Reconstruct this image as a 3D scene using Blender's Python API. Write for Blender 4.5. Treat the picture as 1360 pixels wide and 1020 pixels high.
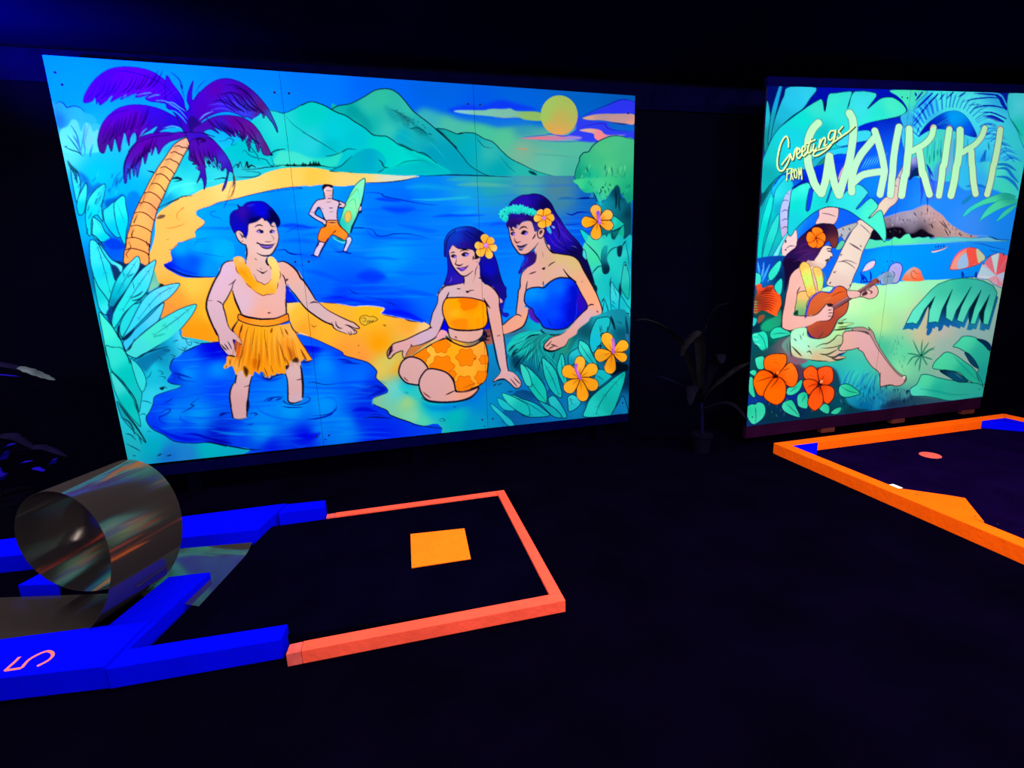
import bpy, bmesh, math, random
import numpy as np
from mathutils import Matrix, Vector

for o in list(bpy.data.objects):
    bpy.data.objects.remove(o)
scene = bpy.context.scene
COL = scene.collection
R = math.radians

# ------------------------------------------------------------------ camera
FPX, PITCH, ROLL, CAMZ = 661.48, R(12.3577), R(1.9243), 1.40
cd = bpy.data.cameras.new('camera')
cd.sensor_width = 36.0
cd.lens = FPX / 1360 * 36.0
cd.clip_start = 0.02
cam = bpy.data.objects.new('camera', cd)
COL.objects.link(cam)
_cp, _sp, _cr, _sr = math.cos(PITCH), math.sin(PITCH), math.cos(ROLL), math.sin(ROLL)
_right, _fwd, _down = Vector((1, 0, 0)), Vector((0, _cp, -_sp)), Vector((0, -_sp, -_cp))
_r2 = _cr * _right + _sr * _down
_d2 = -_sr * _right + _cr * _down
_m = Matrix((_r2, -_d2, -_fwd)).transposed().to_4x4()
_m.translation = (0, 0, CAMZ)
cam.matrix_world = _m
scene.camera = cam

# ------------------------------------------------------------------ view, world
vs = scene.view_settings
vs.view_transform = 'Standard'
vs.look = 'None'
vs.exposure = 0.0
vs.gamma = 1.0
vs.use_curve_mapping = False
world = bpy.data.worlds.new('world')
scene.world = world
world.use_nodes = True
world.node_tree.nodes['Background'].inputs[0].default_value = (0, 0, 0, 1)
world.node_tree.nodes['Background'].inputs[1].default_value = 0.0

# ------------------------------------------------------------------ black light lamps and added mural washes (all above or behind the frame)
UV = (0.90, 0.85, 1.0)
def area(name, loc, target, sx, sy, power, color=UV):
    l = bpy.data.lights.new(name, 'AREA')
    l.shape = 'RECTANGLE'
    l.size, l.size_y, l.energy, l.color = sx, sy, power, color
    o = bpy.data.objects.new(name, l)
    COL.objects.link(o)
    o.location = loc
    o.rotation_euler = (Vector(target) - Vector(loc)).to_track_quat('-Z', 'Y').to_euler()
    return o
area('blacklight_bank_rear', (1.2, -1.8, 2.60), (1.0, 3.8, 1.2), 5.0, 0.25, 300)
area('added_wash_lagoon', (-0.62, 2.05, 2.74), (-0.55, 3.75, -0.3), 3.8, 0.12, 58)  # unseen lamp added to brighten the lagoon mural, not the rail fronts
area('added_wash_waikiki', (3.0, 2.30, 2.74), (3.3, 4.1, -0.9), 2.2, 0.12, 44)  # unseen lamp added to brighten the Waikiki board, not the rail fronts
area('blacklight_tube_loop_lane', (-3.10, 2.05, 2.35), (-1.90, 1.55, 0.0), 0.9, 0.12, 62)
area('blacklight_tube_centre', (0.8, 1.1, 2.74), (1.3, 1.8, 0.0), 1.2, 0.12, 56)
area('blacklight_tube_far_lane', (2.6, 1.5, 2.72), (2.8, 2.2, 0.0), 1.4, 0.12, 95)
sl = bpy.data.lights.new('blacklight_spot_ceiling', 'SPOT')
sl.energy, sl.color, sl.spot_size, sl.spot_blend, sl.shadow_soft_size = 900, (0.02, 0.006, 1.0), R(80), 1.0, 0.05
so = bpy.data.objects.new('blacklight_spot_ceiling', sl)
COL.objects.link(so)
so.location = (-2.95, 2.20, 2.30)
so.rotation_euler = (Vector((-2.55, 2.95, 2.9)) - so.location).to_track_quat('-Z', 'Y').to_euler()

# ------------------------------------------------------------------ materials
def lin(h):
    h = h.lstrip('#')
    c = [int(h[i:i + 2], 16) / 255 for i in (0, 2, 4)]
    return tuple(x / 12.92 if x <= 0.04045 else ((x + 0.055) / 1.055) ** 2.4 for x in c)
def nodes_of(name):
    m = bpy.data.materials.new(name)
    m.use_nodes = True
    nt = m.node_tree
    b = nt.nodes['Principled BSDF']
    return m, nt, b
def mat(name, rgb, rough=0.9, spec=0.0, metal=0.0, var=0.0, scale=8.0, bump=0.0, bscale=60.0):
    """plain procedural paint: base colour with a little noise and fine bump"""
    m, nt, b = nodes_of(name)
    b.inputs['Roughness'].default_value = rough
    b.inputs['Specular IOR Level'].default_value = spec
    b.inputs['Metallic'].default_value = metal
    tc = nt.nodes.new('ShaderNodeTexCoord')
    n = nt.nodes.new('ShaderNodeTexNoise')
    n.inputs['Scale'].default_value = scale
    n.inputs['Detail'].default_value = 5
    nt.links.new(tc.outputs['Object'], n.inputs['Vector'])
    ramp = nt.nodes.new('ShaderNodeValToRGB')
    lo = tuple(max(0, c * (1 - var)) for c in rgb)
    hi = tuple(min(1, c * (1 + var)) for c in rgb)
    ramp.color_ramp.elements[0].position = 0.3
    ramp.color_ramp.elements[1].position = 0.7
    ramp.color_ramp.elements[0].color = (*lo, 1)
    ramp.color_ramp.elements[1].color = (*hi, 1)
    nt.links.new(n.outputs['Fac'], ramp.inputs['Fac'])
    nt.links.new(ramp.outputs['Color'], b.inputs['Base Color'])
    if bump:
        n2 = nt.nodes.new('ShaderNodeTexNoise')
        n2.inputs['Scale'].default_value = bscale
        n2.inputs['Detail'].default_value = 3
        nt.links.new(tc.outputs['Object'], n2.inputs['Vector'])
        bp = nt.nodes.new('ShaderNodeBump')
        bp.inputs['Strength'].default_value = bump
        bp.inputs['Distance'].default_value = 0.01
        nt.links.new(n2.outputs['Fac'], bp.inputs['Height'])
        nt.links.new(bp.outputs['Normal'], b.inputs['Normal'])
    return m

M = {}
M['carpet'] = mat('black_carpet', (0.0008, 0.00035, 0.0028), var=0.35, scale=3, bump=0.4, bscale=220)
M['wall'] = mat('black_wall_paint', (0.0006, 0.0005, 0.0030), var=0.3, scale=1.5)
M['ceiling'] = mat('black_ceiling_paint', (0.0007, 0.0005, 0.012), var=0.3, scale=1.2)
M['header'] = mat('dark_header_paint', (0.0007, 0.0005, 0.010), var=0.2)
M['blue'] = mat('fluorescent_blue_paint', (0.0004, 0.0012, 0.62), var=0.06, scale=7, bump=0.15, bscale=40)
M['orange'] = mat('fluorescent_orange_paint', (0.96, 0.100, 0.002), var=0.06, scale=9, bump=0.25, bscale=35)
M['coral'] = mat('fluorescent_coral_paint', (0.80, 0.075, 0.035), var=0.10, scale=9, bump=0.3, bscale=35)
M['coral_worn'] = mat('worn_coral_paint', (0.55, 0.075, 0.055), var=0.2, scale=25)
M['tee'] = mat('fluorescent_yellow_orange_pad', (0.95, 0.170, 0.006), var=0.06, scale=14, bump=0.2, bscale=120)
M['bed'] = mat('dark_lane_carpet', (0.0007, 0.0004, 0.0038), var=0.3, scale=4, bump=0.3, bscale=260)
M['bed2'] = mat('indigo_lane_carpet', (0.0026, 0.0005, 0.0130), var=0.3, scale=4, bump=0.3, bscale=260)
M['digit'] = mat('fluorescent_pink_digit', (0.95, 0.16, 0.10), var=0.12, scale=40)
M['white'] = mat('white_tape', (0.80, 0.80, 0.62), var=0.08, scale=60)
M['cup'] = mat('red_cup_disc', (0.62, 0.085, 0.055), var=0.1, scale=30)
M['screw'] = mat('dark_screw_head', (0.010, 0.010, 0.035), rough=0.8, spec=0.03, var=0.1)
M['frame'] = mat('dark_timber_red_glow', (0.012, 0.0014, 0.010), var=0.3, scale=6)  # reddish light off the orange rail put into the timber colour
M['ledge'] = mat('dark_blue_timber', (0.0006, 0.0006, 0.022), var=0.2, scale=6)
M['toprail'] = mat('deep_blue_timber', (0.0008, 0.0006, 0.022), var=0.2, scale=6)
M['foot'] = mat('block_orange_glow', (0.075, 0.014, 0.009), var=0.2, scale=12)  # orange light off the rail put into the block colour
M['boardback'] = mat('plywood_edge', (0.02, 0.02, 0.10), var=0.2, scale=15)
M['leaf'] = mat('dark_plastic_leaf', (0.0008, 0.0006, 0.0030), rough=0.8, spec=0.03, var=0.4, scale=10)
M['leafblue'] = mat('dark_blue_plastic_leaf', (0.0015, 0.001, 0.012), rough=0.8, spec=0.03, var=0.3, scale=10)
M['leafblue2'] = mat('violet_blue_leaf', (0.004, 0.001, 0.16), rough=0.8, spec=0.03, var=0.4, scale=14)
M['leafnavy'] = mat('navy_leaf', (0.002, 0.001, 0.010), rough=0.8, spec=0.03, var=0.4, scale=14)
M['leafdim'] = mat('mottled_dark_leaf', (0.0034, 0.0028, 0.0038), rough=0.8, spec=0.03, var=0.5, scale=14)  # near-black leaf colour with random mottling
M['leafgrey'] = mat('grey_plastic_leaf', (0.042, 0.052, 0.055), rough=0.8, spec=0.03, var=0.4, scale=14)
M['pot'] = mat('black_pot', (0.0007, 0.0005, 0.004), rough=0.8, spec=0.03, var=0.2)

def metal_sheet():
    # dull, scuffed sheet metal: a soft mirror over a brownish scattering film
    m, nt, b = nodes_of('scuffed_sheet_metal')
    b.inputs['Metallic'].default_value = 1.0
    b.inputs['Roughness'].default_value = 0.10
    tc = nt.nodes.new('ShaderNodeTexCoord')
    mp = nt.nodes.new('ShaderNodeMapping')
    mp.inputs['Rotation'].default_value = (0, 0, 0.6)
    mp.inputs['Scale'].default_value = (6, 1.2, 6)
    n = nt.nodes.new('ShaderNodeTexNoise')
    n.inputs['Scale'].default_value = 4.0
    n.inputs['Detail'].default_value = 6
    nt.links.new(tc.outputs['Object'], mp.inputs['Vector'])
    nt.links.new(mp.outputs['Vector'], n.inputs['Vector'])
    r = nt.nodes.new('ShaderNodeValToRGB')
    r.color_ramp.elements[0].color = (0.26, 0.23, 0.20, 1)
    r.color_ramp.elements[1].color = (0.40, 0.36, 0.31, 1)
    nt.links.new(n.outputs['Fac'], r.inputs['Fac'])
    nt.links.new(r.outputs['Color'], b.inputs['Base Color'])
    d = nt.nodes.new('ShaderNodeBsdfDiffuse')
    d.inputs['Color'].default_value = (0.040, 0.031, 0.026, 1)
    mx = nt.nodes.new('ShaderNodeMixShader')
    mx.inputs[0].default_value = 0.45
    out = [x for x in nt.nodes if x.type == 'OUTPUT_MATERIAL'][0]
    nt.links.new(b.outputs[0], mx.inputs[1])
    nt.links.new(d.outputs[0], mx.inputs[2])
    nt.links.new(mx.outputs[0], out.inputs['Surface'])
    return m
M['metal'] = metal_sheet()

# ------------------------------------------------------------------ object helpers
LA = R(13.4)                                    # heading of the lanes
def LW(x, y, z=0.0):                            # lane plan coordinates -> world
    return Vector((x * math.cos(LA) - y * math.sin(LA), x * math.sin(LA) + y * math.cos(LA), z))
def thing(name, label, cat, loc, group=None):
    o = bpy.data.objects.new(name, None)
    o.empty_display_size = 0.1
    COL.objects.link(o)
    o.location = loc
    o['label'] = label
    o['category'] = cat
    if group:
        o['group'] = group
    return o
def link(name, me, m, parent=None, label=None):
    """mesh given in world coordinates -> object; children are stored relative to their thing"""
    mats = m if isinstance(m, (list, tuple)) else [m]
    for x in mats:
        me.materials.append(M[x] if isinstance(x, str) else x)
    o = bpy.data.objects.new(name, me)
    COL.objects.link(o)
    if parent is not None:
        off = Vector((0, 0, 0))
        p = parent
        while p is not None:
            off += p.location
            p = p.parent
        me.transform(Matrix.Translation(-off))
        o.parent = parent
    if label:
        o['label'] = label
    return o
def bm_mesh(bm, name, bevel=0.0):
    if bevel:
        bmesh.ops.bevel(bm, geom=list(bm.edges), offset=bevel, segments=2, affect='EDGES', profile=0.6)
    bmesh.ops.recalc_face_normals(bm, faces=bm.faces)
    me = bpy.data.meshes.new(name)
    bm.to_mesh(me)
    bm.free()
    return me
def prism_bm(pts, z0, z1, bm=None):
    bm = bm or bmesh.new()
    lo = [bm.verts.new((p[0], p[1], z0)) for p in pts]
    hi = [bm.verts.new((p[0], p[1], z1)) for p in pts]
    n = len(pts)
    bm.faces.new(lo[::-1])
    bm.faces.new(hi)
    for i in range(n):
        bm.faces.new((lo[i], lo[(i + 1) % n], hi[(i + 1) % n], hi[i]))
    return bm
def prism(name, pts, z0, z1, m, parent=None, bevel=0.003, lane=True, label=None):
    if lane:
        pts = [LW(*p) for p in pts]
    return link(name, bm_mesh(prism_bm(pts, z0, z1), name, bevel), m, parent, label)
def struct(o):
    o['kind'] = 'structure'
    return o
def catmull(P, n=6, closed=False):
    P = np.asarray(P, float)
    N = len(P)
    if N < 3:
        t = np.linspace(0, 1, 9)[:, None]
        return P[0] * (1 - t) + P[-1] * t
    out = []
    t = (np.arange(n) / n)[:, None]
    for i in range(N if closed else N - 1):
        p0 = P[(i - 1) % N] if closed else P[max(i - 1, 0)]
        p1, p2 = P[i], P[(i + 1) % N]
        p3 = P[(i + 2) % N] if closed else P[min(i + 2, N - 1)]
        out.append(0.5 * (2 * p1 + (p2 - p0) * t + (2 * p0 - 5 * p1 + 4 * p2 - p3) * t ** 2 + (3 * p1 - p0 - 3 * p2 + p3) * t ** 3))
    if not closed:
        out.append(P[-1:])
    return np.concatenate(out)

# ------------------------------------------------------------------ the room
struct(prism('floor', [(-5.5, -4.0), (7.5, -4.0), (7.5, 4.2), (-5.5, 4.2)], -0.05, 0.0, 'carpet', bevel=0))
struct(prism('wall_back', [(-5.5, 3.82), (7.5, 3.82), (7.5, 3.95), (-5.5, 3.95)], 0.0, 2.80, 'wall', bevel=0))
struct(prism('wall_left', [(-5.5, -4.0), (-5.4, -4.0), (-5.4, 3.82), (-5.5, 3.82)], 0.0, 2.80, 'wall', bevel=0))
struct(prism('wall_right', [(7.4, -4.0), (7.5, -4.0), (7.5, 3.82), (7.4, 3.82)], 0.0, 2.80, 'wall', bevel=0))
struct(prism('ceiling', [(-5.5, -4.0), (7.5, -4.0), (7.5, 4.2), (-5.5, 4.2)], 2.80, 2.85, 'ceiling', bevel=0))
struct(prism('trim_1', [(-5.4, 3.795), (7.4, 3.795), (7.4, 3.82), (-5.4, 3.82)], 2.60, 2.775, 'header', bevel=0.002))

# ------------------------------------------------------------------ lane with the loop
lane1 = thing('putting_lane', 'blue and coral railed putting lane numbered 5 with a metal loop on it', 'putting lane', LW(-0.3, 2.35))
prism('lane_bed', [(-1.02, 1.90), (0.565, 1.81), (0.565, 2.858), (-0.75, 2.858)], 0.0, 0.046, 'bed', lane1, bevel=0)
prism('rail', [(-0.425, 1.753), (0.618, 1.755), (0.618, 1.812), (-0.425, 1.808)], 0.0, 0.056, 'coral', lane1, label='coral painted wooden rail')
prism('rail', [(-0.478, 1.752), (-0.426, 1.753), (-0.426, 1.808), (-0.474, 1.806)], 0.0, 0.0545, 'coral_worn', lane1, label='worn darker end of the coral rail')
prism('rail', [(0.566, 1.813), (0.618, 1.813), (0.617, 2.91), (0.566, 2.91)], 0.0, 0.056, 'coral', lane1, label='coral painted wooden rail')
prism('rail', [(-0.41, 2.858), (0.565, 2.858), (0.565, 2.91), (-0.41, 2.908)], 0.0, 0.056, 'coral', lane1, label='coral painted wooden rail')
prism('rail', [(-0.458, 2.858), (-0.411, 2.858), (-0.411, 2.908), (-0.458, 2.906)], 0.0, 0.0545, 'coral_worn', lane1, label='worn darker end of the coral rail')
prism('rail', [(-1.083, 1.818), (-0.500, 1.803), (-0.492, 1.890), (-1.066, 1.912)], 0.0, 0.083, 'blue', lane1, label='glowing blue rail')
prism('rail', [(-0.720, 2.905), (-0.462, 2.906), (-0.472, 3.006), (-0.700, 3.02)], 0.0, 0.100, 'blue', lane1, label='glowing blue rail')
box5 = prism('rail_block', [(-1.088, 1.822), (-1.040, 2.064), (-2.25, 2.150), (-2.25, 1.960)], 0.0, 0.092, 'blue', lane1, label='wide blue rail block painted with a pink 5')
prism('rail_block', [(-0.707, 3.058), (-2.30, 3.060), (-2.30, 2.862), (-0.793, 2.752)], 0.0, 0.090, 'blue', lane1, label='wide blue rail block')
prism('rail_block', [(-0.922, 2.392), (-1.100, 2.405), (-1.205, 2.075), (-1.035, 2.072), (-1.078, 1.915), (-1.055, 1.915)], 0.0, 0.080, 'blue', lane1, label='blue filler block under the metal loop')
prism('rail_block', [(-1.755, 2.520), (-1.575, 2.475), (-1.62, 2.57), (-1.706, 2.628)], 0.028, 0.088, 'blue', lane1, label='small blue block behind the metal loop')
tee = prism('tee_pad', [(0.010, 2.525), (0.300, 2.500), (0.286, 2.194), (0.001, 2.199)], 0.046, 0.0515, 'tee', lane1, bevel=0.001, label='square yellow orange pad on the dark lane')

def screw_at(x, y, z, parent, lane=True, r=0.004):
    c = LW(x, y, z) if lane else Vector((x, y, z))
    bm = bmesh.new()
    bmesh.ops.create_cone(bm, cap_ends=True, segments=10, radius1=r, radius2=r * 0.7, depth=0.002, matrix=Matrix.Translation(c))
    return link('screw', bm_mesh(bm, 'screw'), 'screw', parent)
for x, y in ((0.024, 2.505), (0.283, 2.483), (0.270, 2.212), (0.016, 2.216), (0.15, 2.37)):
    screw_at(x, y, 0.0522, tee, r=0.003)

def ribbon(pts, w, z, dz, lane=True):
    """flat painted stroke of constant width, as a thin solid"""
    C = catmull(pts, 6)
    T = np.gradient(C, axis=0)
    T /= np.linalg.norm(T, axis=1)[:, None] + 1e-9
    N = np.stack([-T[:, 1], T[:, 0]], 1) * w / 2
    ring = np.concatenate([C + N, (C - N)[::-1]])
    bm = bmesh.new()
    n = len(C)
    f = (lambda p: LW(p[0], p[1])) if lane else (lambda p: Vector((p[0], p[1], 0)))
    a = [bm.verts.new(f(p) + Vector((0, 0, z + dz))) for p in C + N]
    b = [bm.verts.new(f(p) + Vector((0, 0, z + dz))) for p in C - N]
    c = [bm.verts.new(f(p) + Vector((0, 0, z))) for p in C + N]
    d = [bm.verts.new(f(p) + Vector((0, 0, z))) for p in C - N]
    for i in range(n - 1):
        bm.faces.new((a[i], a[i + 1], b[i + 1], b[i]))
        bm.faces.new((c[i], d[i], d[i + 1], c[i + 1]))
        bm.faces.new((a[i], c[i], c[i + 1], a[i + 1]))
        bm.faces.new((b[i], b[i + 1], d[i + 1], d[i]))
    bm.faces.new((a[0], b[0], d[0], c[0]))
    bm.faces.new((a[-1], c[-1], d[-1], b[-1]))
    return bm
five = [(-1.420, 1.964), (-1.420, 1.944), (-1.423, 1.916), (-1.425, 1.899), (-1.425, 1.899), (-1.374, 1.896), (-1.374, 1.896),
        (-1.376, 1.935), (-1.362, 1.958), (-1.340, 1.970), (-1.317, 1.958), (-1.302, 1.935), (-1.305, 1.911), (-1.325, 1.891)]
bm = ribbon(five[:4], 0.0105, 0.092, 0.0008)
for part, dz in ((five[4:6], 0.0007), (five[6:], 0.0009)):
    tmp = bpy.data.meshes.new('stroke')
    b2 = ribbon(part, 0.0105, 0.092, dz)
    b2.to_mesh(tmp)
    b2.free()
    bm.from_mesh(tmp)
link('number', bm_mesh(bm, 'number'), 'digit', box5, label='pink painted number 5')

# ---- the loop: one strip of sheet metal that runs in flat, rolls over and runs out flat
XC, RX, RZ, Z0, Y0, SH, WD, SK = -1.365, 0.212, 0.288, 0.050, 2.003, 0.431, 0.314, 0.142
def loop_mesh():
    path = []                                  # centre parameters: (x, y_near, z, lift)
    for s in np.linspace(-0.95, 0, 16)[:-1]:
        path.append((XC + s, Y0 + 0.10 * min(1, -s / 0.95) + 0.045, Z0))
    for th in np.linspace(0, 2 * math.pi, 97):
        path.append((XC + RX * math.sin(th), Y0 + SH * th / (2 * math.pi) + 0.045 * max(0, 1 - th / 1.2), Z0 + RZ - RZ * math.cos(th)))
    for s in np.linspace(0, 0.46, 12)[1:]:
        path.append((XC + s, Y0 + SH - 0.26 * min(1, s / 0.46), Z0 - 0.004))
    nw = 12
    V, F = [], []
    K = len(path)
    for i, (x, y, z) in enumerate(path):
        ex = max(0.0, (i - (K - 12)) / 11.0)    # run-out: wider, with the far side turned up
        en = max(0.0, (15 - i) / 15.0)
        w = WD + 0.15 * ex + 0.12 * en
        for j in range(nw + 1):
            t = j / nw
            up = 0.030 * ex * max(0, (t - 0.80) / 0.20) ** 2
            V.append(LW(x + SK * t * (1 - 0.25 * ex), y + w * t, z + up))
    for i in range(K - 1):
        for j in range(nw):
            a = i * (nw + 1) + j
            F.append((a, a + nw + 1, a + nw + 2, a + 1))
    me = bpy.data.meshes.new('loop_sheet')
    me.from_pydata([tuple(v) for v in V], [], F)
    me.polygons.foreach_set('use_smooth', [True] * len(me.polygons))
    return me
sh = link('loop_sheet', loop_mesh(), 'metal', lane1, label='rolled sheet metal loop tunnel between the blue rail blocks')
sol = sh.modifiers.new('thickness', 'SOLIDIFY')
sol.thickness = 0.002
sol.offset = 0.0
es = sh.modifiers.new('crisp_rim', 'EDGE_SPLIT')
es.split_angle = R(40)
# folded joint where two sheets overlap on the rising side
jt = []
for t in np.linspace(0.42, 0.97, 10):
    th = 0.95
    jt.append((XC + (RX + 0.003) * math.sin(th) + SK * t, Y0 + SH * th / (2 * math.pi) + WD * t, Z0 + RZ - (RZ + 0.003) * math.cos(th)))
bm = bmesh.new()
for i in range(len(jt) - 1):
    a, b = LW(*jt[i]), LW(*jt[i + 1])
    q = [a + Vector((0, 0, 0.0022)), b + Vector((0, 0, 0.0022)), b - Vector((0, 0, 0.0022)), a - Vector((0, 0, 0.0022))]
    off = (LW(1, -0.3) - LW(0, 0)).normalized() * 0.003
    v = [bm.verts.new(p) for p in q] + [bm.verts.new(p + off) for p in q]
    for f in ((0, 1, 2, 3), (7, 6, 5, 4), (0, 4, 5, 1), (1, 5, 6, 2), (2, 6, 7, 3), (3, 7, 4, 0)):
        bm.faces.new([v[k] for k in f])
link('seam', bm_mesh(bm, 'seam'), 'metal', sh, label='thin folded seam of the sheet metal')

# ------------------------------------------------------------------ lane beside the tall mural
lane2 = thing('putting_lane', 'orange railed putting lane with a bump and a cup below the Waikiki board', 'putting lane', (3.0, 3.0, 0))
def W2(pts):
    return dict(pts=pts, lane=False)
prism('lane_bed', [(2.06, 3.52), (2.78, 0.75), (4.95, 1.35), (4.20, 4.02)], 0.0, 0.020, 'bed2', lane2, bevel=0, lane=False)
lrail = prism('rail', [(1.978, 3.596), (2.700, 0.70), (2.790, 0.722), (2.080, 3.527)], 0.0, 0.084, 'orange', lane2, lane=False, label='orange rail nearest the camera')
prism('rail', [(1.978, 3.597), (2.081, 3.528), (4.155, 4.022), (4.257, 4.138)], 0.0, 0.084, 'orange', lane2, lane=False, label='orange rail in front of the board')
prism('rail', [(4.258, 4.138), (4.156, 4.021), (4.89, 1.30), (4.98, 1.33)], 0.0, 0.084, 'orange', lane2, lane=False, label='orange rail on the far side')
prism('corner_block', [(2.082, 3.526), (2.135, 3.320), (2.305, 3.579)], 0.020, 0.084, 'blue', lane2, lane=False, label='triangular blue corner block')
prism('corner_block', [(3.905, 3.961), (4.154, 4.020), (4.215, 3.790)], 0.020, 0.084, 'blue', lane2, lane=False, label='triangular blue corner block')
prism('bump_block', [(2.278, 2.755), (2.483, 2.637), (2.543, 2.598), (2.401, 2.330), (2.370, 2.390)], 0.020, 0.083, 'orange', lane2, lane=False, label='tapered orange bump beside the rail')
bm = bmesh.new()
bmesh.ops.create_cone(bm, cap_ends=True, segments=36, radius1=0.066, radius2=0.064, depth=0.003, matrix=Matrix.Translation((3.02, 3.403, 0.0215)))
link('cup', bm_mesh(bm, 'cup'), 'cup', lane2, label='flat red disc of the cup')
prism('tape', [(2.262, 2.800), (2.292, 2.806), (2.306, 2.748), (2.278, 2.742)], 0.0842, 0.0850, 'white', lrail, bevel=0, lane=False, label='torn strip of white tape')
for x, y in ((2.318, 2.66), (2.405, 2.385), (2.44, 2.30)):
    screw_at(x, y, 0.0848, lrail, lane=False, r=0.004)

# ------------------------------------------------------------------ artificial plants standing in the dark beside the boards
def blade_mesh(path, width, fold=0.25, n=5, name='leaf'):
    """long leaf: a folded blade that follows a path and tapers to its tip"""
    C = catmull(path, n)
    N = len(C)
    bm = bmesh.new()
    rows = []
    for i in range(N):
        t = i / (N - 1)
        w = width * (math.sin(math.pi * min(1, t * 0.86 + 0.14)) ** 0.8) * 0.5 + 0.002
        T = Vector(C[min(i + 1, N - 1)] - C[max(i - 1, 0)]).normalized()
        side = T.cross(Vector((0, 0, 1)))
        if side.length < 0.1:
            side = Vector((0, 1, 0))
        side.normalize()
        up = side.cross(T).normalized()
        c = Vector(C[i])
        wob = 1 + 0.12 * math.sin(i * 2.1)
        rows.append([bm.verts.new(c + side * s * w * wob + up * (-abs(s)) * w * fold) for s in (-1, -0.5, 0, 0.5, 1)])
    for a, b in zip(rows[:-1], rows[1:]):
        for j in range(4):
            bm.faces.new((a[j], a[j + 1], b[j + 1], b[j]))
    for f in bm.faces:
        f.smooth = True
    me = bpy.data.meshes.new(name)
    bm.to_mesh(me)
    bm.free()
    return me
def stem_mesh(path, r):
    C = catmull(path, 4)
    bm = bmesh.new()
    rings = []
    for c in C:
        rings.append([bm.verts.new(Vector(c) + Vector((r * math.cos(k * math.pi / 3), r * math.sin(k * math.pi / 3), 0))) for k in range(6)])
    for a, b in zip(rings[:-1], rings[1:]):
        for j in range(6):
            bm.faces.new((a[j], a[(j + 1) % 6], b[(j + 1) % 6], b[j]))
    bm.faces.new(rings[0][::-1])
    bm.faces.new(rings[-1])
    return bm_mesh(bm, 'stem')
def pot(parent, x, y, r0, r1, h):
    bm = bmesh.new()
    bmesh.ops.create_cone(bm, cap_ends=True, segments=24, radius1=r0, radius2=r1, depth=h, matrix=Matrix.Translation((x, y, h / 2)))
    bmesh.ops.create_cone(bm, cap_ends=True, segments=24, radius1=r1 * 1.08, radius2=r1 * 1.08, depth=h * 0.12, matrix=Matrix.Translation((x, y, h * 0.95)))
    return link('pot', bm_mesh(bm, 'pot'), 'pot', parent)

pl = thing('potted_plant', 'dark potted plant with drooping dull leaves between the two murals', 'plant', (1.47, 3.70, 0))
pot(pl, 1.47, 3.70, 0.06, 0.075, 0.14)
link('stem', stem_mesh([(1.47, 3.70, 0.12), (1.46, 3.70, 0.3), (1.44, 3.70, 0.5)], 0.012), 'leafblue', pl)
for path, w, m in (([(1.44, 3.70, 0.45), (1.30, 3.66, 0.82), (1.14, 3.62, 0.99), (0.98, 3.60, 1.06), (0.90, 3.60, 1.05)], 0.10, 'leafdim'),
                   ([(1.44, 3.70, 0.5), (1.40, 3.66, 0.92), (1.34, 3.63, 0.93), (1.27, 3.60, 0.86), (1.24, 3.58, 0.78)], 0.09, 'leafdim'),
                   ([(1.45, 3.70, 0.4), (1.52, 3.66, 0.54), (1.62, 3.64, 0.64), (1.70, 3.63, 0.69), (1.77, 3.63, 0.71)], 0.11, 'leafdim'),
                   ([(1.45, 3.70, 0.3), (1.30, 3.66, 0.52), (1.18, 3.64, 0.60), (1.05, 3.62, 0.64)], 0.06, 'leafblue'),
                   ([(1.46, 3.70, 0.45), (1.50, 3.62, 0.72), (1.50, 3.52, 0.80), (1.48, 3.44, 0.74)], 0.09, 'leaf'),
                   ([(1.44, 3.70, 0.4), (1.36, 3.60, 0.55), (1.30, 3.50, 0.55), (1.26, 3.42, 0.45)], 0.09, 'leaf'),
                   ([(1.46, 3.70, 0.35), (1.58, 3.62, 0.42), (1.66, 3.56, 0.40), (1.72, 3.50, 0.30)], 0.08, 'leaf'),
                   ([(1.45, 3.70, 0.5), (1.44, 3.68, 0.95), (1.50, 3.66, 1.12), (1.60, 3.64, 1.15)], 0.09, 'leaf')):
    link('leaf', blade_mesh(path, w), m, pl)

pl = thing('potted_plant', 'dark potted plant with a grey tipped frond and small blue leaves at the left edge', 'plant', (-2.98, 2.70, 0))
pot(pl, -2.98, 2.70, 0.10, 0.13, 0.24)
link('stem', stem_mesh([(-2.98, 2.70, 0.2), (-2.99, 2.70, 0.5), (-3.0, 2.69, 0.85)], 0.014), 'leaf', pl)
for path, w, m in (([(-3.0, 2.69, 0.75), (-2.95, 2.69, 0.98), (-2.84, 2.71, 1.03), (-2.72, 2.74, 0.99), (-2.64, 2.76, 0.94)], 0.10, 'leafnavy'),
                   ([(-2.72, 2.738, 0.995), (-2.665, 2.745, 0.972), (-2.61, 2.76, 0.935), (-2.575, 2.77, 0.905)], 0.085, 'leafgrey'),
                   ([(-2.98, 2.66, 0.86), (-2.90, 2.66, 0.955), (-2.80, 2.68, 0.965), (-2.70, 2.70, 0.945)], 0.035, 'leafblue2'),
                   ([(-3.0, 2.69, 0.4), (-2.90, 2.68, 0.60), (-2.80, 2.68, 0.62), (-2.70, 2.70, 0.52)], 0.10, 'leafnavy'),
                   ([(-2.99, 2.69, 0.4), (-2.85, 2.70, 0.52), (-2.70, 2.72, 0.54), (-2.58, 2.74, 0.46)], 0.09, 'leafnavy'),
                   ([(-2.99, 2.69, 0.35), (-3.0, 2.60, 0.55), (-2.95, 2.52, 0.58), (-2.90, 2.46, 0.5)], 0.09, 'leaf'),
                   ([(-2.99, 2.69, 0.7), (-3.1, 2.66, 1.0), (-3.2, 2.64, 1.08), (-3.32, 2.62, 1.0)], 0.09, 'leaf')):
    link('leaf', blade_mesh(path, w), m, pl)
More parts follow.
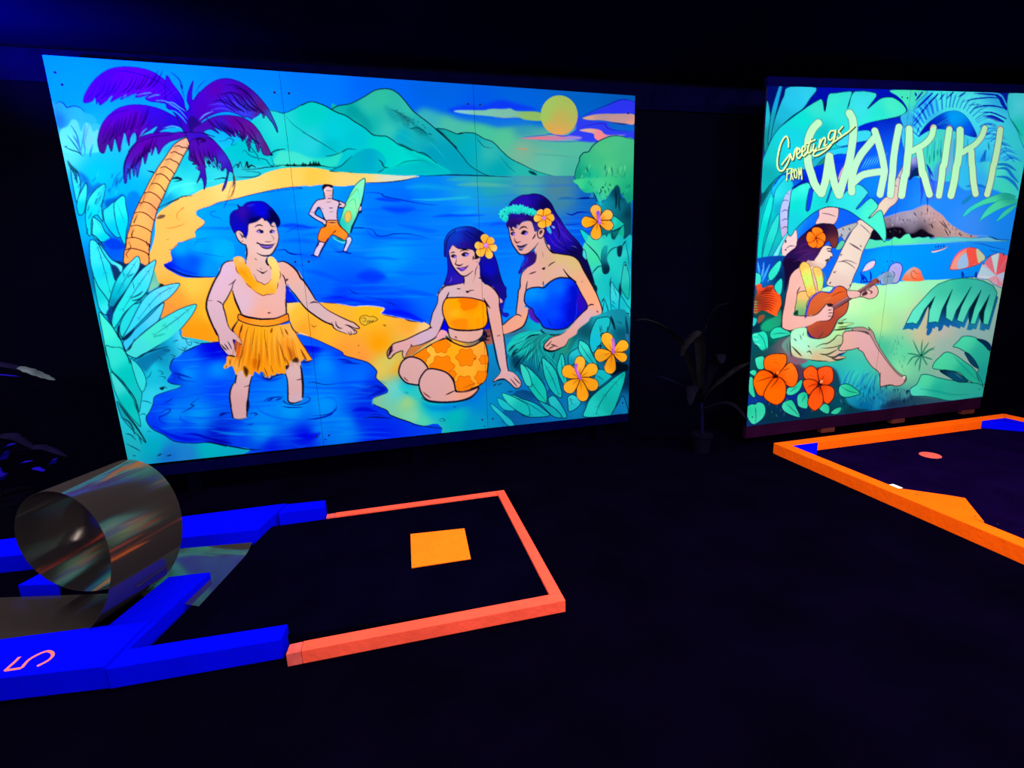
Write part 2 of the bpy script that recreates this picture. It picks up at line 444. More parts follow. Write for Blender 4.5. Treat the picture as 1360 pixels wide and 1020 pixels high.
for x, y, z, dx, dz, w in ((-2.84, 2.60, 0.40, 0.09, 0.05, 0.08), (-2.92, 2.60, 0.50, 0.05, 0.09, 0.07), (-2.90, 2.62, 0.44, 0.03, 0.07, 0.06), (-2.86, 2.62, 0.43, -0.05, 0.04, 0.05), (-2.82, 2.64, 0.52, 0.06, 0.06, 0.045), (-2.78, 2.64, 0.57, 0.06, 0.02, 0.04), (-2.74, 2.66, 0.46, 0.08, 0.02, 0.035), (-2.62, 2.70, 0.45, 0.04, 0.035, 0.035), (-2.68, 2.66, 0.42, -0.06, 0.02, 0.04)):
    link('leaf', blade_mesh([(x - dx / 2, y, z - dz / 2), (x, y - 0.01, z + 0.012), (x + dx / 2, y, z + dz / 2)], w, n=3), 'leafblue2', pl)

# ------------------------------------------------------------------ flat painting on the plywood boards
# A tiny brush kit: strokes and fills laid over each other on a numpy sheet, which then becomes the
# colour of the board's own surface (one colour value per point of the panel).
class Sheet:
    def __init__(s, x0, y0, x1, y1, S, ctx):
        s.x0, s.y0, s.S, s.ctx = x0, y0, S, ctx
        s.w, s.h = int((x1 - x0) * S), int((y1 - y0) * S)
        s.a = np.zeros((s.h, s.w, 3), np.float32)
        s.clipm = None
        s.cur = (0, 0, 1.0)
    def at(s, k):
        s.cur = s.ctx[k]
        return s
    def pts(s, p):
        if isinstance(p, str):
            p = np.array([float(v) for v in p.split()]).reshape(-1, 2)
            ox, oy, k = s.cur
        elif isinstance(p, tuple):
            out = []
            for k, q in p:
                keep = s.cur
                s.cur = s.ctx[k]
                out.append(s.pts(q))
                s.cur = keep
            return np.concatenate(out)
        else:
            p = np.asarray(p, float)
            ox, oy, k = s.cur
        return np.stack([(ox + p[:, 0] / k - s.x0) * s.S, (oy + p[:, 1] / k - s.y0) * s.S], 1)
    @staticmethod
    def rgb(h):
        return np.array([int(h[i:i + 2], 16) / 255 for i in (0, 2, 4)], np.float32)
    def mask(s, P):
        x0, y0 = max(int(P[:, 0].min()) - 1, 0), max(int(P[:, 1].min()) - 1, 0)
        x1, y1 = min(int(P[:, 0].max()) + 2, s.w), min(int(P[:, 1].max()) + 2, s.h)
        if x1 <= x0 or y1 <= y0:
            return None
        W, Hh = x1 - x0, y1 - y0
        m = np.zeros((Hh, W), np.float32)
        A, B = P, np.roll(P, -1, 0)
        ay, by, ax, bx = A[:, 1], B[:, 1], A[:, 0], B[:, 0]
        ix = np.arange(W, dtype=np.float32) + x0
        for r in range(Hh):
            for q in (0.25, 0.75):
                y = y0 + r + q
                sel = (ay <= y) != (by <= y)
                if not sel.any():
                    continue
                xs = np.sort(ax[sel] + (y - ay[sel]) / (by[sel] - ay[sel]) * (bx[sel] - ax[sel]))
                for i in range(0, len(xs) - 1, 2):
                    m[r] += 0.5 * np.clip(np.minimum(xs[i + 1], ix + 1) - np.maximum(xs[i], ix), 0, 1)
        return x0, y0, np.clip(m, 0, 1)
    @staticmethod
    def soften(m, rad):
        if rad <= 0:
            return m
        n = int(rad * 2.5) + 1
        k = np.exp(-0.5 * (np.arange(-n, n + 1) / rad) ** 2).astype(np.float32)
        k /= k.sum()
        def conv(a):
            c = np.cumsum(np.zeros(1))
            out = np.zeros_like(a)
            for i, kv in enumerate(k):
                d = i - n
                if d < 0:
                    out[:, :d] += kv * a[:, -d:]
                    out[:, d:] += kv * a[:, -1:]
                elif d == 0:
                    out += kv * a
                else:
                    out[:, d:] += kv * a[:, :-d]
                    out[:, :d] += kv * a[:, :1]
            return out
        return conv(conv(m).T).T
    def color(s, col, x0, y0, shape):
        if isinstance(col, str):
            return s.rgb(col)
        pts, cols = [], []
        for c in col:                          # stops: "ctx x y hex" or (x, y, hex)
            if isinstance(c, str):
                f = c.split()
                if len(f) == 4:
                    keep = s.cur
                    s.cur = s.ctx[f[0]]
                    pts.append(s.pts([(float(f[1]), float(f[2]))])[0])
                    s.cur = keep
                    cols.append(s.rgb(f[3]))
                else:
                    pts.append(s.pts([(float(f[0]), float(f[1]))])[0])
                    cols.append(s.rgb(f[2]))
        yy, xx = np.mgrid[0:shape[0], 0:shape[1]].astype(np.float32)
        yy += y0
        xx += x0
        num = np.zeros((*shape, 3), np.float32)
        den = np.zeros(shape, np.float32)
        for p, c in zip(pts, cols):
            w = 1.0 / ((xx - p[0]) ** 2 + (yy - p[1]) ** 2 + 60.0 * s.S ** 2) ** 1.5
            num += w[..., None] * c
            den += w
        return num / den[..., None]
    def put(s, x0, y0, m, col, a=1.0):
        H_, W_ = m.shape
        if s.clipm is not None:
            m = m * s.clipm[y0:y0 + H_, x0:x0 + W_]
        c = s.color(col, x0, y0, m.shape)
        t = s.a[y0:y0 + H_, x0:x0 + W_]
        m = (m * a)[..., None]
        t *= 1 - m
        t += m * c
    def f(s, col, p, o=None, blur=0.0, a=1.0, sm=True, oc='0A0A20', clip=False, n=5):
        """fill a closed outline; o = width of an ink line round it"""
        P = s.pts(p)
        Q = catmull(P, n, True) if sm else P
        r = s.mask(Q)
        if r is None:
            return s
        x0, y0, m = r
        if blur > 0:
            pad = int(blur * s.S * 2.5) + 1
            X0, Y0_ = max(x0 - pad, 0), max(y0 - pad, 0)
            X1, Y1 = min(x0 + m.shape[1] + pad, s.w), min(y0 + m.shape[0] + pad, s.h)
            M2 = np.zeros((Y1 - Y0_, X1 - X0), np.float32)
            M2[y0 - Y0_:y0 - Y0_ + m.shape[0], x0 - X0:x0 - X0 + m.shape[1]] = m
            m, x0, y0 = s.soften(M2, blur * s.S), X0, Y0_
        s.put(x0, y0, m, col, a)
        if o:
            s._stroke(np.concatenate([Q, Q[:1]]), o, oc, (1, 1), 1.0)
        if clip:
            s.clipm = np.zeros((s.h, s.w), np.float32)
            s.clipm[y0:y0 + m.shape[0], x0:x0 + m.shape[1]] = m
        return s
    def noclip(s):
        s.clipm = None
        return s
    def _stroke(s, C, w, col, taper, a, blur=0.0):
        N = len(C)
        if N < 2:
            return
        t = np.linspace(0, 1, N)
        ww = np.interp(t, [0, 0.35, 0.65, 1], [taper[0], 1, 1, taper[1]]) * w * s.S / 2
        R_ = ww.max() + 2 + blur * s.S * 2
        x0, y0 = max(int(C[:, 0].min() - R_), 0), max(int(C[:, 1].min() - R_), 0)
        x1, y1 = min(int(C[:, 0].max() + R_) + 1, s.w), min(int(C[:, 1].max() + R_) + 1, s.h)
        if x1 <= x0 or y1 <= y0:
            return
        m = np.zeros((y1 - y0, x1 - x0), np.float32)
        sb = max(1.0, blur * s.S * 2)
        for i in range(N - 1):
            p, q = C[i], C[i + 1]
            r = max(ww[i], ww[i + 1]) + sb + 1
            bx0, by0 = max(int(min(p[0], q[0]) - r), x0), max(int(min(p[1], q[1]) - r), y0)
            bx1, by1 = min(int(max(p[0], q[0]) + r) + 2, x1), min(int(max(p[1], q[1]) + r) + 2, y1)
            if bx1 <= bx0 or by1 <= by0:
                continue
            X = np.arange(bx0, bx1)[None, :] + 0.5
            Y = np.arange(by0, by1)[:, None] + 0.5
            d = q - p
            L = d @ d + 1e-9
            u = np.clip(((X - p[0]) * d[0] + (Y - p[1]) * d[1]) / L, 0, 1)
            dist = np.sqrt((X - p[0] - u * d[0]) ** 2 + (Y - p[1] - u * d[1]) ** 2)
            cv = np.clip((ww[i] + (ww[i + 1] - ww[i]) * u - dist) / sb + 0.5, 0, 1)
            sl = m[by0 - y0:by1 - y0, bx0 - x0:bx1 - x0]
            np.maximum(sl, cv, out=sl)
        s.put(x0, y0, m, col, a)
    def l(s, p, w=1.0, col='0A0A20', tp=(0.25, 0.25), a=1.0, blur=0.0, sm=True, n=5):
        P = s.pts(p)
        s._stroke(catmull(P, n) if sm else P, w, col, tp, a, blur)
        return s
    def ell(s, col, cx, cy, rx, ry, o=None, blur=0.0, a=1.0, rot=0.0, oc='0A0A20'):
        t = np.linspace(0, 2 * math.pi, 25)[:-1]
        x, y = rx * np.cos(t), ry * np.sin(t)
        c, q = math.cos(rot), math.sin(rot)
        return s.f(col, np.stack([cx + x * c - y * q, cy + x * q + y * c], 1), o, blur, a, oc=oc)
    def leaf(s, p, cols, rib=None, o=0.9, oc='052838', veins=0, vc='0A7088'):
        """broad painted leaf: p is its outline, rib the midrib"""
        s.f(cols, p, o=o, oc=oc)
        if rib:
            s.l(rib, 0.8, oc, a=0.8)
            if veins:
                C = catmull(s.pts(rib), 6)
                T = np.gradient(C, axis=0)
                for i in np.linspace(len(C) * 0.2, len(C) * 0.85, veins).astype(int):
                    d = T[i] / (np.linalg.norm(T[i]) + 1e-6)
                    nrm = np.array([-d[1], d[0]])
                    for sg in (-1, 1):
                        e = C[i] + (d * 7 + nrm * sg * 7) * s.S / 1.6
                        s._stroke(np.linspace(C[i], e, 4), 0.6, vc, (1, 0.2), 0.6)
        return s
    def flower(s, cx, cy, petals, cols, o=1.0, oc='120818', edge=None):
        """petals: list of (angle, length, half width) in sheet units"""
        for ang, ln, hw in petals:
            c, q = math.cos(ang), math.sin(ang)
            loc = [(0.05, 0), (0.35, -0.72), (0.75, -1.0), (1.0, -0.45), (1.0, 0.45), (0.75, 1.0), (0.35, 0.72)]
            s.f(cols, [(cx + u * ln * c - v * hw * q, cy + u * ln * q + v * hw * c) for u, v in loc], o=o, oc=oc)
            if edge:
                loc2 = [(0.62, -0.98), (0.80, -0.92), (0.97, -0.40), (0.97, 0.40), (0.80, 0.92), (0.62, 0.98)]
                s.l([(cx + u * ln * c - v * hw * q, cy + u * ln * q + v * hw * c) for u, v in loc2], 1.0, edge, a=0.75)
            s.l([(cx, cy), (cx + 0.5 * ln * c, cy + 0.5 * ln * q)], 0.8, oc, a=0.5)
        return s
    def sample(s, x, y):
        gx = np.clip((x - s.x0) * s.S - 0.5, 0, s.w - 1.001)
        gy = np.clip((y - s.y0) * s.S - 0.5, 0, s.h - 1.001)
        i, j = gx.astype(int), gy.astype(int)
        u, v = (gx - i)[:, None], (gy - j)[:, None]
        A = s.a
        return (A[j, i] * (1 - u) + A[j, i + 1] * u) * (1 - v) + (A[j + 1, i] * (1 - u) + A[j + 1, i + 1] * u) * v

def homography(src, dst):
    A, b = [], []
    for (x, y), (u, v) in zip(src, dst):
        A += [[x, y, 1, 0, 0, 0, -u * x, -u * y], [0, 0, 0, x, y, 1, -v * x, -v * y]]
        b += [u, v]
    return np.append(np.linalg.solve(np.array(A, float), np.array(b, float)), 1).reshape(3, 3)

def paint_material(name):
    """fluorescent scenic paint: its colour comes from the painted surface, with a faint brush texture"""
    m = bpy.data.materials.new(name)
    m.use_nodes = True
    nt = m.node_tree
    nt.nodes.clear()
    out = nt.nodes.new('ShaderNodeOutputMaterial')
    d = nt.nodes.new('ShaderNodeBsdfDiffuse')
    at = nt.nodes.new('ShaderNodeAttribute')
    at.attribute_name = 'paint'
    nt.links.new(at.outputs['Color'], d.inputs['Color'])
    nt.links.new(d.outputs[0], out.inputs['Surface'])
    return m
M['mural'] = paint_material('fluorescent_mural_paint')
GAIN = np.array([0.68, 0.70, 0.64])

def board(sheet, root, corners, drawn, n_panels, nu, nv, gap=0.0022, thick=0.018):
    """plywood sheets side by side; corners = TL, TR, BR, BL in the room, drawn = the same corners on the sheet"""
    C = [np.array(c) for c in corners]
    Hm = homography([(0, 0), (1, 0), (1, 1), (0, 1)], drawn)
    width = np.linalg.norm(C[1] - C[0])
    nrm = np.cross(C[1] - C[0], C[3] - C[0])
    nrm /= np.linalg.norm(nrm)
    if nrm[1] > 0:
        nrm = -nrm
    g = gap / width / 2
    panels = []
    for k in range(n_panels):
        ua, ub = k / n_panels + (g if k else 0), (k + 1) / n_panels - (g if k < n_panels - 1 else 0)
        U, Vv = np.meshgrid(np.linspace(ua, ub, nu), np.linspace(0, 1, nv))
        U, Vv = U.ravel()[:, None], Vv.ravel()[:, None]
        P = C[0] * (1 - U) * (1 - Vv) + C[1] * U * (1 - Vv) + C[2] * U * Vv + C[3] * (1 - U) * Vv
        q = np.concatenate([U, Vv, np.ones_like(U)], 1) @ Hm.T
        col = sheet.sample(q[:, 0] / q[:, 2], q[:, 1] / q[:, 2])
        l_ = np.where(col <= 0.04045, col / 12.92, ((col + 0.055) / 1.055) ** 2.4) * GAIN
        nF = nu * nv
        back = [P[0], P[nu - 1], P[-1], P[nF - nu]]
        allP = np.concatenate([P, np.array(back), np.array(back) - nrm * thick])
        i, j = np.meshgrid(np.arange(nu - 1), np.arange(nv - 1))
        a = (j * nu + i).ravel()
        quads = np.stack([a, a + nu, a + nu + 1, a + 1], 1)
        b = nF
        extra = np.array([[b + 4, b + 5, b + 6, b + 7], [b, b + 1, b + 5, b + 4], [b + 1, b + 2, b + 6, b + 5], [b + 2, b + 3, b + 7, b + 6], [b + 3, b, b + 4, b + 7]])
        quads = np.concatenate([quads, extra])
        me = bpy.data.meshes.new('plywood_panel')
        me.vertices.add(len(allP))
        me.vertices.foreach_set('co', allP.astype(np.float32).ravel())
        me.loops.add(quads.size)
        me.loops.foreach_set('vertex_index', quads.astype(np.int32).ravel())
        me.polygons.add(len(quads))
        me.polygons.foreach_set('loop_start', np.arange(0, quads.size, 4, dtype=np.int32))
        mi = np.zeros(len(quads), np.int32)
        mi[-5:] = 1
        me.update(calc_edges=True)
        me.polygons.foreach_set('material_index', mi)
        ca = me.color_attributes.new('paint', 'FLOAT_COLOR', 'POINT')
        rgba = np.ones((len(allP), 4), np.float32)
        rgba[:nF, :3] = l_
        ca.data.foreach_set('color', rgba.ravel())
        panels.append(link('plywood_panel', me, ['mural', 'boardback'], root))
    def where(u, v, out=0.0):
        P = C[0] * (1 - u) * (1 - v) + C[1] * u * (1 - v) + C[2] * u * v + C[3] * (1 - u) * v
        return Vector(P + nrm * out)
    return panels, where, Vector(nrm)
def board_screw(root, where, nrm, u, v, r=0.0075):
    bm = bmesh.new()
    q = nrm.to_track_quat('Z', 'Y').to_matrix().to_4x4()
    bmesh.ops.create_cone(bm, cap_ends=True, segments=10, radius1=r, radius2=r * 0.7, depth=0.003, matrix=Matrix.Translation(where(u, v, 0.0012)) @ q)
    return link('screw', bm_mesh(bm, 'screw'), 'screw', root)

# ------------------------------------------------------------------ the lagoon mural
CT = {'0': (0, 0, 1.0), 'A': (40, 50, 6.8), 'B': (220, 60, 6.8), 'C': (400, 70, 6.8), 'D': (560, 80, 6.8), 'E': (700, 100, 6.8),
      'F': (60, 180, 6.8), 'G': (220, 180, 6.8), 'H': (380, 200, 6.8), 'I': (100, 320, 6.8), 'J': (100, 460, 6.8),
      'K': (260, 260, 9.714), 'L': (260, 340, 9.714), 'M': (280, 430, 8.5), 'N': (360, 360, 6.8), 'O': (400, 230, 13.6), 'P': (400, 280, 13.6),
      'Q': (560, 290, 9.714), 'R': (500, 380, 9.714), 'S': (580, 380, 9.714), 'T': (500, 450, 6.8), 'U': (650, 250, 9.714), 'V': (660, 330, 8.5),
      'W': (740, 240, 11.333), 'X': (680, 420, 7.556), 'Y': (400, 420, 6.8), 'Z': (280, 480, 5.667), 'aa': (440, 200, 5.667), 'bb': (380, 300, 6.8), 'cc': (720, 320, 9.27)}
p = Sheet(48, 60, 856, 632, 2.0, CT)  # paint colours also hold the black light's fall-off to the right
rng = np.random.default_rng(4)
INK = '0A0A20'
SEA = '001060'

# sky
p.at('0').f('0050E8', '40 50 870 50 870 640 40 640', sm=False)
p.at('0').f(['60 80 00A6FF', '60 150 00A8FF', '200 90 0096FF', '330 110 0086FF', '420 105 0078FF', '500 110 0066EE', '590 120 0062DC',
             '690 130 0062D6', '760 135 0060C0', '845 150 005AB0', '640 150 0058E0', '150 230 20C0F0', '300 240 10C0E0'],
            '40 50 870 50 870 300 40 300', sm=False)
p.at('D').f(['100 490 2FA8B0', '250 560 45B49A', '560 640 3FB98F', '760 700 4CB98A', '900 600 2A90A8', '900 800 70A888', '1150 950 55B095', '1360 760 4CB090', '1360 1000 40A890'],
            '-60 480 200 485 330 530 560 570 700 600 900 560 1100 600 1500 600 1900 640 1900 1100 -60 1100', blur=3.5)
p.f('0A38E8', '240 445 420 402 520 420 700 362 850 390 1040 450 700 455 300 470', blur=2)
p.f('1070D0', '300 490 500 510 700 530 880 535 1000 562 800 590 600 560 450 520', blur=2.5)
p.f(['300 460 80C4C8', '550 470 74BEA4', '750 470 74B8A0', '1000 510 88B55A'],
    '285 462 340 450 550 452 620 440 740 440 800 436 860 460 1060 470 1100 545 940 540 860 515 740 520 600 505 430 490 330 475', blur=0.5)
p.l('640 515 760 520 880 518', 0.8, 'B890A0', a=0.7)
p.l('855 802 960 805', 1.2, 'D87840')
p.at('E')
p.f('2A34E8', '490 378 600 330 720 280 800 240 850 222 930 228 985 250 975 350 800 345 600 352', blur=0.5)
p.l('500 372 620 310 740 262 810 232 860 220 930 226 975 248', 1.2, '1408A8')
p.f('2A3AE0', '455 350 500 400 600 410 760 425 960 450 960 600 860 550 760 550 650 600 560 605 400 575 380 540 440 480', blur=0.8)
p.f('0A60C0', '740 430 970 450 970 505 820 500 760 480', blur=0.8)
p.f(['520 385 D8A080', '700 370 A89090', '900 380 A89098', '930 430 F09878', '760 405 C09088'],
    '500 388 560 366 650 350 780 348 970 355 965 442 880 435 780 424 680 408 560 404', blur=0.3)
p.f(['540 495 D0A890', '650 560 F08080', '800 540 9080C0'], '470 498 560 481 660 495 720 538 900 536 740 562 660 592 610 570 600 530 540 515', blur=0.3)
p.l('760 425 850 440 905 445', 1.3, '20104A')
p.l('480 470 560 450 640 437 700 440 730 480 820 500 940 505', 1.1, '1A14B8')
p.f(['100 570 D87080', '250 560 C07898', '440 565 9080D0'], '-60 572 80 556 250 546 460 552 475 578 250 590 100 582', blur=0.6)
p.l('-40 560 150 542 210 530 300 548 360 546 410 515 460 490', 1.3, '2838D8')
p.l('100 590 300 600 480 598 620 600', 1.2, '3050D8', a=0.7)
p.ell(['200 250 9CC460', '330 230 A2BE58', '150 370 90C45C', '300 400 BCA850', '400 400 AAB254', '300 520 E09A50', '190 480 D0A048', '420 300 A4BA58', '380 480 C8A450'], 288, 361, 168, 180)
p.l('440 290 456 360 440 440 400 500 330 538 250 530 190 490', 1.1, 'B070A0', a=0.6)
p.l('60 715 260 725 470 748', 1.2, '408878', a=0.5, blur=0.5)
p.l('0 690 120 680 260 690', 1.5, '80A878', a=0.5, blur=1)

# far mountain
p.at('D')
p.f(['250 700 08A098', '450 800 00A0AA', '600 820 2AAAA0', '700 1000 0098A0', '900 1000 20A898', '350 900 0098A8'],
    '110 620 190 620 250 640 320 665 370 655 470 660 560 710 640 740 720 820 800 890 900 940 1000 990 1090 1022 1240 1060 1240 1090 300 1090 100 800')
p.l('110 622 190 621 250 640 320 667 370 656 470 660 560 710 640 740 720 820 800 890 900 940 1000 990 1090 1022 1240 1062', 1.2, '06343C', tp=(1, 0.4))
p.l('490 690 520 740 570 785 640 790', 0.9, '0A5058')
p.l('320 668 345 662 375 658', 2.2, '062028')
p.f('20304A', '120 625 180 650 240 720 300 790 280 800 200 730', blur=1.2, a=0.6)
p.l('700 860 780 960 850 1020', 1.0, '086070', a=0.7)
p.f('003038', '960 1000 1010 1010 1040 1040 990 1030', blur=0.5)
# middle peak
p.at('C')
p.f(['700 400 2CBC98', '600 450 2DB8A0', '450 530 00A8A0', '600 650 08AAA0', '850 600 20A8A0', '1050 650 1CA8A4', '900 750 00A0B0', '1200 900 0092AA', '800 700 34BCA8', '960 480 30B8A0', '1150 760 10A0A8', '1400 950 0094A8'],
    (('C', '270 512 330 480 440 460 560 400 640 350 700 330 790 328 860 360 920 420 1000 520 1060 570 1140 630 1210 690'),
     ('D', '250 740 350 850 430 950 540 1020 640 1060'), ('C', '1300 1110 400 1110')))
p.l((('C', '270 512 330 480 440 460 560 400 640 350 700 330 790 328 860 360 920 420 1000 520 1060 570 1140 630 1210 690'),
     ('D', '250 740 350 850 430 950 540 1020 620 1050')), 1.3, '06202C', tp=(1, 0.5))
p.f('085860', '800 510 880 545 960 580 1010 620 960 640 900 600 930 680 870 560', blur=1.2, a=0.55)
p.f('0A6870', '900 600 960 660 1000 690 1060 680 1130 740 1060 740 1000 700 930 660', blur=1, a=0.5)
p.l('975 690 1040 678 1090 700 1140 745', 2.0, '02282E', tp=(0.2, 0.2), a=0.85)
p.l('800 512 850 530 900 560 980 600', 1.1, '06484E', a=0.8)
p.l('760 720 850 720 950 760 1050 820', 1.5, '10C0B8', a=0.4, blur=1)
p.l('990 710 1080 740 1200 850 1300 960', 2.0, '18B8B4', a=0.5, blur=1)
p.f('000F14', '1210 690 1260 720 1350 810 1300 770', blur=0.6)
# near slope
p.f(['100 550 00C8B8', '300 700 00C2C8', '500 800 00B8C0', '100 800 20C4C8', '700 850 00C6B4', '1000 950 00CAB8', '250 850 00B0B8', 'G 700 100 00B8C0', 'G 400 150 00C0C8', 'B 1000 700 20D0C8'],
    (('B', '600 900 760 690 945 590 1060 615 1150 580 1220 540 1290 512'), ('C', '0 475 70 445 130 450 210 480 270 515 330 545 400 570 480 625 570 680 640 740 760 755 820 790 880 835 960 860 1060 905 1140 940 1220 1000 1300 1110 400 1130 -400 1130 -1300 1130')))
p.l((('B', '945 590 1000 600 1060 615 1150 580 1220 540 1290 512'), ('C', '0 475 70 445 130 450 210 480 270 515 330 545 400 570 480 625 570 680 640 740 700 752 760 755 820 790 880 835 960 860 1060 905 1140 940 1220 1000')), 1.4, '06202C', tp=(0.5, 0.5))
p.f('024048', '870 820 930 840 1010 890 960 875', blur=0.6)
p.l('1040 905 1100 905 1170 955', 1.2, '024048')
p.l('0 715 50 740 200 830 330 910', 0.9, '0A4850')
p.l((('B', '1080 640 1150 720 1250 790 1360 870'),), 0.8, '0A5860', a=0.8)
p.l('215 936 270 930 330 914 370 895 420 870 490 876', 1.4, '04282E')
p.l('320 918 345 910', 2.2, '04181E')
p.f(['H 100 80 40D8B8', 'H 300 60 20D0B0', 'H 150 140 50E0C0'], (('H', '-80 20 0 5 100 20 200 60 330 70 420 50 500 10 480 80 420 150 200 150 -100 140'),), blur=1.2, a=0.8)
p.at('H').f(['600 100 00A4AC', '750 60 009AB4', '860 60 00B0B8'], '400 195 500 130 580 60 660 5 760 -18 850 20 900 100 870 160 830 207', blur=0.6)
p.l('380 190 490 140 540 95 590 50', 1.1, '04282E').l('830 80 860 110 880 150 920 156', 1.6, '04282E').l('820 206 860 180 890 160', 1.0, '04383E').l('990 145 1040 115 1100 97 1220 90 1290 112', 0.9, '06484E')
p.f(['1000 170 00AAB0', '1250 170 00A0AA'], '870 200 1000 140 1200 100 1360 130 1500 215 1200 225 950 220', blur=1.5, a=0.7)
p.l('380 190 420 188 470 200 560 202 600 195', 1.0, '04282E')
# little trees along the shore
for x, h in ((10, 18), (70, 22), (150, 30), (170, 22), (215, 40), (245, 45), (265, 42), (290, 40)):
    p.f('022020', f'{x - 22} 142 {x - 8} {136 - h * 0.6} {x} {136 - h} {x + 6} {136 - h * 0.5} {x + 24} 142', blur=0.3)
p.l('-120 128 0 136 120 140 300 138 380 152 450 156', 1.3, '022028', tp=(0.2, 0.3))

p.at('C')
for q_, c_ in (('430 470 520 520 600 600 640 720 560 670 480 600 400 560', '00888A'), ('740 480 820 520 900 620 820 600', '00868C'), ('1000 620 1100 700 1220 820 1150 800 1040 720', '007C86'), ('900 860 1020 920 1150 970 1240 1040 1120 1000 980 920', '00909A')):
    p.f(c_, q_, blur=2.2, a=0.5)
for i in range(26):
    x, y = rng.uniform(820, 1180), 0
    y = 480 + (x - 820) * 0.62 + rng.uniform(0, 90)
    p.l([(x, y), (x + rng.uniform(6, 22), y + rng.uniform(4, 18))], rng.uniform(0.8, 1.8), '054850', (0.3, 0.3), 0.5, 0.2)
for i in range(18):
    x = rng.uniform(130, 300)
    p.at('D').l([(x, 630 + (x - 130) * 0.95 - 14), (x + 18, 630 + (x - 130) * 0.95 + rng.uniform(0, 14))], rng.uniform(0.8, 2.0), '04323C', (0.3, 0.3), 0.5, 0.2)
# lagoon water
p.at('0').f(['240 330 00A2FF', '300 260 0098FF', '420 260 0090FF', '460 300 0088FF', '400 350 0070FF', '520 340 0090FF', '540 270 0060F8', '500 300 0068FF', '600 290 0070F0', '560 250 0078D8',
             '650 240 209898', '700 250 409890', '620 260 1090C8', '740 255 407888', '700 275 0870D0', '790 260 0858A8', '660 320 0068F0', '780 310 0050D0', '560 370 0070FF', '480 390 0048FF', '430 380 0060FF', '600 400 0068F0', '520 420 0028FF', '450 400 0030FF', '240 380 0098FF', '690 380 0078F0', '690 430 0080F0', '380 320 0078FF'],
            '180 232 860 234 860 470 180 470', sm=False, clip=True)
for i in range(230):
    x, y = rng.uniform(200, 840), rng.uniform(245, 440)
    L_, c_ = rng.uniform(14, 60), ['00A4FF', '0068FF', '0040F0', '0080FF', '0058F8', '2098F8'][i % 6]
    p.at('0').l([(x - L_, y + rng.uniform(-1.5, 1.5)), (x - L_ * 0.3, y + rng.uniform(-2, 2)), (x + L_ * 0.4, y + rng.uniform(-2, 2)), (x + L_, y + rng.uniform(-1.5, 1.5))], rng.uniform(1.2, 4.5), c_, (0.1, 0.1), rng.uniform(0.12, 0.3) if y > 270 else 0.1, 0.8)
p.noclip()
def wave(ctx, pts, w, col, a=0.6, blur=1.0):
    p.at(ctx).l(pts, w, col, (0.1, 0.1), a, blur)
wave('aa', '640 195 900 185 1100 190 1360 200', 1.6, '021838', 0.9, 0.2)
wave('aa', '870 220 1000 215 1360 215', 5, '2CA898', 0.6, 2)
wave('aa', '950 260 1100 255 1360 270', 6, '50A890', 0.7, 2)
wave('aa', '560 280 700 270 900 290', 6, '0AA0D0', 0.6, 3)
wave('aa', '600 368 760 372 1000 355 1050 350', 3.2, '18A8C8', 0.85, 1)
wave('aa', '250 318 320 318 380 330 390 345 480 365 560 380 700 405 800 412', 1.5, '001890', 0.9, 0.3)
wave('aa', '330 365 400 370 520 385', 4.5, '0028D8', 0.7, 1)
wave('aa', '380 430 500 450 620 440', 8, '0030F8', 0.7, 3)
wave('aa', '760 500 900 490 1150 490', 3.5, '0038D8', 0.7, 1.2)
wave('aa', '200 580 300 595 340 640 400 645 480 628 600 632 740 668', 1.4, '001478', 0.9, 0.3)
wave('aa', '260 600 320 650 500 660 700 670', 4.5, '0040E8', 0.5, 1.5)
wave('aa', '370 712 600 715 800 705', 2.2, '0068C8', 0.6, 1)
wave('aa', '500 560 700 600 800 610', 6, '0048F0', 0.5, 2)
wave('aa', '200 950 300 930 400 960', 12, '0030FF', 0.7, 4)
wave('aa', '900 470 1000 470 1080 460', 5, '10A0F8', 0.4, 2)
wave('aa', '1060 560 1200 550 1300 530', 3, '0050E0', 0.6, 1.5)
wave('bb', '0 60 120 0 220 20', 3, '0030E8', 0.6, 1)
wave('bb', '100 5 190 15 260 18', 1.2, '001890', 0.9, 0.3)
wave('bb', '0 240 60 260 150 258', 1.4, '001490', 0.9, 0.3)
wave('bb', '150 400 300 430 500 500', 6, '0040F8', 0.5, 2.5)
wave('bb', '640 450 780 480 880 450', 12, '0030FF', 0.7, 3.5)
wave('bb', '320 660 480 650 700 690 840 690', 4, '0018E8', 0.7, 1.5)
wave('bb', '560 570 600 600 660 622', 1.2, '001070', 0.8, 0.3)
wave('bb', '840 680 940 700 1000 728', 1.2, '001070', 0.8, 0.3)
wave('bb', '700 640 820 660 960 680', 1.2, '001890', 0.7, 0.4)
wave('bb', '880 780 1050 790 1250 870', 6, '0008E8', 0.8, 2)
wave('bb', '1000 580 1200 610 1350 640', 6, '0038F0', 0.5, 2)
wave('bb', '1000 420 1150 440 1350 430', 4, '0050E8', 0.5, 2)
wave('bb', '100 260 200 280 320 290', 8, '0048FF', 0.5, 3)
wave('bb', '400 170 450 220 560 260 700 260', 6, '0050FF', 0.5, 2.5)
wave('G', '390 690 450 685 400 700 430 735 490 750 510 780', 0.9, '003898', 0.7, 0.3)
wave('G', '240 990 270 950 330 935 410 930', 0.9, '003898', 0.7, 0.3)
wave('G', '1180 820 1250 830 1360 835', 1.2, '001890', 0.8, 0.3)
wave('G', '1050 820 1200 840 1400 830', 5, '0048F0', 0.7, 1.5)
wave('G', '1040 960 1200 950 1360 970', 6, '0048F0', 0.5, 2)
wave('K', '1020 710 1140 700 1200 740 1360 770', 1.5, '001478', 0.9, 0.3)
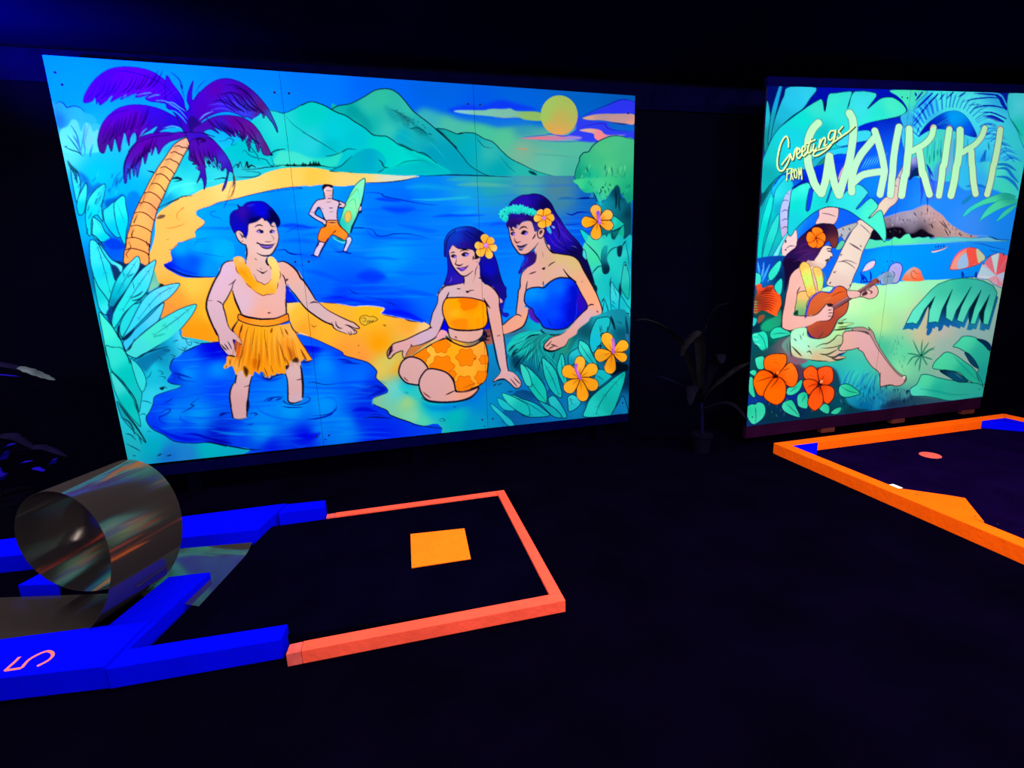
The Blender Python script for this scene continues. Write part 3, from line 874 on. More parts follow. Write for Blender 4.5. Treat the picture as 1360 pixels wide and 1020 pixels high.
wave('K', '1060 390 1250 380 1360 390', 4, '0030E0', 0.7, 1)
wave('K', '180 770 300 790 430 800', 0.9, '003898', 0.7, 0.3)
wave('K', '0 960 150 970 290 970', 2.5, '0048F0', 0.7, 0.8)
wave('L', '0 140 100 180 280 185', 2.5, '0040F0', 0.8, 0.8)
wave('U', '980 320 1060 345 1150 310 1290 315', 1.5, '000890', 0.8, 0.3)
wave('U', '1120 140 1250 130 1360 130', 2.2, '000868', 0.8, 0.5)
wave('U', '0 480 150 460 260 480', 3.5, '0038D8', 0.6, 1.2)
wave('U', '780 190 900 200 1100 180', 7, '307888', 0.5, 2)
wave('W', '0 280 120 265 300 280', 3, '0858A0', 0.7, 1)
wave('W', '330 270 420 262 540 272', 2, '000A80', 0.9, 0.5)
wave('W', '140 500 220 520 330 480 480 485', 1.6, '000A98', 0.8, 0.4)
wave('W', '100 660 200 665 340 655', 1.5, '0018B0', 0.7, 0.6)

p.at('G').f(['100 330 20C8D0', '300 400 20C8D0', '60 480 30E0E0', '200 480 40E8D8', '500 380 30D0D8', '700 360 20C0C8', '560 250 10B0C0', '20 560 0890C8', '160 250 10B8D0'], '-60 200 300 150 700 250 1000 290 1000 320 800 400 560 430 300 510 130 570 0 660 -80 700', blur=0.8)
p.l('0 560 60 480 200 440 420 410', 2.5, '60F0E8', a=0.5, blur=1.5)
# sand: long beach sweeping down the left side
SAND = ['G 100 900 FFBA58', 'G 700 470 FFCA68', 'G 1200 370 FFC458', 'H 200 240 FFBA40', 'H 600 260 EAC468', 'H 1000 245 C8CCB0', 'G 200 600 FFC060', 'G 600 430 FFD078',
        'I 750 150 FFB652', 'I 1050 400 FFC446', 'I 900 540 FFA034', 'I 860 600 FF9038', 'I 1150 800 FF9C10', 'I 1050 850 FF9A10', 'I 1200 650 FFB828', 'F 1150 800 FFB450']
p.at('0').f(SAND, (('H', '1200 232 1000 226 850 216 700 210 600 205 500 195 400 195 380 180 300 165 200 155 0 160'),
                   ('G', '1000 310 900 340 820 380 700 405 560 420 450 455 330 490 230 540 130 560 60 610'),
                   ('F', '1010 720 990 900 960 1020'), ('I', '640 200 700 300 760 420 790 560 760 690 950 800 970 880 1130 930 1300 915 1640 880 1640 330 1250 330 1060 335 960 325 870 280 820 250 800 215 870 180 860 110 870 80 920 45 960 10'),
                   ('G', '130 975 200 945 265 920 260 880 280 850 340 810 350 780 320 755 275 720 280 680 330 660 400 640 460 610 540 590 640 570 750 540 880 510 1000 485 1150 465 1250 455 1360 455'),
                   ('H', '100 330 200 320 330 310 420 320 500 325 560 320 640 310 720 295 860 290 980 280 1080 265')), n=4)
p.l((('G', '270 690 330 660 400 640 460 612 540 592 640 572 750 542 880 512 1000 487 1150 467 1230 478 1100 490 950 510 850 520'),), 1.0, '001860', a=0.9)
p.l((('H', '700 292 860 290 980 280 1080 265 1180 238'),), 1.2, '001030')
p.l((('G', '80 1000 130 975 200 945 265 920'),), 0.9, '402818').l((('G', '350 780 340 812 285 850 262 880'),), 1.0, '203058')
p.l((('G', '-10 655 40 610 100 585 140 560 235 545'),), 1.0, '103040')
p.at('G')
for q in ('130 660 165 655 110 695 100 745 125 765', '0 840 60 835 130 815 170 795', '5 945 30 938', '600 420 575 500 550 580', '625 430 610 520 580 580'):
    p.l(q, 0.8, '9A5010', a=0.8)
p.at('F').f('6A5038', '1005 755 1035 720 1085 722 1060 750', blur=0.3)
p.l('1330 550 1250 548 1190 575 1110 612 1020 660 1005 700', 1.1, '102838')
p.at('I').f(['950 200 0058FF', '1060 180 0048F8', '850 230 0010D0', '1000 290 0048FF', '1200 250 0090FF', '1100 60 00A4FF', '950 80 00A4FF', '1300 100 00A8FF'],
            '960 10 920 45 870 80 858 110 870 180 800 215 820 250 870 280 960 325 1060 335 1150 330 1260 330 1400 250 1400 0', blur=0.3)
p.l('800 212 850 250 920 285 1000 315 1120 330 1260 325', 2.2, '000A60', tp=(0.3, 0.3)).l('840 190 900 230 1000 280 1100 300', 3, '0020E0', a=0.6, blur=1)
p.l('1060 100 1200 125 1350 150', 0.8, '003088', a=0.6).l('1070 50 1100 10 1200 5', 0.8, '003088', a=0.6)
p.l('840 80 865 82 900 55 960 12', 0.8, '7A4818')

# undergrowth on the left
p.at('0').f(['90 165 20B0A8', '120 170 30C0C8', '90 200 50D8F8', '130 230 00B8F8', '110 260 0090E8', '160 250 00A8FF', '170 300 0080E0', '150 330 0050D8', '130 300 00B0E0', '200 260 00A8F0', '200 215 20C0F0', '190 330 0050C8', '150 400 00C0D8', '140 370 006090', '180 450 0AB0D0', '200 480 20C8E0'],
            '60 135 80 138 110 150 130 165 150 170 165 200 190 175 215 190 215 240 200 300 180 330 190 380 215 400 215 430 240 460 220 480 130 480 90 300 66 150', blur=0.6)
p.at('A')
p.f(['265 740 1A78C8', '320 640 20B890', '420 680 28C0A0', '540 740 20B8A8', '380 720 28B8A0'], '225 600 260 582 300 590 330 625 400 618 460 640 490 680 560 700 600 760 520 790 440 740 340 780 290 830 240 780', blur=0.8)
p.l('220 605 255 582 295 590 325 625 335 632 400 618 460 640 490 672', 1.4, '06303C')
p.f(['330 900 60E8F8', '480 950 40D8F8', '560 850 60D8F0'], '270 850 340 800 380 740 430 760 460 850 500 770 540 790 570 850 620 830 640 900 640 1030 300 1030', blur=0.7)
p.l('365 790 420 880 450 1010', 1.2, '0A4880').l('500 790 480 900 460 1020', 1.2, '2058B0').l('530 790 500 890 480 1010', 2.2, '6090F0', a=0.7)
p.at('F')
p.l('200 0 270 90 330 180', 1.2, '0A4078').l('250 0 300 80 330 175', 2.6, '3870E0', a=0.8).l('170 100 230 130 300 155 340 190', 1.3, '0A3858').l('200 95 175 105', 1.2, '0A3858').l('340 40 360 120 350 190', 1.0, '1868A8').l('430 80 410 150 405 200', 2.0, '1868C0', a=0.8)
p.f('80C8F8', '370 20 420 0 440 60 400 130 370 100', blur=1, a=0.5)
p.f('063848', '200 225 240 270 300 330 310 400 290 370 260 330 280 400 250 330 215 280', blur=0.6, a=0.8)
p.f('0A60B8', '300 330 380 380 420 460 480 430 520 470 430 560 380 500', blur=1.5, a=0.8)
p.f('0048B0', '540 590 640 560 700 530 720 610 640 600 560 650', blur=1.2, a=0.8)
p.f('0068D8', '730 560 800 500 860 560 830 640 760 760 740 680', blur=1.5, a=0.7)
for q, c in (('230 310 270 370 290 430 280 330 310 380 320 460 300 560 280 600', ['260 400 30C8F0', '300 500 20D0E8']),
             ('285 640 300 560 340 480 372 430 380 500 370 600 350 700 310 722 295 690', ['330 520 30E0E0', '340 650 00B8C8']),
             ('370 650 390 580 430 520 480 470 540 440 535 530 510 640 520 780 470 720 420 760 415 890 390 900 365 780', ['430 560 30E0E8', '400 700 00C8D8', '500 600 10C0D8']),
             ('525 680 560 650 630 600 640 700 660 800 690 900 640 920 560 830 530 760', ['580 700 20D0E0', '620 850 00B8D8']),
             ('620 640 640 590 710 545 730 640 750 760 730 880 720 990 680 920 640 800', ['660 650 20E0E8', '690 820 00C8E0']),
             ('430 740 500 790 540 870 590 930 530 965 460 940 425 890 430 800', ['470 820 30E0E0', '540 930 00C0D0'])):
    p.leaf(q, c, oc='083058', o=1.1)
p.l('535 445 500 560 460 640', 0.8, '0A6080', a=0.7).l('640 600 690 720 720 800', 0.8, '0A6080', a=0.6).l('455 760 520 860', 0.8, '0A6080', a=0.6)
for i in range(44):
    x, y = rng.uniform(240, 760), rng.uniform(330, 980)
    if x > 300 + (1000 - y) * 0.75 or x < 230 + (y - 330) * 0.25:
        continue
    p.l([(x, y), (x + rng.uniform(10, 40), y - rng.uniform(30, 80))], rng.uniform(1.0, 3.0), ['0A4878', '063860', '20C0E0', '0858A0'][i % 4], (0.8, 0.1), 0.5, 0.3)
p.l('600 480 630 400 680 330', 1.6, '0A50A0', a=0.8).l('645 500 655 420 670 380', 1.6, '0A60B0', a=0.7)
p.f('0038D0', '530 970 600 930 680 960 715 1020 600 1030', blur=0.8)
p.l('415 890 460 920 520 990 545 1020', 1.4, '06203C')

# palm trunk
TR_ = (('F', '1190 60 1270 22 1300 60 1290 110 1250 180 1210 260 1170 340 1120 430 1080 520 1050 590 1020 650 990 750 960 880 945 1010'),
       ('I', '665 30 665 130 660 210 600 230 560 190 500 200 440 210 440 120 460 20'),
       ('F', '725 1020 735 930 760 840 800 710 850 600 900 500 950 400 1010 300 1080 200 1140 110'))
p.at('F').f(['1240 80 E8A888', '1150 200 F8B878', '1100 300 FFB860', '1000 450 FFB858', '900 600 FFAC58', '960 620 FF9C60', '870 750 FFB058', '830 900 FFA850', 'I 550 60 FFA050', 'I 520 140 FF9C48', '1180 250 F8A870', '1000 680 FF9058'], TR_, o=1.3, oc='180818', clip=True)
for x0, y0, x1, y1 in ((1165, 95, 1285, 120), (1130, 150, 1250, 190), (1085, 215, 1205, 255), (1040, 285, 1160, 335), (1000, 350, 1130, 410), (955, 435, 1085, 500), (895, 515, 1050, 575), (850, 605, 1015, 670), (805, 695, 985, 760), (765, 815, 965, 870), (730, 925, 950, 985)):
    p.l(f'{x0} {y0 + 8} {x0 + (x1 - x0) * 0.3} {y0 - 2} {x0 + (x1 - x0) * 0.6} {y0 + 16} {x0 + (x1 - x0) * 0.85} {y1 - 12} {x1} {y1 + 15}', 1.2, '301010', tp=(0.9, 1))
    p.f('B87848', f'{x0} {y0 + 10} {x0 + 40} {y0 + 10} {x0 + 20} {y0 + 60} {x0 - 20} {y0 + 70}', blur=1.2, a=0.35)
p.at('I').l('440 90 500 70 580 85 640 110 665 140', 1.3, '301010', tp=(1, 1)).l('480 10 500 60 460 120 480 160', 1.2, '301010').l('640 0 650 50', 1.4, '301010')
p.at('F').l('1010 310 990 380 940 470 925 520', 0.9, '502018').l('905 520 880 600 850 640', 0.9, '502018').l('830 720 800 790 820 740', 1.6, '201010').l('800 850 780 900 790 930', 1.6, '201010')
p.noclip()
# palm fronds
PU = ['A 600 480 5004A0', 'A 850 400 5E0098', 'A 1000 420 600094', 'A 1200 450 4A00A0', 'A 640 380 480490', 'B 150 520 2000C8', 'B 200 780 3000C0']
def frond(ctx, outline, cols=PU):
    p.at(ctx).f(cols, outline, o=0.9, oc='14064A')
frond('A', '480 575 490 520 540 430 600 360 680 300 760 272 860 262 960 270 1060 292 1140 330 1220 390 1300 460 1370 560 1400 640 1450 760 1480 820 1440 780 1370 700 1290 620 1190 590 1080 575 1040 545 1100 505 1020 530 950 540 960 500 880 530 815 560 850 520 780 555 725 580 750 520 690 570 630 610 615 570 600 600 585 540 560 575 500 590')
frond('A', '620 1010 608 930 625 840 660 760 720 690 790 640 880 612 980 606 1080 620 1180 650 1280 700 1400 770 1460 830 1440 850 1360 815 1280 810 1200 830 1150 860 1090 900 1150 800 1060 850 1010 880 985 930 970 1000 950 860 905 900 890 980 855 860 820 1000 800 1030 765 910 735 1030 700 960 670 1040 640 1040',
      ['A 700 800 54008C', 'A 900 750 580090', 'A 1150 720 3008A8', 'A 700 950 40108A', 'A 850 850 4A0090', 'A 1300 760 2008B0'])
frond('A', '900 1010 940 960 1000 900 1080 870 1200 855 1300 860 1400 850 1480 840 1440 890 1350 900 1250 930 1200 990 1180 960 1150 1020 1130 980 1080 1030 900 1040', ['A 1000 960 5000A8', 'A 1200 890 4800A8', 'A 1400 860 3000B8'])
p.at('F')
frond('F', '715 430 705 330 715 240 760 140 830 70 920 30 1000 10 1100 0 1200 -30 1290 -10 1210 30 1120 60 1060 110 1020 170 1000 90 960 180 940 130 900 260 880 170 860 270 850 300 830 380 815 290 800 370 775 270 765 400 745 300 735 420',
      ['780 200 5008A0', '900 100 5800A8', '1100 30 4808A8', '740 350 2838C0', '800 320 3040D0'])
p.l('730 440 715 330 722 250 760 160 820 95', 1.6, '1A0A70')
frond('B', '0 280 60 350 120 430 160 500 180 600 210 560 190 500 200 420 245 320 235 420 240 500 300 420 260 480 330 400 400 345 470 310 550 300 620 315 700 350 780 410 850 480 920 570 960 650 1000 740 1005 790 970 720 940 680 900 630 880 660 860 610 820 640 780 670 740 650 700 650 640 620 560 600 480 610 400 640 330 680 300 720 230 780 160 780 130 700 60 600 0 540',
      ['30 400 4004A8', '150 560 2008B0', '450 400 540090', '600 340 4404A0', '700 420 400080', '850 560 50106A', '560 520 3818D8', '720 580 3040E8', '300 560 4800A0', '940 640 2A50B0'])
frond('B', '240 760 300 720 400 660 500 635 620 640 700 660 780 710 840 780 880 850 920 920 945 990 880 990 850 920 830 970 800 880 770 850 750 960 720 820 690 870 660 780 620 830 560 770 590 830 520 780 430 740 480 800 400 760 340 790 440 830 340 800 260 810',
      ['400 700 4408A0', '600 680 580090', '760 760 58108A', '880 900 58106A', '500 740 2818C0', '830 900 3848A0'])
frond('B', '180 800 260 790 340 800 420 850 480 920 530 980 560 1040 480 1040 420 940 350 880 400 1000 300 920 330 1040 210 1040 220 920', ['300 830 3008B8', '450 920 4800A0', '260 950 5010A0', '380 950 2060C8'])
frond('G', '210 90 240 40 330 20 420 40 490 110 550 190 590 270 605 340 570 330 540 460 505 500 550 360 540 290 510 320 490 240 470 290 440 190 420 240 380 150 400 240 350 180 355 300 365 420 345 490 340 440 320 380 280 430 310 330 270 300 290 270 240 260 270 220 225 180',
      ['300 120 4808A8', '280 230 5A1090', '330 380 3010A8', '430 120 4800A8', '560 300 3010A8', '500 220 3828B8', '540 420 1830B0'])
p.at('G').l('595 330 620 380 620 460 590 540 555 580', 1.6, '70381A', a=0.8).l('605 340 612 420 600 470', 1.6, '101A50').l('570 590 545 600 525 660', 1.6, '1050B0')
# frond streaks
p.at('A')
for x in range(560, 1240, 28):
    p.l(f'{x} {560 - abs(x - 950) * 0.05} {x + 60} {500} {x + 120} {430 + (x - 560) * 0.05}', 0.9, '1A0058' if (x // 28) % 2 else '7A18D8', a=0.45)
for x in range(650, 1020, 30):
    p.l(f'{x} {960} {x + 20} {860} {x + 80} {740 + (x - 650) * 0.02}', 1.1, '1A0050' if (x // 30) % 2 else '7020C0', a=0.45)
p.l('700 330 800 300 900 310 1100 370 1250 470 1350 600', 1.6, '20046A', a=0.7).l('700 720 800 670 900 660', 1.3, '20046A', a=0.7)
p.at('B')
for q in ('420 510 500 500 600 560', '540 360 640 370 760 470 860 600', '560 420 680 500 740 620', '480 450 600 430 700 480', '600 380 720 420 820 540'):
    p.l(q, 2.0, '120048', a=0.65)
for q in ('380 545 480 530 560 550 620 620', '400 590 500 570 600 600', '600 440 700 520 740 600', '520 470 620 520 690 620'):
    p.l(q, 1.2, '5060F8', a=0.7)
p.l('300 680 350 630 420 600', 1.4, '60B8F0', a=0.9).l('0 520 60 520 120 560 180 600', 1.5, '50B0FF', a=0.9).l('0 590 80 600 150 660 185 710', 2.0, '10A0FF', a=0.9).l('0 750 60 735 130 750', 1.4, '60C0F8', a=0.9)
p.l('300 880 340 870 350 860 280 850 300 910', 2.5, '100030', a=0.8)
p.l('40 240 90 280 130 330 150 420 170 480', 1.3, '10104A').l('125 340 145 400 150 350', 1.0, '10104A').l('355 315 300 370 260 440', 0.9, '10205A').l('240 325 215 420 210 500', 1.5, '300AA0')
p.f('0A0A3A', '200 680 240 640 300 700 250 740 215 780', blur=0.8, a=0.5)
for q in ('600 650 680 720 740 830', '640 680 700 760 700 850', '740 740 800 820 850 960'):
    p.l(q, 1.6, '200040', a=0.6)
p.l('480 870 540 860 560 840 610 860 590 905 640 890', 1.0, '06404E').l('690 970 710 950 760 1000 830 1010 720 870 760 960 800 965', 1.0, '06404E').l('940 990 960 970 1000 950 1075 940', 1.7, '021820').l('945 995 960 990', 3.0, '021820')
p.at('G').l('440 400 520 385 550 400', 1.4, '021828').l('600 300 640 260 650 290 670 240 690 300', 2.0, '042038', a=0.7).l('710 300 730 240 740 290 770 270 810 290', 2.6, '022028').l('680 310 800 305 900 290 1000 280 1060 270 1360 262', 1.2, '022028').l('620 375 700 378 800 375 850 340 700 320', 1.0, '04283A').l('850 230 830 210 900 220 940 270 970 265 950 200', 1.0, '06405A').l('370 250 390 240 400 260', 4.0, '020840').l('60 390 100 380 140 400 90 415', 2.2, '022040')
p.l((('F', '1140 400 1180 390 1230 400 1160 420'),), 1.8, '022040').l((('F', '920 320 960 330 990 340'),), 2.0, '022858')

for ctx_, x0_, y0_, x1_, y1_, dx_, dy_, n_ in (('A', 520, 560, 1150, 420, 90, -150, 16), ('A', 650, 960, 1050, 760, 60, -170, 12), ('F', 740, 330, 960, 120, 70, -150, 10), ('B', 620, 600, 900, 600, -160, -160, 12), ('B', 480, 760, 860, 900, -110, -110, 12), ('G', 250, 250, 540, 320, -60, -170, 10)):
    for i in range(n_):
        t_ = i / n_
        x, y = x0_ + (x1_ - x0_) * t_ + rng.uniform(-12, 12), y0_ + (y1_ - y0_) * t_ + rng.uniform(-15, 15)
        p.at(ctx_).l([(x, y), (x + dx_ * 0.55, y + dy_ * 0.4), (x + dx_, y + dy_)], rng.uniform(1.2, 2.6), ['14004A', '2A0060', '0A0038'][i % 3], (0.9, 0.1), 0.6, 0.2)
for ctx_, q_ in (('A', '560 600 590 560'), ('A', '700 570 745 520'), ('A', '835 545 870 510'), ('A', '960 520 1060 500 1100 505'), ('A', '1060 545 1130 520 1180 520'), ('A', '1130 570 1220 575 1340 640'), ('A', '1250 600 1340 650 1420 740'), ('A', '820 1000 845 900 850 860'), ('A', '905 960 930 860'), ('A', '990 900 1020 850 1060 815'), ('A', '1090 850 1150 800'), ('A', '1200 820 1280 800 1360 815'), ('F', '945 190 960 120'), ('F', '1060 130 1120 80 1200 40'), ('F', '865 300 880 200'), ('B', '780 690 800 660 880 640'), ('B', '640 830 620 790'), ('B', '720 870 740 810'), ('G', '270 320 290 280'), ('G', '380 200 420 260 440 280'), ('G', '470 300 480 240')):
    p.at(ctx_).l(q_, 1.5, '38B8F8', (0.3, 0.1), a=0.8, blur=0.1)
# ground on the lower left
p.at('J').f(['700 200 18D4E4', '350 150 00DCC8', '700 900 00C8D8', '1000 985 2090E0', '1200 930 00C8D0', '600 150 00A8D0', '760 100 0890B8', '700 480 30E0F0', '620 600 30E8F0', '500 900 20D0D8', '850 990 1880E0', '450 750 20D8E0', '780 40 0078B0', '900 30 40D8E8'],
             '240 -60 500 -120 1000 -80 1330 -10 1400 20 2600 600 2600 1100 240 1100', blur=0.4)
# pond
POND = ['1000 150 0062FF', '1000 230 00A0FF', '1250 30 0000E8', '800 500 0050FF', '900 600 0092FF', '1100 620 00A0FF', '700 680 0040FF', '1000 800 0030FF', '1300 820 0010D0', '900 260 0030E0',
        'Z 400 540 00A8FF', 'Z 700 560 0010F0', 'Z 830 500 0088FF', 'Z 200 620 0048FF', 'Z 850 320 009AFF', 'Z 1200 230 0028E0', 'Z 1150 400 0028F0', 'Z 1000 500 0092FF', 'Z 600 180 0088FF', 'Z 50 60 0092FF', 'Z 50 200 0048FF', 'Z 600 360 00A4FF', 'Z 450 640 0018F0', 'Z 400 430 0090FF', 'Z 1250 560 0020F8',
        'Y 120 300 0000E0', 'Y 200 450 0092FF', 'Y 350 330 0040F0', 'Y 500 560 0070FF', 'M 60 280 0000D0', 'M 1150 200 0000D8', 'M 1250 380 0090FF']
p.f(POND, (('I', '1400 880 1280 915 1130 930'), ('J', '1050 20 960 60 880 120 850 190 870 240 830 300 840 330 900 345 960 352 920 380 850 400 720 450 700 520 670 590 640 640 650 690 700 750 800 800 900 860 1070 875 1200 870'),
           ('Z', '0 615 150 640 300 665 200 760 900 800 1700 760 1700 420 1500 200 1420 40 1000 -60 700 -120 300 -100')), n=4, clip=True)
for i in range(150):
    x, y = rng.uniform(200, 500), rng.uniform(462, 612)
    L_, c_ = rng.uniform(10, 45), ['00A8FF', '0058FF', '0020E8', '0088FF', '0040FF', '20B0FF'][i % 6]
    b_ = rng.uniform(-4, 4)
    p.at('0').l([(x - L_, y + b_), (x, y), (x + L_, y + b_ * 0.6 - 1)], rng.uniform(1.2, 4.0), c_, (0.1, 0.1), rng.uniform(0.15, 0.35), 0.7)
p.noclip().at('J')
p.l((('I', '1300 912 1200 925 1130 932'), ('J', '1050 20 960 60 880 120 852 190 865 230')), 1.8, '000A50', tp=(0.4, 0.3))
p.l('830 310 870 338 960 352', 1.3, '002060').l('960 355 920 382 850 402 720 452 702 520 672 590 640 640 650 690 700 750 800 800 900 860 1070 876 1200 871 1360 905', 1.2, '002058', tp=(0.3, 0.6))
p.l((('Z', '-40 600 40 618 150 640 300 664 380 662'),), 1.6, '000840')
def ripple(ctx, pts, w, col='000A90', a=0.85, blur=0.3):
    p.at(ctx).l(pts, w, col, (0.1, 0.1), a, blur)
ripple('J', '880 245 940 265 930 285 980 310 1080 320', 1.2)
ripple('J', '890 240 960 260 1050 290', 2.4, '001AA8', 0.8, 0.6)
ripple('J', '960 600 1010 575 1070 535 1040 525 1120 465', 1.3, '001070')
ripple('J', '800 515 850 490 880 470', 1.3, '0010A0')
ripple('J', '760 610 800 580 860 570 830 610 760 640 770 680 820 705', 1.4, '0010B0')
ripple('J', '950 620 950 660 1010 690 1100 700', 2.4, '0048F8', 0.7, 1)
ripple('J', '980 790 1100 800 1200 830 1280 840', 3.0, '0000B8', 0.8, 0.8)
ripple('J', '1300 635 1330 615 1360 605', 2.2, '000A90')
ripple('J', '1060 100 1150 70 1250 60', 2, '0030F0', 0.7, 0.8)
ripple('J', '1100 200 1200 150 1340 130', 2.5, '0058FF', 0.7, 1)
ripple('J', '700 720 850 800 1000 840 1200 840', 5, '0008E0', 0.7, 1.5)
ripple('Z', '60 420 75 395 110 390 150 388', 1.5, '000A80')
ripple('Z', '280 395 330 390 345 400 320 410', 1.5, '000A80')
ripple('Z', '55 430 140 450 240 445 330 420', 2, '0038E8', 0.6, 0.8)
ripple('Z', '270 478 320 470', 1.2)
ripple('Z', '395 305 430 280 500 270 545 266', 1.5, '000A90')
ripple('Z', '420 300 470 280', 2.0, '001098')
ripple('Z', '480 295 540 275', 2.0, '001098')
ripple('Z', '545 290 540 300 570 320 640 330 720 310 745 280 720 268 700 272', 1.3, '001080')
ripple('Z', '530 338 600 348 700 344', 1.6, '0018A0')
ripple('Z', '940 330 940 360 900 390 840 405 760 410', 1.3, '0010A0')
ripple('Z', '935 350 900 400 800 430 720 438', 2.0, '0000A8')
ripple('Z', '340 320 380 380 520 430 700 440', 2.5, '0060F8', 0.6, 1)
ripple('Z', '850 260 930 290 945 330', 2, '0060F8', 0.5, 0.8)
ripple('Z', '720 165 770 158 850 175 940 172', 1.0, '001878')
ripple('Z', '560 520 700 490 820 480', 3, '0040F0', 0.5, 1.2)
ripple('Z', '660 560 750 570 820 540', 8, '0000F0', 0.7, 2)
ripple('Z', '0 585 60 600 160 620', 3, '0000A0', 0.8, 0.8)
ripple('Z', '0 520 150 545 300 550', 3, '00B0FF', 0.6, 1.2)
ripple('Z', '1140 430 1220 420 1300 425 1360 430', 2.0, '000A78')
ripple('Z', '1180 405 1240 400 1300 408', 1.2, '0008A0')
ripple('Z', '1060 372 1150 360 1250 380', 5, '0008D8', 0.8, 1.2)
ripple('Z', '1190 200 1250 190 1300 215 1240 240 1180 270', 5, '0008B0', 0.8, 1.2)
ripple('Z', '850 590 870 588', 1.2, '000850')
ripple('Z', '1150 275 1220 240', 3, '0030E8', 0.6, 1)
ripple('Z', '980 8 1050 15 1130 20', 2, '0010A0', 0.7, 0.5)
ripple('Y', '330 390 400 400 470 430', 3, '0010B0', 0.7, 0.7)
ripple('M', '20 210 80 240 200 380 340 390', 3, '0000B0', 0.7, 1.2)
ripple('M', '500 580 650 640 820 600', 4, '0030D8', 0.7, 1.2)

# sand spit under the figures, turning to turquoise on the right
SPIT = ['Y 200 150 FFB42A', 'Y 50 120 FFA428', 'Y 700 250 FF9E00', 'Y 400 330 FF9C30', 'Y 540 380 FF9838', 'Y 800 430 CCD26A', 'Y 720 480 E8CA50', 'Y 850 650 74DCC4', 'Y 950 780 A4DA80', 'Y 1000 900 8CE2A8', 'Y 950 600 00A8D4', 'Y 1150 800 00C8C0', 'Y 1100 950 54E2B0', 'Y 850 470 FFA820',
        'N 220 350 FFB820', 'N 180 310 FFD080', 'N 500 330 FFB030', 'N 900 380 FFB818', 'N 1250 480 FFA428', 'T 700 700 00C0B8', 'T 880 790 00A0C8', 'T 900 560 0084D8', 'T 1050 600 008CC4', 'T 1300 780 0074B4', 'T 1060 200 0880B8', 'T 1050 300 0A78B0', 'T 640 600 00A8E0', 'T 500 640 00B8E0', 'T 200 480 50D8D8', 'S 700 900 0888C0', 'R 620 560 FFC880', 'X 100 800 0070B8', 'X 600 950 0090B8']
p.at('0').f(SPIT, (('N', '100 286 140 290 300 285 480 290 600 300 740 325 800 320 900 322 1010 338 1005 365 990 390 1080 410 1220 440 1360 470'), ('R', '600 465 670 500 760 560 1000 560 1300 520'),
                   ('0', '660 440 720 430 850 440 860 640 600 640'), ('Y', '1270 1012 1100 990 990 960 900 930 800 890 770 850 700 820 640 790 650 740 720 710 770 690 775 660 740 620 680 570 670 540 680 500 650 460 590 415 490 385 390 355 360 320 250 265 130 210 0 165 -60 140')), n=4)
p.at('Y').l('-40 145 0 165 130 212 250 267 360 322 388 357 490 387 590 417 650 462 680 502 672 540 680 570 740 622 776 662 770 692 720 712 650 742', 1.3, '081048', tp=(0.4, 0.4))
p.l('640 790 700 820 770 852 800 892 900 932 990 962 1040 985 1270 1014', 1.5, '081830', tp=(0.4, 0.6))
p.l('650 745 640 790 640 800', 2.5, '20B0D0', a=0.6, blur=0.6).l('700 580 770 610', 1.5, '20A8C8', a=0.7, blur=0.5)
p.l('-30 150 0 160 60 180', 2.5, 'F8E8C0', a=0.6, blur=0.4)
p.at('N').l('430 285 600 296 740 322 800 318 900 318 1012 334 1008 362 990 385 1080 406 1220 434 1340 462', 1.1, 'F0E8E8', a=0.8)
p.l('1205 440 1260 455 1330 462', 1.2, '101030').l('1000 395 1080 412 1140 425', 1.0, '301810').l('460 285 600 297', 0.9, '101040')
p.l('360 488 380 506 410 496', 0.9, '603008').l('1000 490 1030 492 1022 505', 1.0, '603008').l('780 672 792 678', 1.2, '603008').l('785 738 795 742', 1.0, 'A06010')
p.f(['830 440 E8B828', '900 440 F0C040', '930 440 D8A820'], '795 440 810 412 850 403 890 415 920 412 960 440 920 462 880 475 840 492 810 475', o=0.8, oc='503808')
p.l('800 440 830 425 855 440 835 460 820 450', 0.8, '503808').l('860 470 880 445', 1.0, '302008').l('880 470 900 445', 1.2, '302008').l('900 465 925 445', 1.0, '302008')
p.at('T').l('240 485 270 482 280 495 250 490', 1.2, '087898').l('560 738 590 720 615 740 570 745', 0.9, '0A5060').l('690 615 715 618', 1.6, '0A3878').l('965 790 980 790', 1.3, '0A3050')
p.f('0070D8', '380 540 480 600 700 590 900 480 1000 350 1040 420 900 560 700 640 480 640', blur=2.2, a=0.55)
p.f('08D0D0', '200 420 300 430 380 480 380 560 300 520 220 470', blur=2, a=0.6)

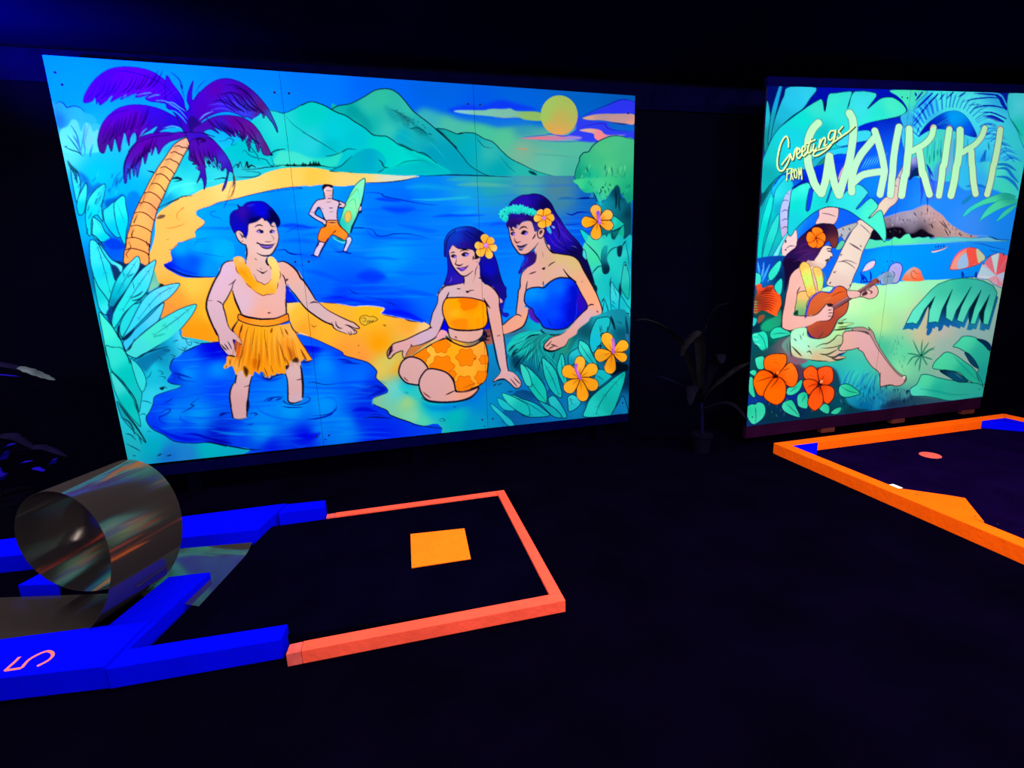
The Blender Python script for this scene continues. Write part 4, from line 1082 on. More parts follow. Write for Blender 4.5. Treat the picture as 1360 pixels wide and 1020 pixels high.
# broad leaves lower left
p.at('I')
p.f('0A2858', '330 200 440 200 500 260 560 200 640 250 560 420 420 640 330 760 280 620 330 400', blur=0.6)
LF = lambda *a: list(a)
for q, c, rb in (('135 0 190 10 260 120 330 240 350 330 370 400 330 520 300 565 240 480 180 360 140 220 130 100', LF('200 150 30D8E8', '280 380 20D8D0', '240 300 10C8D8'), '190 20 240 180 320 480'),
                 ('210 20 260 80 330 170 425 230 405 290 330 220 260 130', LF('300 150 20C8E8', '380 250 50E0F8'), None),
                 ('165 330 210 420 270 500 310 580 280 670 220 620 190 500', LF('220 500 10C8C8', '270 620 30E0E0'), None),
                 ('300 590 320 500 360 380 420 280 490 200 560 140 585 190 570 260 520 340 470 430 400 520 340 600', LF('430 330 20D0D8', '530 220 50E0F8', '370 480 00B8C8', '360 560 0A80A0'), '560 170 460 330 380 480'),
                 ('345 790 330 700 370 600 430 500 500 380 580 280 650 220 725 175 710 260 690 340 650 450 580 530 510 590 440 660 390 740', LF('650 270 50D8F8', '560 400 30D8E0', '430 600 20E0D8', '390 700 20E0D8'), '700 220 560 420 420 640'),
                 ('430 880 400 820 410 740 450 660 520 580 580 560 600 520 650 480 540 700 470 820', LF('500 640 20D8D8', '430 780 20D8D8', '560 600 20D0D8'), None),
                 ('420 890 480 780 560 620 630 510 720 440 830 400 940 388 900 460 840 520 780 560 700 620 600 720 520 800', LF('800 450 60D8F8', '650 560 40D8F8', '540 740 30D8F0'), '900 410 740 500 560 720'),
                 ('440 900 540 800 660 690 790 560 790 620 760 700 740 730 650 800 560 880 480 1000 440 960', LF('700 650 50D0F8', '560 830 30C8F0', '760 600 58D8F8'), None),
                 ('460 1020 480 970 560 880 680 780 760 720 860 660 960 610 1090 575 1060 660 1000 740 940 810 860 880 760 940 660 1000 560 1060', LF('700 850 40E8C8', '950 680 40E0E0', '600 980 40E0D8', '800 880 38E8D0'), '1060 590 900 720 700 860'),
                 ('215 650 270 700 330 770 380 850 420 920 450 1010 480 1120 430 1150 330 1100 280 1020 250 850', LF('280 850 40F0D0', '350 980 30E8D0', '420 1050 00D8C8'), None)):
    p.leaf(q, c, rb, oc='042840', o=1.1, veins=4 if rb else 0, vc='107890')
p.f('062848', '420 890 470 840 540 795 500 860 450 900', blur=0.3).f('041830', '380 790 400 760 395 840 420 900 380 860', blur=0.3).f('0A3878', '300 620 330 590 340 680 320 740 280 670', blur=0.6)
p.f('0A3060', '320 220 370 230 405 290 360 350 335 290', blur=0.6)
p.l('520 370 530 440', 0.9, '0A5868').l('500 520 570 490 610 455', 2.0, '0A4858').l('510 545 570 530 620 500', 1.8, '0A3848').l('430 280 440 330', 0.9, '0A5868').l('470 330 530 295', 1.4, '0A5868').l('700 870 760 855 810 840', 2.2, '18A898', a=0.7).l('780 780 820 740', 1.2, '18A898', a=0.7).l('470 1000 510 940 540 880', 1.4, '042838')
p.f('806018', '735 410 760 385 800 400 770 420', blur=0.5).f('042028', '740 405 770 390 800 402 760 418', blur=0.3).f(['720 330 50B8A0', '700 400 80C8A0'], '715 270 740 350 760 400 720 430 660 460 690 350', blur=0.6)
# ruffled bank above the pond
p.at('I').f(['850 900 10B8D8', '950 880 50D8F0', '1050 930 40D8F0', '800 960 0888B0'], '750 950 850 880 930 810 950 840 970 880 1020 890 1060 915 1130 930 1060 960 980 1000 900 1060 700 1060', blur=0.4)
for q in ('935 815 950 850 970 880 1020 890', '960 890 990 885 1010 920 1050 912', '1000 925 1030 945 1050 930 1040 910', '800 990 830 1000 860 985', '880 920 910 900 930 905', '960 960 990 975 1010 950', '1060 915 1130 930'):
    p.l(q, 0.9, '06385A')
p.at('J').f('086898', '550 130 650 80 780 30 850 40 760 110 700 160 640 230 600 200', blur=1.2, a=0.7)
for q in ('780 40 830 30 850 50', '740 100 780 115 760 130', '850 75 900 90 870 105', '690 215 670 270 640 290', '740 220 780 230 790 250 770 250', '750 270 810 280 800 300', '760 380 800 370 790 395', '800 360 830 385', '600 495 650 500 690 520', '580 620 620 610 640 630', '640 310 640 360', '920 20 980 40 1000 10'):
    p.l(q, 1.0, '064068', a=0.9)
p.f('022838', '760 378 800 365 795 392 775 395', blur=0.3)
p.l('650 770 680 768', 1.0, '0A5868')
# lower blades
for q, c, rb in (('275 0 330 10 420 20 480 110 520 200 560 330 600 420 590 520 570 600 520 480 440 330 330 220 300 120', LF('350 120 30E8D0', '450 260 00D0C0', '540 450 10D0C8', '560 550 20D0D0'), None),
                 ('500 120 540 140 600 210 640 310 620 400 590 400 540 280', LF('540 180 30E0D8', '600 340 30E8E0'), None),
                 ('320 235 400 310 470 400 530 490 570 600 590 720 560 700 480 610 400 500 350 380', LF('380 340 40E8D8', '460 520 00D0C0', '560 660 10D8C8'), None),
                 ('375 500 430 560 500 650 560 730 640 870 560 800 500 740 420 640', LF('420 580 10B0B8', '540 740 20C8C8'), None)):
    p.leaf(q, c, rb, oc='044050', o=0.9)
p.l('425 0 480 110 490 160', 1.4, '022838').l('520 135 600 80 700 40 840 5', 1.8, '042848').l('320 215 400 300 480 390 540 480 570 580 570 620', 1.6, '044048').l('380 495 440 590 520 690 590 790 635 870', 2.0, '044048', tp=(0.2, 0.3)).l('410 640 480 680 520 740 535 800', 2.4, '0A5868').l('450 790 500 800 550 850', 1.6, '0A6878').l('460 880 540 920 590 950', 1.5, '086878').l('570 800 600 885', 1.4, '044858').l('530 510 560 580 575 620', 1.6, '0A6868').l('480 40 510 0', 1.4, '022838')
p.l('740 990 780 970', 2.0, '0A3858').l('825 990 870 982', 1.8, '0A3858').l('520 985 545 990', 1.4, '0A5868')

# ---------------- boy in the grass skirt
SKIN = ['L 250 400 DCB4C4', 'L 220 750 D6B2BA', 'L 620 600 DAB6C4', 'L 900 600 E8AE9E', 'L 850 750 F0AC92', 'L 850 150 DAB0A6', 'L 1200 200 E4AA96', 'L 380 180 D8B4CC', 'K 760 520 E2B2A8', 'K 900 720 E0C0B4', 'K 600 550 DAB4AC', 'K 1040 520 D8B0A8', 'N 300 200 D8AEA0', 'N 380 330 D0B0B0', 'N 650 500 DEB2A8', 'M 150 180 D8AEB4', 'L 700 90 E0AE98']
BK = '140A1C'
p.at('L').f(SKIN, '650 -60 655 20 640 120 560 60 480 60 400 75 340 120 300 220 460 440 470 450 500 560 550 680 580 745 700 790 870 810 1030 800 1165 745 1160 620 1165 480 1162 380 1300 300 1220 130 1130 75 1050 85 960 110 915 60 900 -60')
p.f(SKIN, (('L', '480 60 400 75 340 120 300 220 240 320 190 430 150 540 132 640 150 740 200 870 270 1020'), ('M', '40 60 80 140 90 200 110 260 160 320 210 365 270 382 292 375 278 320 262 250 250 180 300 215 350 235 325 170 265 105 220 70'),
           ('L', '430 940 400 850 375 740 350 640 400 550 460 440 475 370 520 300 560 200')))
p.l((('L', '480 62 400 75 340 120 300 220 240 320 190 430 150 540 132 640 150 740 200 870 270 1020'), ('M', '40 60 80 140 90 200')), 2.6, BK, tp=(0.5, 0.4))
p.l((('M', '90 200 110 260 160 320'),), 1.2, BK).l((('M', '220 70 265 105 325 170 352 236 300 215 250 182 265 250 290 375 270 384 215 368'),), 1.3, BK)
p.l((('L', '515 305 475 370 460 430 400 550 350 638 375 740 400 850 430 930 500 1000'),), 1.7, BK).l((('L', '270 585 310 600 350 640'),), 1.4, BK).l((('L', '160 580 220 578'),), 0.8, '6A4860').l((('L', '420 380 470 350 512 305'),), 1.0, BK)
p.at('M').l('115 235 150 280 180 300', 1.6, BK).l('150 230 180 270 200 300', 1.4, BK).l('185 200 215 250 230 290', 1.2, BK).l('180 360 230 365 280 378', 2.4, BK)
# arm reaching to the right
p.f(SKIN, (('L', '1140 290 1165 380 1230 480'), ('N', '125 90 200 200 300 330 400 410 480 460 550 490 560 512 600 540 690 570 708 576 720 568 760 568 770 545 750 520 795 518 770 500 740 470 700 452 600 405 500 350 430 290 400 262 350 180 300 100 250 10'), ('L', '1300 200 1220 125 1130 75 1080 120')))
p.l((('L', '1050 85 1130 75 1220 122 1300 200 1350 290'), ('N', '290 90 350 180 400 265')), 2.4, BK, tp=(0.4, 0.6))
p.l((('N', '400 265 430 290 500 350 600 405 700 452 745 470 795 516 760 520 735 510 690 490 660 490'),), 1.4, BK)
p.l((('L', '1140 290 1165 385'), ('N', '200 200 300 330 400 410 480 460 550 490 560 512 600 540 690 572')), 2.0, BK)
p.at('N').l('690 548 708 576 720 570 715 545', 1.2, BK).l('710 510 745 530 770 550 755 570 720 570', 1.3, BK).l('580 458 585 490 610 515 640 520', 1.6, BK).l('665 490 700 500 740 530 750 560', 1.2, BK).l('345 295 380 282 420 290', 1.7, BK).l('545 465 548 488', 1.2, BK).l('125 95 150 80', 1.3, BK)
p.at('L').l('470 450 500 560 550 680 580 745', 2.6, BK, tp=(0.3, 0.8)).l('1162 380 1165 480 1160 620 1165 745', 2.4, BK, tp=(0.3, 0.7)).l('780 180 830 210 860 225 890 210 920 190', 1.3, BK).l('830 210 860 222 890 212', 2.2, BK).l('920 740 960 735', 1.8, '402018').l('1110 240 1140 290 1160 380', 1.5, BK).l('1150 310 1190 300', 1.2, BK)
p.f(['1230 520 0020E0'], '1168 400 1200 440 1300 585 1240 600 1166 598', o=None).l('1166 600 1240 600 1310 588', 1.0, INK)
# face
p.at('K').f(SKIN, '510 500 520 460 560 450 600 480 640 540 660 570 645 632 590 620 540 570', o=1.4, oc=BK)
p.f(SKIN, '665 360 760 340 850 285 900 310 960 380 1000 345 1030 400 1050 470 1065 540 1050 620 1020 690 980 750 940 772 870 775 820 760 790 745 760 800 720 900 650 900 655 720 640 640 650 560 660 450')
p.l('1045 430 1065 530 1052 620 1020 690 980 750 940 775 870 778 820 762 785 742', 2.0, BK, tp=(0.3, 0.3)).l('640 630 655 720 648 830', 2.4, BK).l('545 480 580 500 600 545', 1.0, '503038').l('570 510 600 530 590 550', 1.8, '302028').l('585 590 605 590', 1.2, '503038')
p.f(['500 300 0808A0', '600 230 3A0898', '800 160 0404D8', '850 220 0404E8', '980 250 04044A', '550 420 0606B8', '1040 330 0A0660', '720 280 04046A', '900 130 0606B0'],
    '435 300 442 245 480 200 545 172 530 118 560 142 600 142 640 100 700 80 800 72 880 86 950 140 1000 190 1050 260 1082 325 1075 385 1045 412 1032 372 1010 342 985 350 960 382 945 345 905 318 885 325 850 288 780 335 690 362 672 385 668 450 655 520 622 540 600 480 560 450 510 462 490 482 460 420 440 370', o=0.9, oc='08083A')
p.f('00002A', '940 180 1020 230 1075 330 1060 390 1035 370 1000 330 950 340 900 310 960 290 950 230', blur=1.2, a=0.7).f('3050E0', '650 130 760 110 700 140', blur=0.6, a=0.5).f('000030', '680 320 760 280 850 270 770 330 690 355', blur=1, a=0.7)
p.l('755 410 790 385 830 382 862 395', 1.7, BK).l('960 390 990 400 1015 398', 1.7, BK)
p.f('9078E0', '780 465 820 445 865 465 850 488 800 485').f('100828', '820 455 860 448 868 480 835 488').l('775 468 815 442 868 468', 1.5, BK)
p.f('9078E0', '945 470 975 450 1012 465 1000 488 955 485').f('181040', '950 462 975 455 980 480 955 485').l('945 468 975 447 1015 462', 1.4, BK)
p.l('880 590 930 600 980 590', 1.2, '8A5040').l('960 500 1000 550 995 585', 1.0, 'A06858')
p.f(['900 650 7A58C0'], '800 620 850 638 910 640 1000 630 975 665 930 682 880 675 840 655').l('778 622 795 612 830 630 910 640 990 632 1020 615', 1.6, BK).l('820 640 860 672 920 685 970 670 1000 635', 1.6, '201048').l('785 605 795 625', 1.6, BK)
p.l('760 810 780 835', 1.4, '7A5048').l('830 945 845 950', 1.4, '8A5848').l('915 800 905 850 925 890 950 905', 2.6, BK)
p.f(SKIN, '1000 345 1020 380 1010 420 985 400 975 365', blur=0.8, a=0.5)
# garland
p.at('L').f(['560 60 FFB058', '580 220 FF9E10', '700 350 FFA010', '880 440 FFB432', '1030 300 FFC45A', '990 80 F0D472', '1040 200 F8D070', '940 470 FFA828'],
            '478 55 500 18 560 8 620 40 640 110 685 165 720 240 780 330 880 370 945 335 975 250 960 160 930 90 925 30 960 8 1010 30 1050 90 1080 180 1090 250 1062 350 1040 440 1010 490 950 488 870 515 800 490 730 440 660 380 600 290 540 220 510 150')
for q in ('515 130 520 190 560 240', '640 350 680 390 720 420', '725 430 780 475 830 500 870 515 910 500 960 500 1010 490', '1040 430 1055 380 1050 345', '1075 300 1090 250 1080 200', '740 230 770 290 790 330 840 350 880 372 930 350 970 300', '955 130 970 180', '640 110 640 80'):
    p.l(q, 1.1, '6A2C10', a=0.9)
p.f('FFD080', '560 20 600 40 590 80 550 60', blur=1, a=0.5).f('FF8800', '560 150 620 200 680 300 640 280 570 200', blur=1.2, a=0.5)
# legs
LEG = ['M 350 720 E4B2AE', 'M 300 850 E2ACA8', 'M 420 600 E0BCB4', 'M 950 550 E0B8B0', 'M 940 750 E2B0A8', 'M 980 850 D8B8C0']
p.at('M').f(LEG, (('M', '290 540 280 600 275 660 240 700 215 770 210 850 225 940 240 1020'), ('Z', '155 400 170 425 210 440 250 432 268 415'), ('M', '400 900 415 800 430 700 460 610 455 520')))
p.l((('M', '290 570 280 610 275 680'),), 2.2, BK).l((('M', '275 655 240 700 215 770 212 850 225 940'), ('Z', '148 340 165 425')), 2.2, BK, tp=(0.4, 0.8)).l((('M', '460 600 435 690 422 800 405 920'), ('Z', '272 300 268 415')), 1.9, BK, tp=(0.8, 0.8)).l((('M', '370 715 410 705 435 690'),), 1.0, '402028').l((('Z', '165 427 210 437 265 425'),), 1.0, '203868')
p.l((('M', '415 850 415 920 405 1010'),), 4.5, '060A30', a=0.8)
p.at('M').f(LEG, '850 580 845 530 870 480 900 400 1000 420 1010 500 1030 600 1035 700 1030 830 1015 870 940 895 870 880 865 780 860 650')
p.l('835 560 860 640 866 780 872 880 940 897 1015 872', 2.0, BK, tp=(0.5, 0.5)).l('1010 480 1025 580 1035 700 1032 830', 3.0, BK, tp=(0.5, 0.8)).l('960 635 1000 632 1025 610', 1.2, '301820').l('830 860 825 880 850 895', 1.2, '203868')
# skirt
p.f(['450 200 FFB020', '600 150 FFAC10', '700 300 FFAC20', '560 400 FF9C10', '850 250 FF9A20', '1000 300 FFA82A', '250 500 FFB040', '480 420 FF9000', '780 450 FFA010', '330 250 FF8020', '900 100 FFB450', '760 150 FFB838', '420 330 FFA010'],
    '240 70 330 0 400 10 600 30 830 10 890 0 930 70 1000 190 1060 280 1110 360 1140 410 1080 432 1050 400 1010 432 960 390 935 440 900 410 880 480 845 470 838 570 790 560 770 575 740 560 710 600 680 580 655 625 640 590 610 615 590 560 560 540 540 570 490 540 470 590 430 570 390 615 350 530 300 560 280 580 250 500 225 480 160 512 140 490 170 440 182 370 250 378 292 376 280 320 320 250 352 236 325 170 265 105')
p.f('E85A10', '275 200 340 240 350 320 310 400 290 370 270 270', blur=0.6, a=0.8)
for q, w in (('340 30 320 130 330 170', 2.0), ('350 240 350 330 320 420 310 500', 1.6), ('425 30 400 100 380 200 350 300', 1.1), ('490 40 470 200 460 420', 0.9), ('600 60 610 200 640 400', 0.9), ('690 50 670 110', 2.6), ('780 40 820 160', 1.0), ('830 60 870 130', 2.2), ('760 200 800 320 840 450', 1.8), ('830 380 860 430 880 480', 1.6), ('1010 290 1050 370 1080 420', 2.6), ('600 500 640 600', 1.4), ('580 540 620 610', 1.0), ('670 470 700 560', 1.0), ('540 330 540 450 520 540', 2.2), ('180 470 160 510', 1.2), ('215 400 210 470', 1.6), ('860 250 900 360 900 420', 1.0), ('250 60 230 80', 1.6)):
    p.l(q, w, '7A3804', a=0.85)
for i in range(46):
    x = 300 + i * 14
    p.l([(x, rng.uniform(40, 200)), (x + (x - 600) * 0.12, rng.uniform(260, 360)), (x + (x - 600) * 0.28, rng.uniform(420, 530))], rng.uniform(0.7, 1.8), ['C86808', 'FFC850', 'E87800', '9A4A04'][i % 4], (0.2, 0.2), 0.45, 0.15)
for q in ('370 480 420 530 400 600 370 540', '350 520 370 580', '910 420 950 440 990 430 960 380'):
    p.f('2A1404', q, blur=0.8, a=0.85)
p.f('30100A', '840 480 880 470 870 500 850 520', blur=0.6)
p.f('B84808', '860 260 920 310 940 380 900 400 880 330', blur=1.5, a=0.6).f('C85000', '460 420 520 400 530 480 490 520', blur=1.5, a=0.5)
p.l('930 70 1000 190 1060 280 1110 360 1138 405', 1.2, '502004').l('560 560 600 612 655 628 700 600 780 575 836 572', 2.4, '060A50', a=0.8).l('1010 432 1080 434 1138 412', 2.4, '061048', a=0.8)
p.at('L').f(['600 800 FF8A18', '800 860 FFA028', '1000 850 FF9C20', '1160 790 FF8820'], '552 755 640 792 760 815 870 822 1030 810 1170 752 1190 765 1200 825 1190 842 1050 890 900 912 760 898 640 870 545 822', o=1.3, oc=BK)
p.l('575 745 640 780 760 808 870 818 1030 806 1168 745', 2.4, BK).l('545 830 470 950 490 980', 2.6, BK).l('600 880 570 1000', 1.8, '301004').l('1205 850 1250 950 1320 1010', 1.4, BK)

# ---------------- surfer
p.at('O').f(['1050 200 80F0B0', '900 400 60F0B0', '800 700 70E898', '850 500 80F8A0', '720 900 00B8B8', '860 950 60D8A8', '1000 600 90F0A0', '1080 400 60F0C8', '780 980 20B8A8'],
            '1140 100 1130 300 1100 450 1070 600 1030 720 960 860 900 980 870 1100 800 1090 740 1010 690 930 680 880 720 760 760 640 830 470 900 330 1000 190', o=1.3, oc='086068')
p.l('1140 150 1110 420 1060 620 1000 790 930 950 890 1070', 2.2, '021848', tp=(0.1, 1)).l('760 640 850 460 950 340 1000 290 1030 370 1050 560', 0.9, '50A860').l('770 640 850 530 950 470 980 600 990 780', 0.9, '50A860').l('1000 290 950 350 860 460', 1.1, '90A050', a=0.6)
p.ell('D8B850', 835, 790, 58, 105, o=0.9, oc='A08838', rot=0.12)
SK2 = ['500 560 D0B4C4', '200 700 D0B4D0', '480 380 D0A098', '500 800 D0B4C0', '700 560 D0B8C8', '420 880 CCB4C8', '450 280 F0C8C8', 'P 300 700 C8C0D8', 'P 830 550 C8C0D8']
p.f(SK2, '640 500 770 545 790 580 750 630 660 620', o=1.2, oc=BK)
p.f(SK2, '420 460 430 380 440 300 560 300 555 440 560 470 640 500 680 540 660 620 645 700 640 800 640 870 460 870 400 800 370 720 310 620 270 660 240 740 330 800 420 850 460 880 440 930 400 935 370 900 270 850 170 780 130 740 150 690 200 590 260 510 320 480', o=1.4, oc='0A1040')
p.f('0090FF', '250 740 290 660 320 640 370 720 390 820 320 790', o=1.0, oc='0A1040')
p.f(SK2, '400 300 410 250 480 245 555 270 560 400 545 450 500 465 430 450 410 400')
p.f('200818', '365 260 400 205 470 205 540 215 570 245 540 270 480 245 430 265 400 300 400 345 380 320').l('385 300 410 400 420 460', 1.6, '181030').l('560 250 560 400 550 455', 1.2, '38345A').l('440 325 490 318 550 330', 1.0, '706068').l('510 410 540 412', 1.2, '806068').l('460 460 540 462', 1.2, '503848')
p.l('440 530 500 525 530 515', 1.0, '7A6470').l('490 635 570 632', 1.3, '504050').l('490 720 540 695 570 715', 0.8, '8A7080').l('330 590 350 640 400 650', 0.8, '8A7080').l('650 610 700 570 720 565', 1.5, '101038').l('660 620 750 628', 1.6, '101038').l('170 710 230 712', 0.7, '806878')
p.f(SK2, '1040 620 1075 600 1085 650 1065 690 1030 680', o=0.9, oc='203058').l('1060 560 1075 600', 2.0, '02103A').l('1030 700 1080 690 1040 740', 2.2, '021040')
p.at('P').f(['500 300 FF7A00', '350 450 FF8A20', '400 520 F06A20', '700 400 FF8A30', '560 200 E8A070', '640 350 FF7800'],
            '465 180 640 180 660 230 700 290 790 370 840 440 800 540 700 500 600 450 545 440 500 490 460 560 410 580 330 555 290 510 300 440 350 320 400 300 440 250', o=1.3, oc='401818')
p.l('470 218 640 218', 1.4, '201020').l('555 415 590 385 625 360', 1.4, '201010').l('450 250 430 290 370 305', 1.2, '301020').l('460 190 440 240', 1.6, '200818')
p.f(['350 620 D8B8C8', '270 780 C8C0E0'], '320 565 415 585 400 640 350 720 300 830 230 820 220 780 250 690 300 620', o=1.2, oc='0A0A40')
p.l('480 500 430 590 370 700 310 820', 2.4, '081050', tp=(0.4, 0.7))
p.f(['860 520 C0C8E0', '800 680 C8C0E8'], '810 500 850 470 890 480 910 530 880 600 840 680 810 735 760 730 770 660 800 570', o=1.2, oc='0A1048')
p.f(['650 540 40C8D8'], '565 480 600 470 700 510 790 545 770 600 680 570 590 520').l('590 480 700 530 800 550', 2.6, '066878').l('820 540 790 620 755 720', 1.6, '081050')
p.l('610 740 700 750 760 740 850 770 900 778', 1.8, '001070').l('160 815 210 810 290 835', 1.8, '000A60').l('300 550 290 600 230 720', 1.4, '081060').l('900 330 1000 310 1150 320', 1.2, '000A60')

# ---------------- seated girl in orange
GS = ['Q 600 560 D8A090', 'Q 430 640 D8ACA4', 'Q 700 620 D0A0A0', 'Q 650 800 CCA49C', 'Q 350 930 C8B0B0', 'Q 800 930 D8A49A', 'R 900 60 D0A8B0', 'R 780 350 C8A8B4', 'R 600 640 CCACC0', 'R 350 760 DCA4A0', 'R 1100 650 DCA898', 'S 700 150 D4A098', 'S 760 500 DCA090', 'S 820 850 D4A8A8', 'T 1160 250 D8A8A8', 'T 300 280 D8A8A0', 'T 540 400 DCA8A0', 'T 800 500 F0A890', 'R 1250 650 D8A494']
p.at('Q').f(['450 200 0838C0', '600 230 0818A0', '560 320 30088A', '380 700 1010A8', '330 820 200A90', '880 700 0808C8', '1000 900 100A80', '800 800 0A0440', '960 760 0A0A60', '700 250 08064A', '450 160 0A50C8', '420 780 3018A0', '1030 1000 14086A'],
    '285 870 310 780 330 700 330 600 320 500 290 495 285 400 290 300 320 220 380 160 460 125 570 108 660 120 740 160 800 200 860 300 930 470 970 580 1000 700 1030 800 1070 900 1085 1030 980 1040 940 980 830 850 700 800 540 840 400 860', o=0.9, oc='06063A')
p.l('300 480 310 350 340 250 420 170', 1.2, '06062A').l('370 760 380 790 350 840', 1.4, '5060D8', a=0.7).l('430 150 410 200', 1.0, '06062A')
p.f(['R 860 470 0000E0'], (('R', '860 440 920 540 905 620 830 570'),))
p.at('S').f(['860 100 14087A', '820 350 1818B0'], '700 0 880 0 890 110 870 220 850 330 900 350 920 370 900 400 850 390 820 330 800 200', blur=0.3).l('850 390 900 400 925 370 900 350 870 370', 1.2, '0A1890').l('830 300 850 380', 1.6, '101888')
# far arm of the girl beside her, behind the waist
p.f(['650 600 603038', '680 690 B87868', '640 680 804038'], '590 580 640 560 730 560 730 720 660 760 600 700', blur=0.4).l('600 610 640 640 620 690 680 700', 2.6, '100818').l('690 640 640 660', 1.6, '100818').f('100A30', '590 580 640 600 620 650 590 640', blur=0.5).f(['660 520 0010C8'], '655 440 700 540 600 560 630 500', blur=0.3)
# torso and neck
p.at('Q').f(GS, '550 740 545 830 400 860 300 880 230 950 200 1010 400 1100 1000 1100 990 1010 930 920 860 860 800 845 750 760 735 600 650 600')
p.f(GS, (('R', '880 -10 820 40 790 110 785 200 760 270 720 350 700 430 685 490 680 540 560 600 440 660 350 700 230 735 190 770 150 820 130 870 150 930 175 930 200 900 240 870 320 840 345 890 350 935 380 920 400 850 440 780 560 760 650 720 750 670 800 600 840 500 870 400 850 300 870 220 920 140'),))
p.l((('R', '885 -10 820 40 790 110 785 200 760 270 720 350 700 430 685 490 680 545 560 602 440 662 350 702 230 738 190 770 150 820 130 870 150 935 180 930 240 870 330 838 328 880 345 932 370 915 390 860 440 780'),), 1.5, BK, tp=(0.6, 0.6)).l((('R', '445 780 560 760 650 725 750 672 800 600 850 480 870 410'),), 1.8, BK, tp=(0.4, 0.8))
p.at('R').l('665 540 715 540', 1.8, BK).l('440 750 450 790', 1.3, BK).f('280818', '195 770 160 830 145 900 160 900 200 810', blur=0.4).l('215 820 180 860 155 905', 1.2, BK).l('230 870 190 910', 1.0, BK).l('930 80 900 150 870 210', 1.8, BK)
p.f(['830 640 E8A0A8'], '820 575 900 590 890 650 760 695', blur=0.2)
p.f(['500 820 C87838'], '440 790 560 770 700 720 600 780 500 860 370 940 400 850', blur=0.3)
# right arm, straight down to the hand
p.at('S').f(GS, (('S', '600 160 690 10 760 60 800 150 805 270 830 400 845 520 860 640 880 800 905 1020'), ('T', '1190 290 1240 310 1280 350 1305 400 1290 440 1250 445 1200 400 1150 365 1100 370 1055 388 1060 370 1100 330 1120 290 1100 210 1080 110 1050 0'), ('S', '780 1000 750 870 720 700 690 500 650 290 620 200')))
p.l((('S', '690 5 760 60 800 150 806 270 830 400 845 520 860 640 880 800 905 1020'), ('T', '1190 290')), 1.7, BK, tp=(0.5, 0.8)).l((('S', '600 160 640 230 685 290'),), 2.2, BK).l((('S', '640 270 665 430 690 540 730 740 760 900 790 1020'), ('T', '1118 290')), 2.0, BK, tp=(0.6, 0.6))
p.at('T').l('1118 292 1098 330 1058 372 1054 390 1100 372 1150 366 1200 400 1250 446 1290 440 1305 400 1280 350 1240 310 1195 288', 1.3, BK).l('1205 360 1240 400 1270 438', 1.1, BK).l('1235 345 1270 385 1298 410', 1.1, BK).l('1060 390 1100 372 1150 366 1170 380', 2.2, '081430').l('1090 420 1130 400', 1.2, '083048').l('1180 480 1230 478', 1.4, '083048').l('1050 430 1080 405', 1.6, '083048')
p.at('S').l('770 645 800 642 808 625', 1.1, '603038').l('845 500 856 580', 1.6, '702028', a=0.8)
p.at('Q').l('740 660 700 640 680 760 655 830', 1.0, '806060', a=0.6).l('445 910 500 915', 1.3, BK).l('560 945 585 960 620 935 670 930', 1.4, BK).l('570 945 600 955', 2.4, BK).l('345 960 325 1020', 1.4, BK).l('545 770 540 860', 1.6, BK).l('720 600 690 680 690 740', 1.0, '503840').l('730 768 760 780', 1.4, BK).l('200 1010 240 940 300 880 400 862 540 838', 1.4, BK).l('800 846 870 870 940 930 990 1015', 1.5, BK)
# face
p.f(GS, '350 420 400 350 480 390 600 400 660 420 690 480 730 510 750 500 740 560 720 600 680 660 620 710 560 745 500 740 450 690 390 610 360 520')
p.l('345 440 360 530 395 620 450 692 505 742 560 748 620 712 655 680', 1.8, BK, tp=(0.6, 0.3)).l('665 490 655 540', 1.8, BK).l('700 560 730 570', 1.0, BK)
p.f(GS, '690 520 750 490 745 540 720 570', blur=0.4).f('10061A', '690 450 760 490 700 530 680 490', blur=0.4)
p.f(['450 250 0838B8', '560 340 2A0878', '620 260 0818A0', '680 320 080440'], '345 430 380 370 400 345 440 375 480 395 560 395 640 395 690 440 730 400 720 300 640 200 520 160 400 200 330 300 315 420', blur=0.3)
p.l('400 348 440 378 490 396 600 398 660 412 690 460', 1.2, '0A0420').l('520 180 600 240 680 290', 1.2, '0A0848', a=0.8).l('560 160 660 220 720 280', 1.6, '08063A', a=0.8).l('450 250 530 300 560 310', 1.0, '1028A0', a=0.8)
p.l('370 455 395 440 425 445', 1.4, BK).l('490 435 520 415 570 410 600 420', 1.6, BK)
p.f('8868D8', '375 490 410 475 445 495 435 520 395 512').f('100A20', '375 492 400 478 415 500 395 512').l('370 492 405 475 448 490', 1.6, BK)
p.f('8868D8', '510 475 560 450 605 465 585 495 540 500').f('100A20', '510 472 545 452 560 485 535 495').l('505 475 550 448 608 460', 1.8, BK)
p.l('445 520 440 560 430 590 450 608 480 615 510 605 530 585', 1.5, '401820').l('450 600 490 612 520 595', 1.8, '401820')
p.f(['520 655 6030A8'], '440 640 490 640 520 632 570 628 600 612 560 665 510 688 480 672').l('440 640 500 648 560 635 600 610', 1.6, BK).f('8858C8', '490 645 540 638 560 645 520 660')
p.flower(83.0 * 9.714 / 9.714 * 0 + 828, 360, [(-1.75, 150, 52), (-0.85, 130, 48), (0.25, 140, 46), (1.25, 165, 48), (2.3, 160, 56), (3.2, 145, 48)], ['828 360 FF9410', '760 280 FFA428', '900 300 FFA020', '940 400 FFD080', '720 350 FFC058', '750 470 FFB030', '870 500 FFB840'], o=0.8, oc='5A2A08', edge='FFD890')
p.ell('C070D0', 826, 352, 30, 32).ell('E090E8', 826, 348, 14, 12)
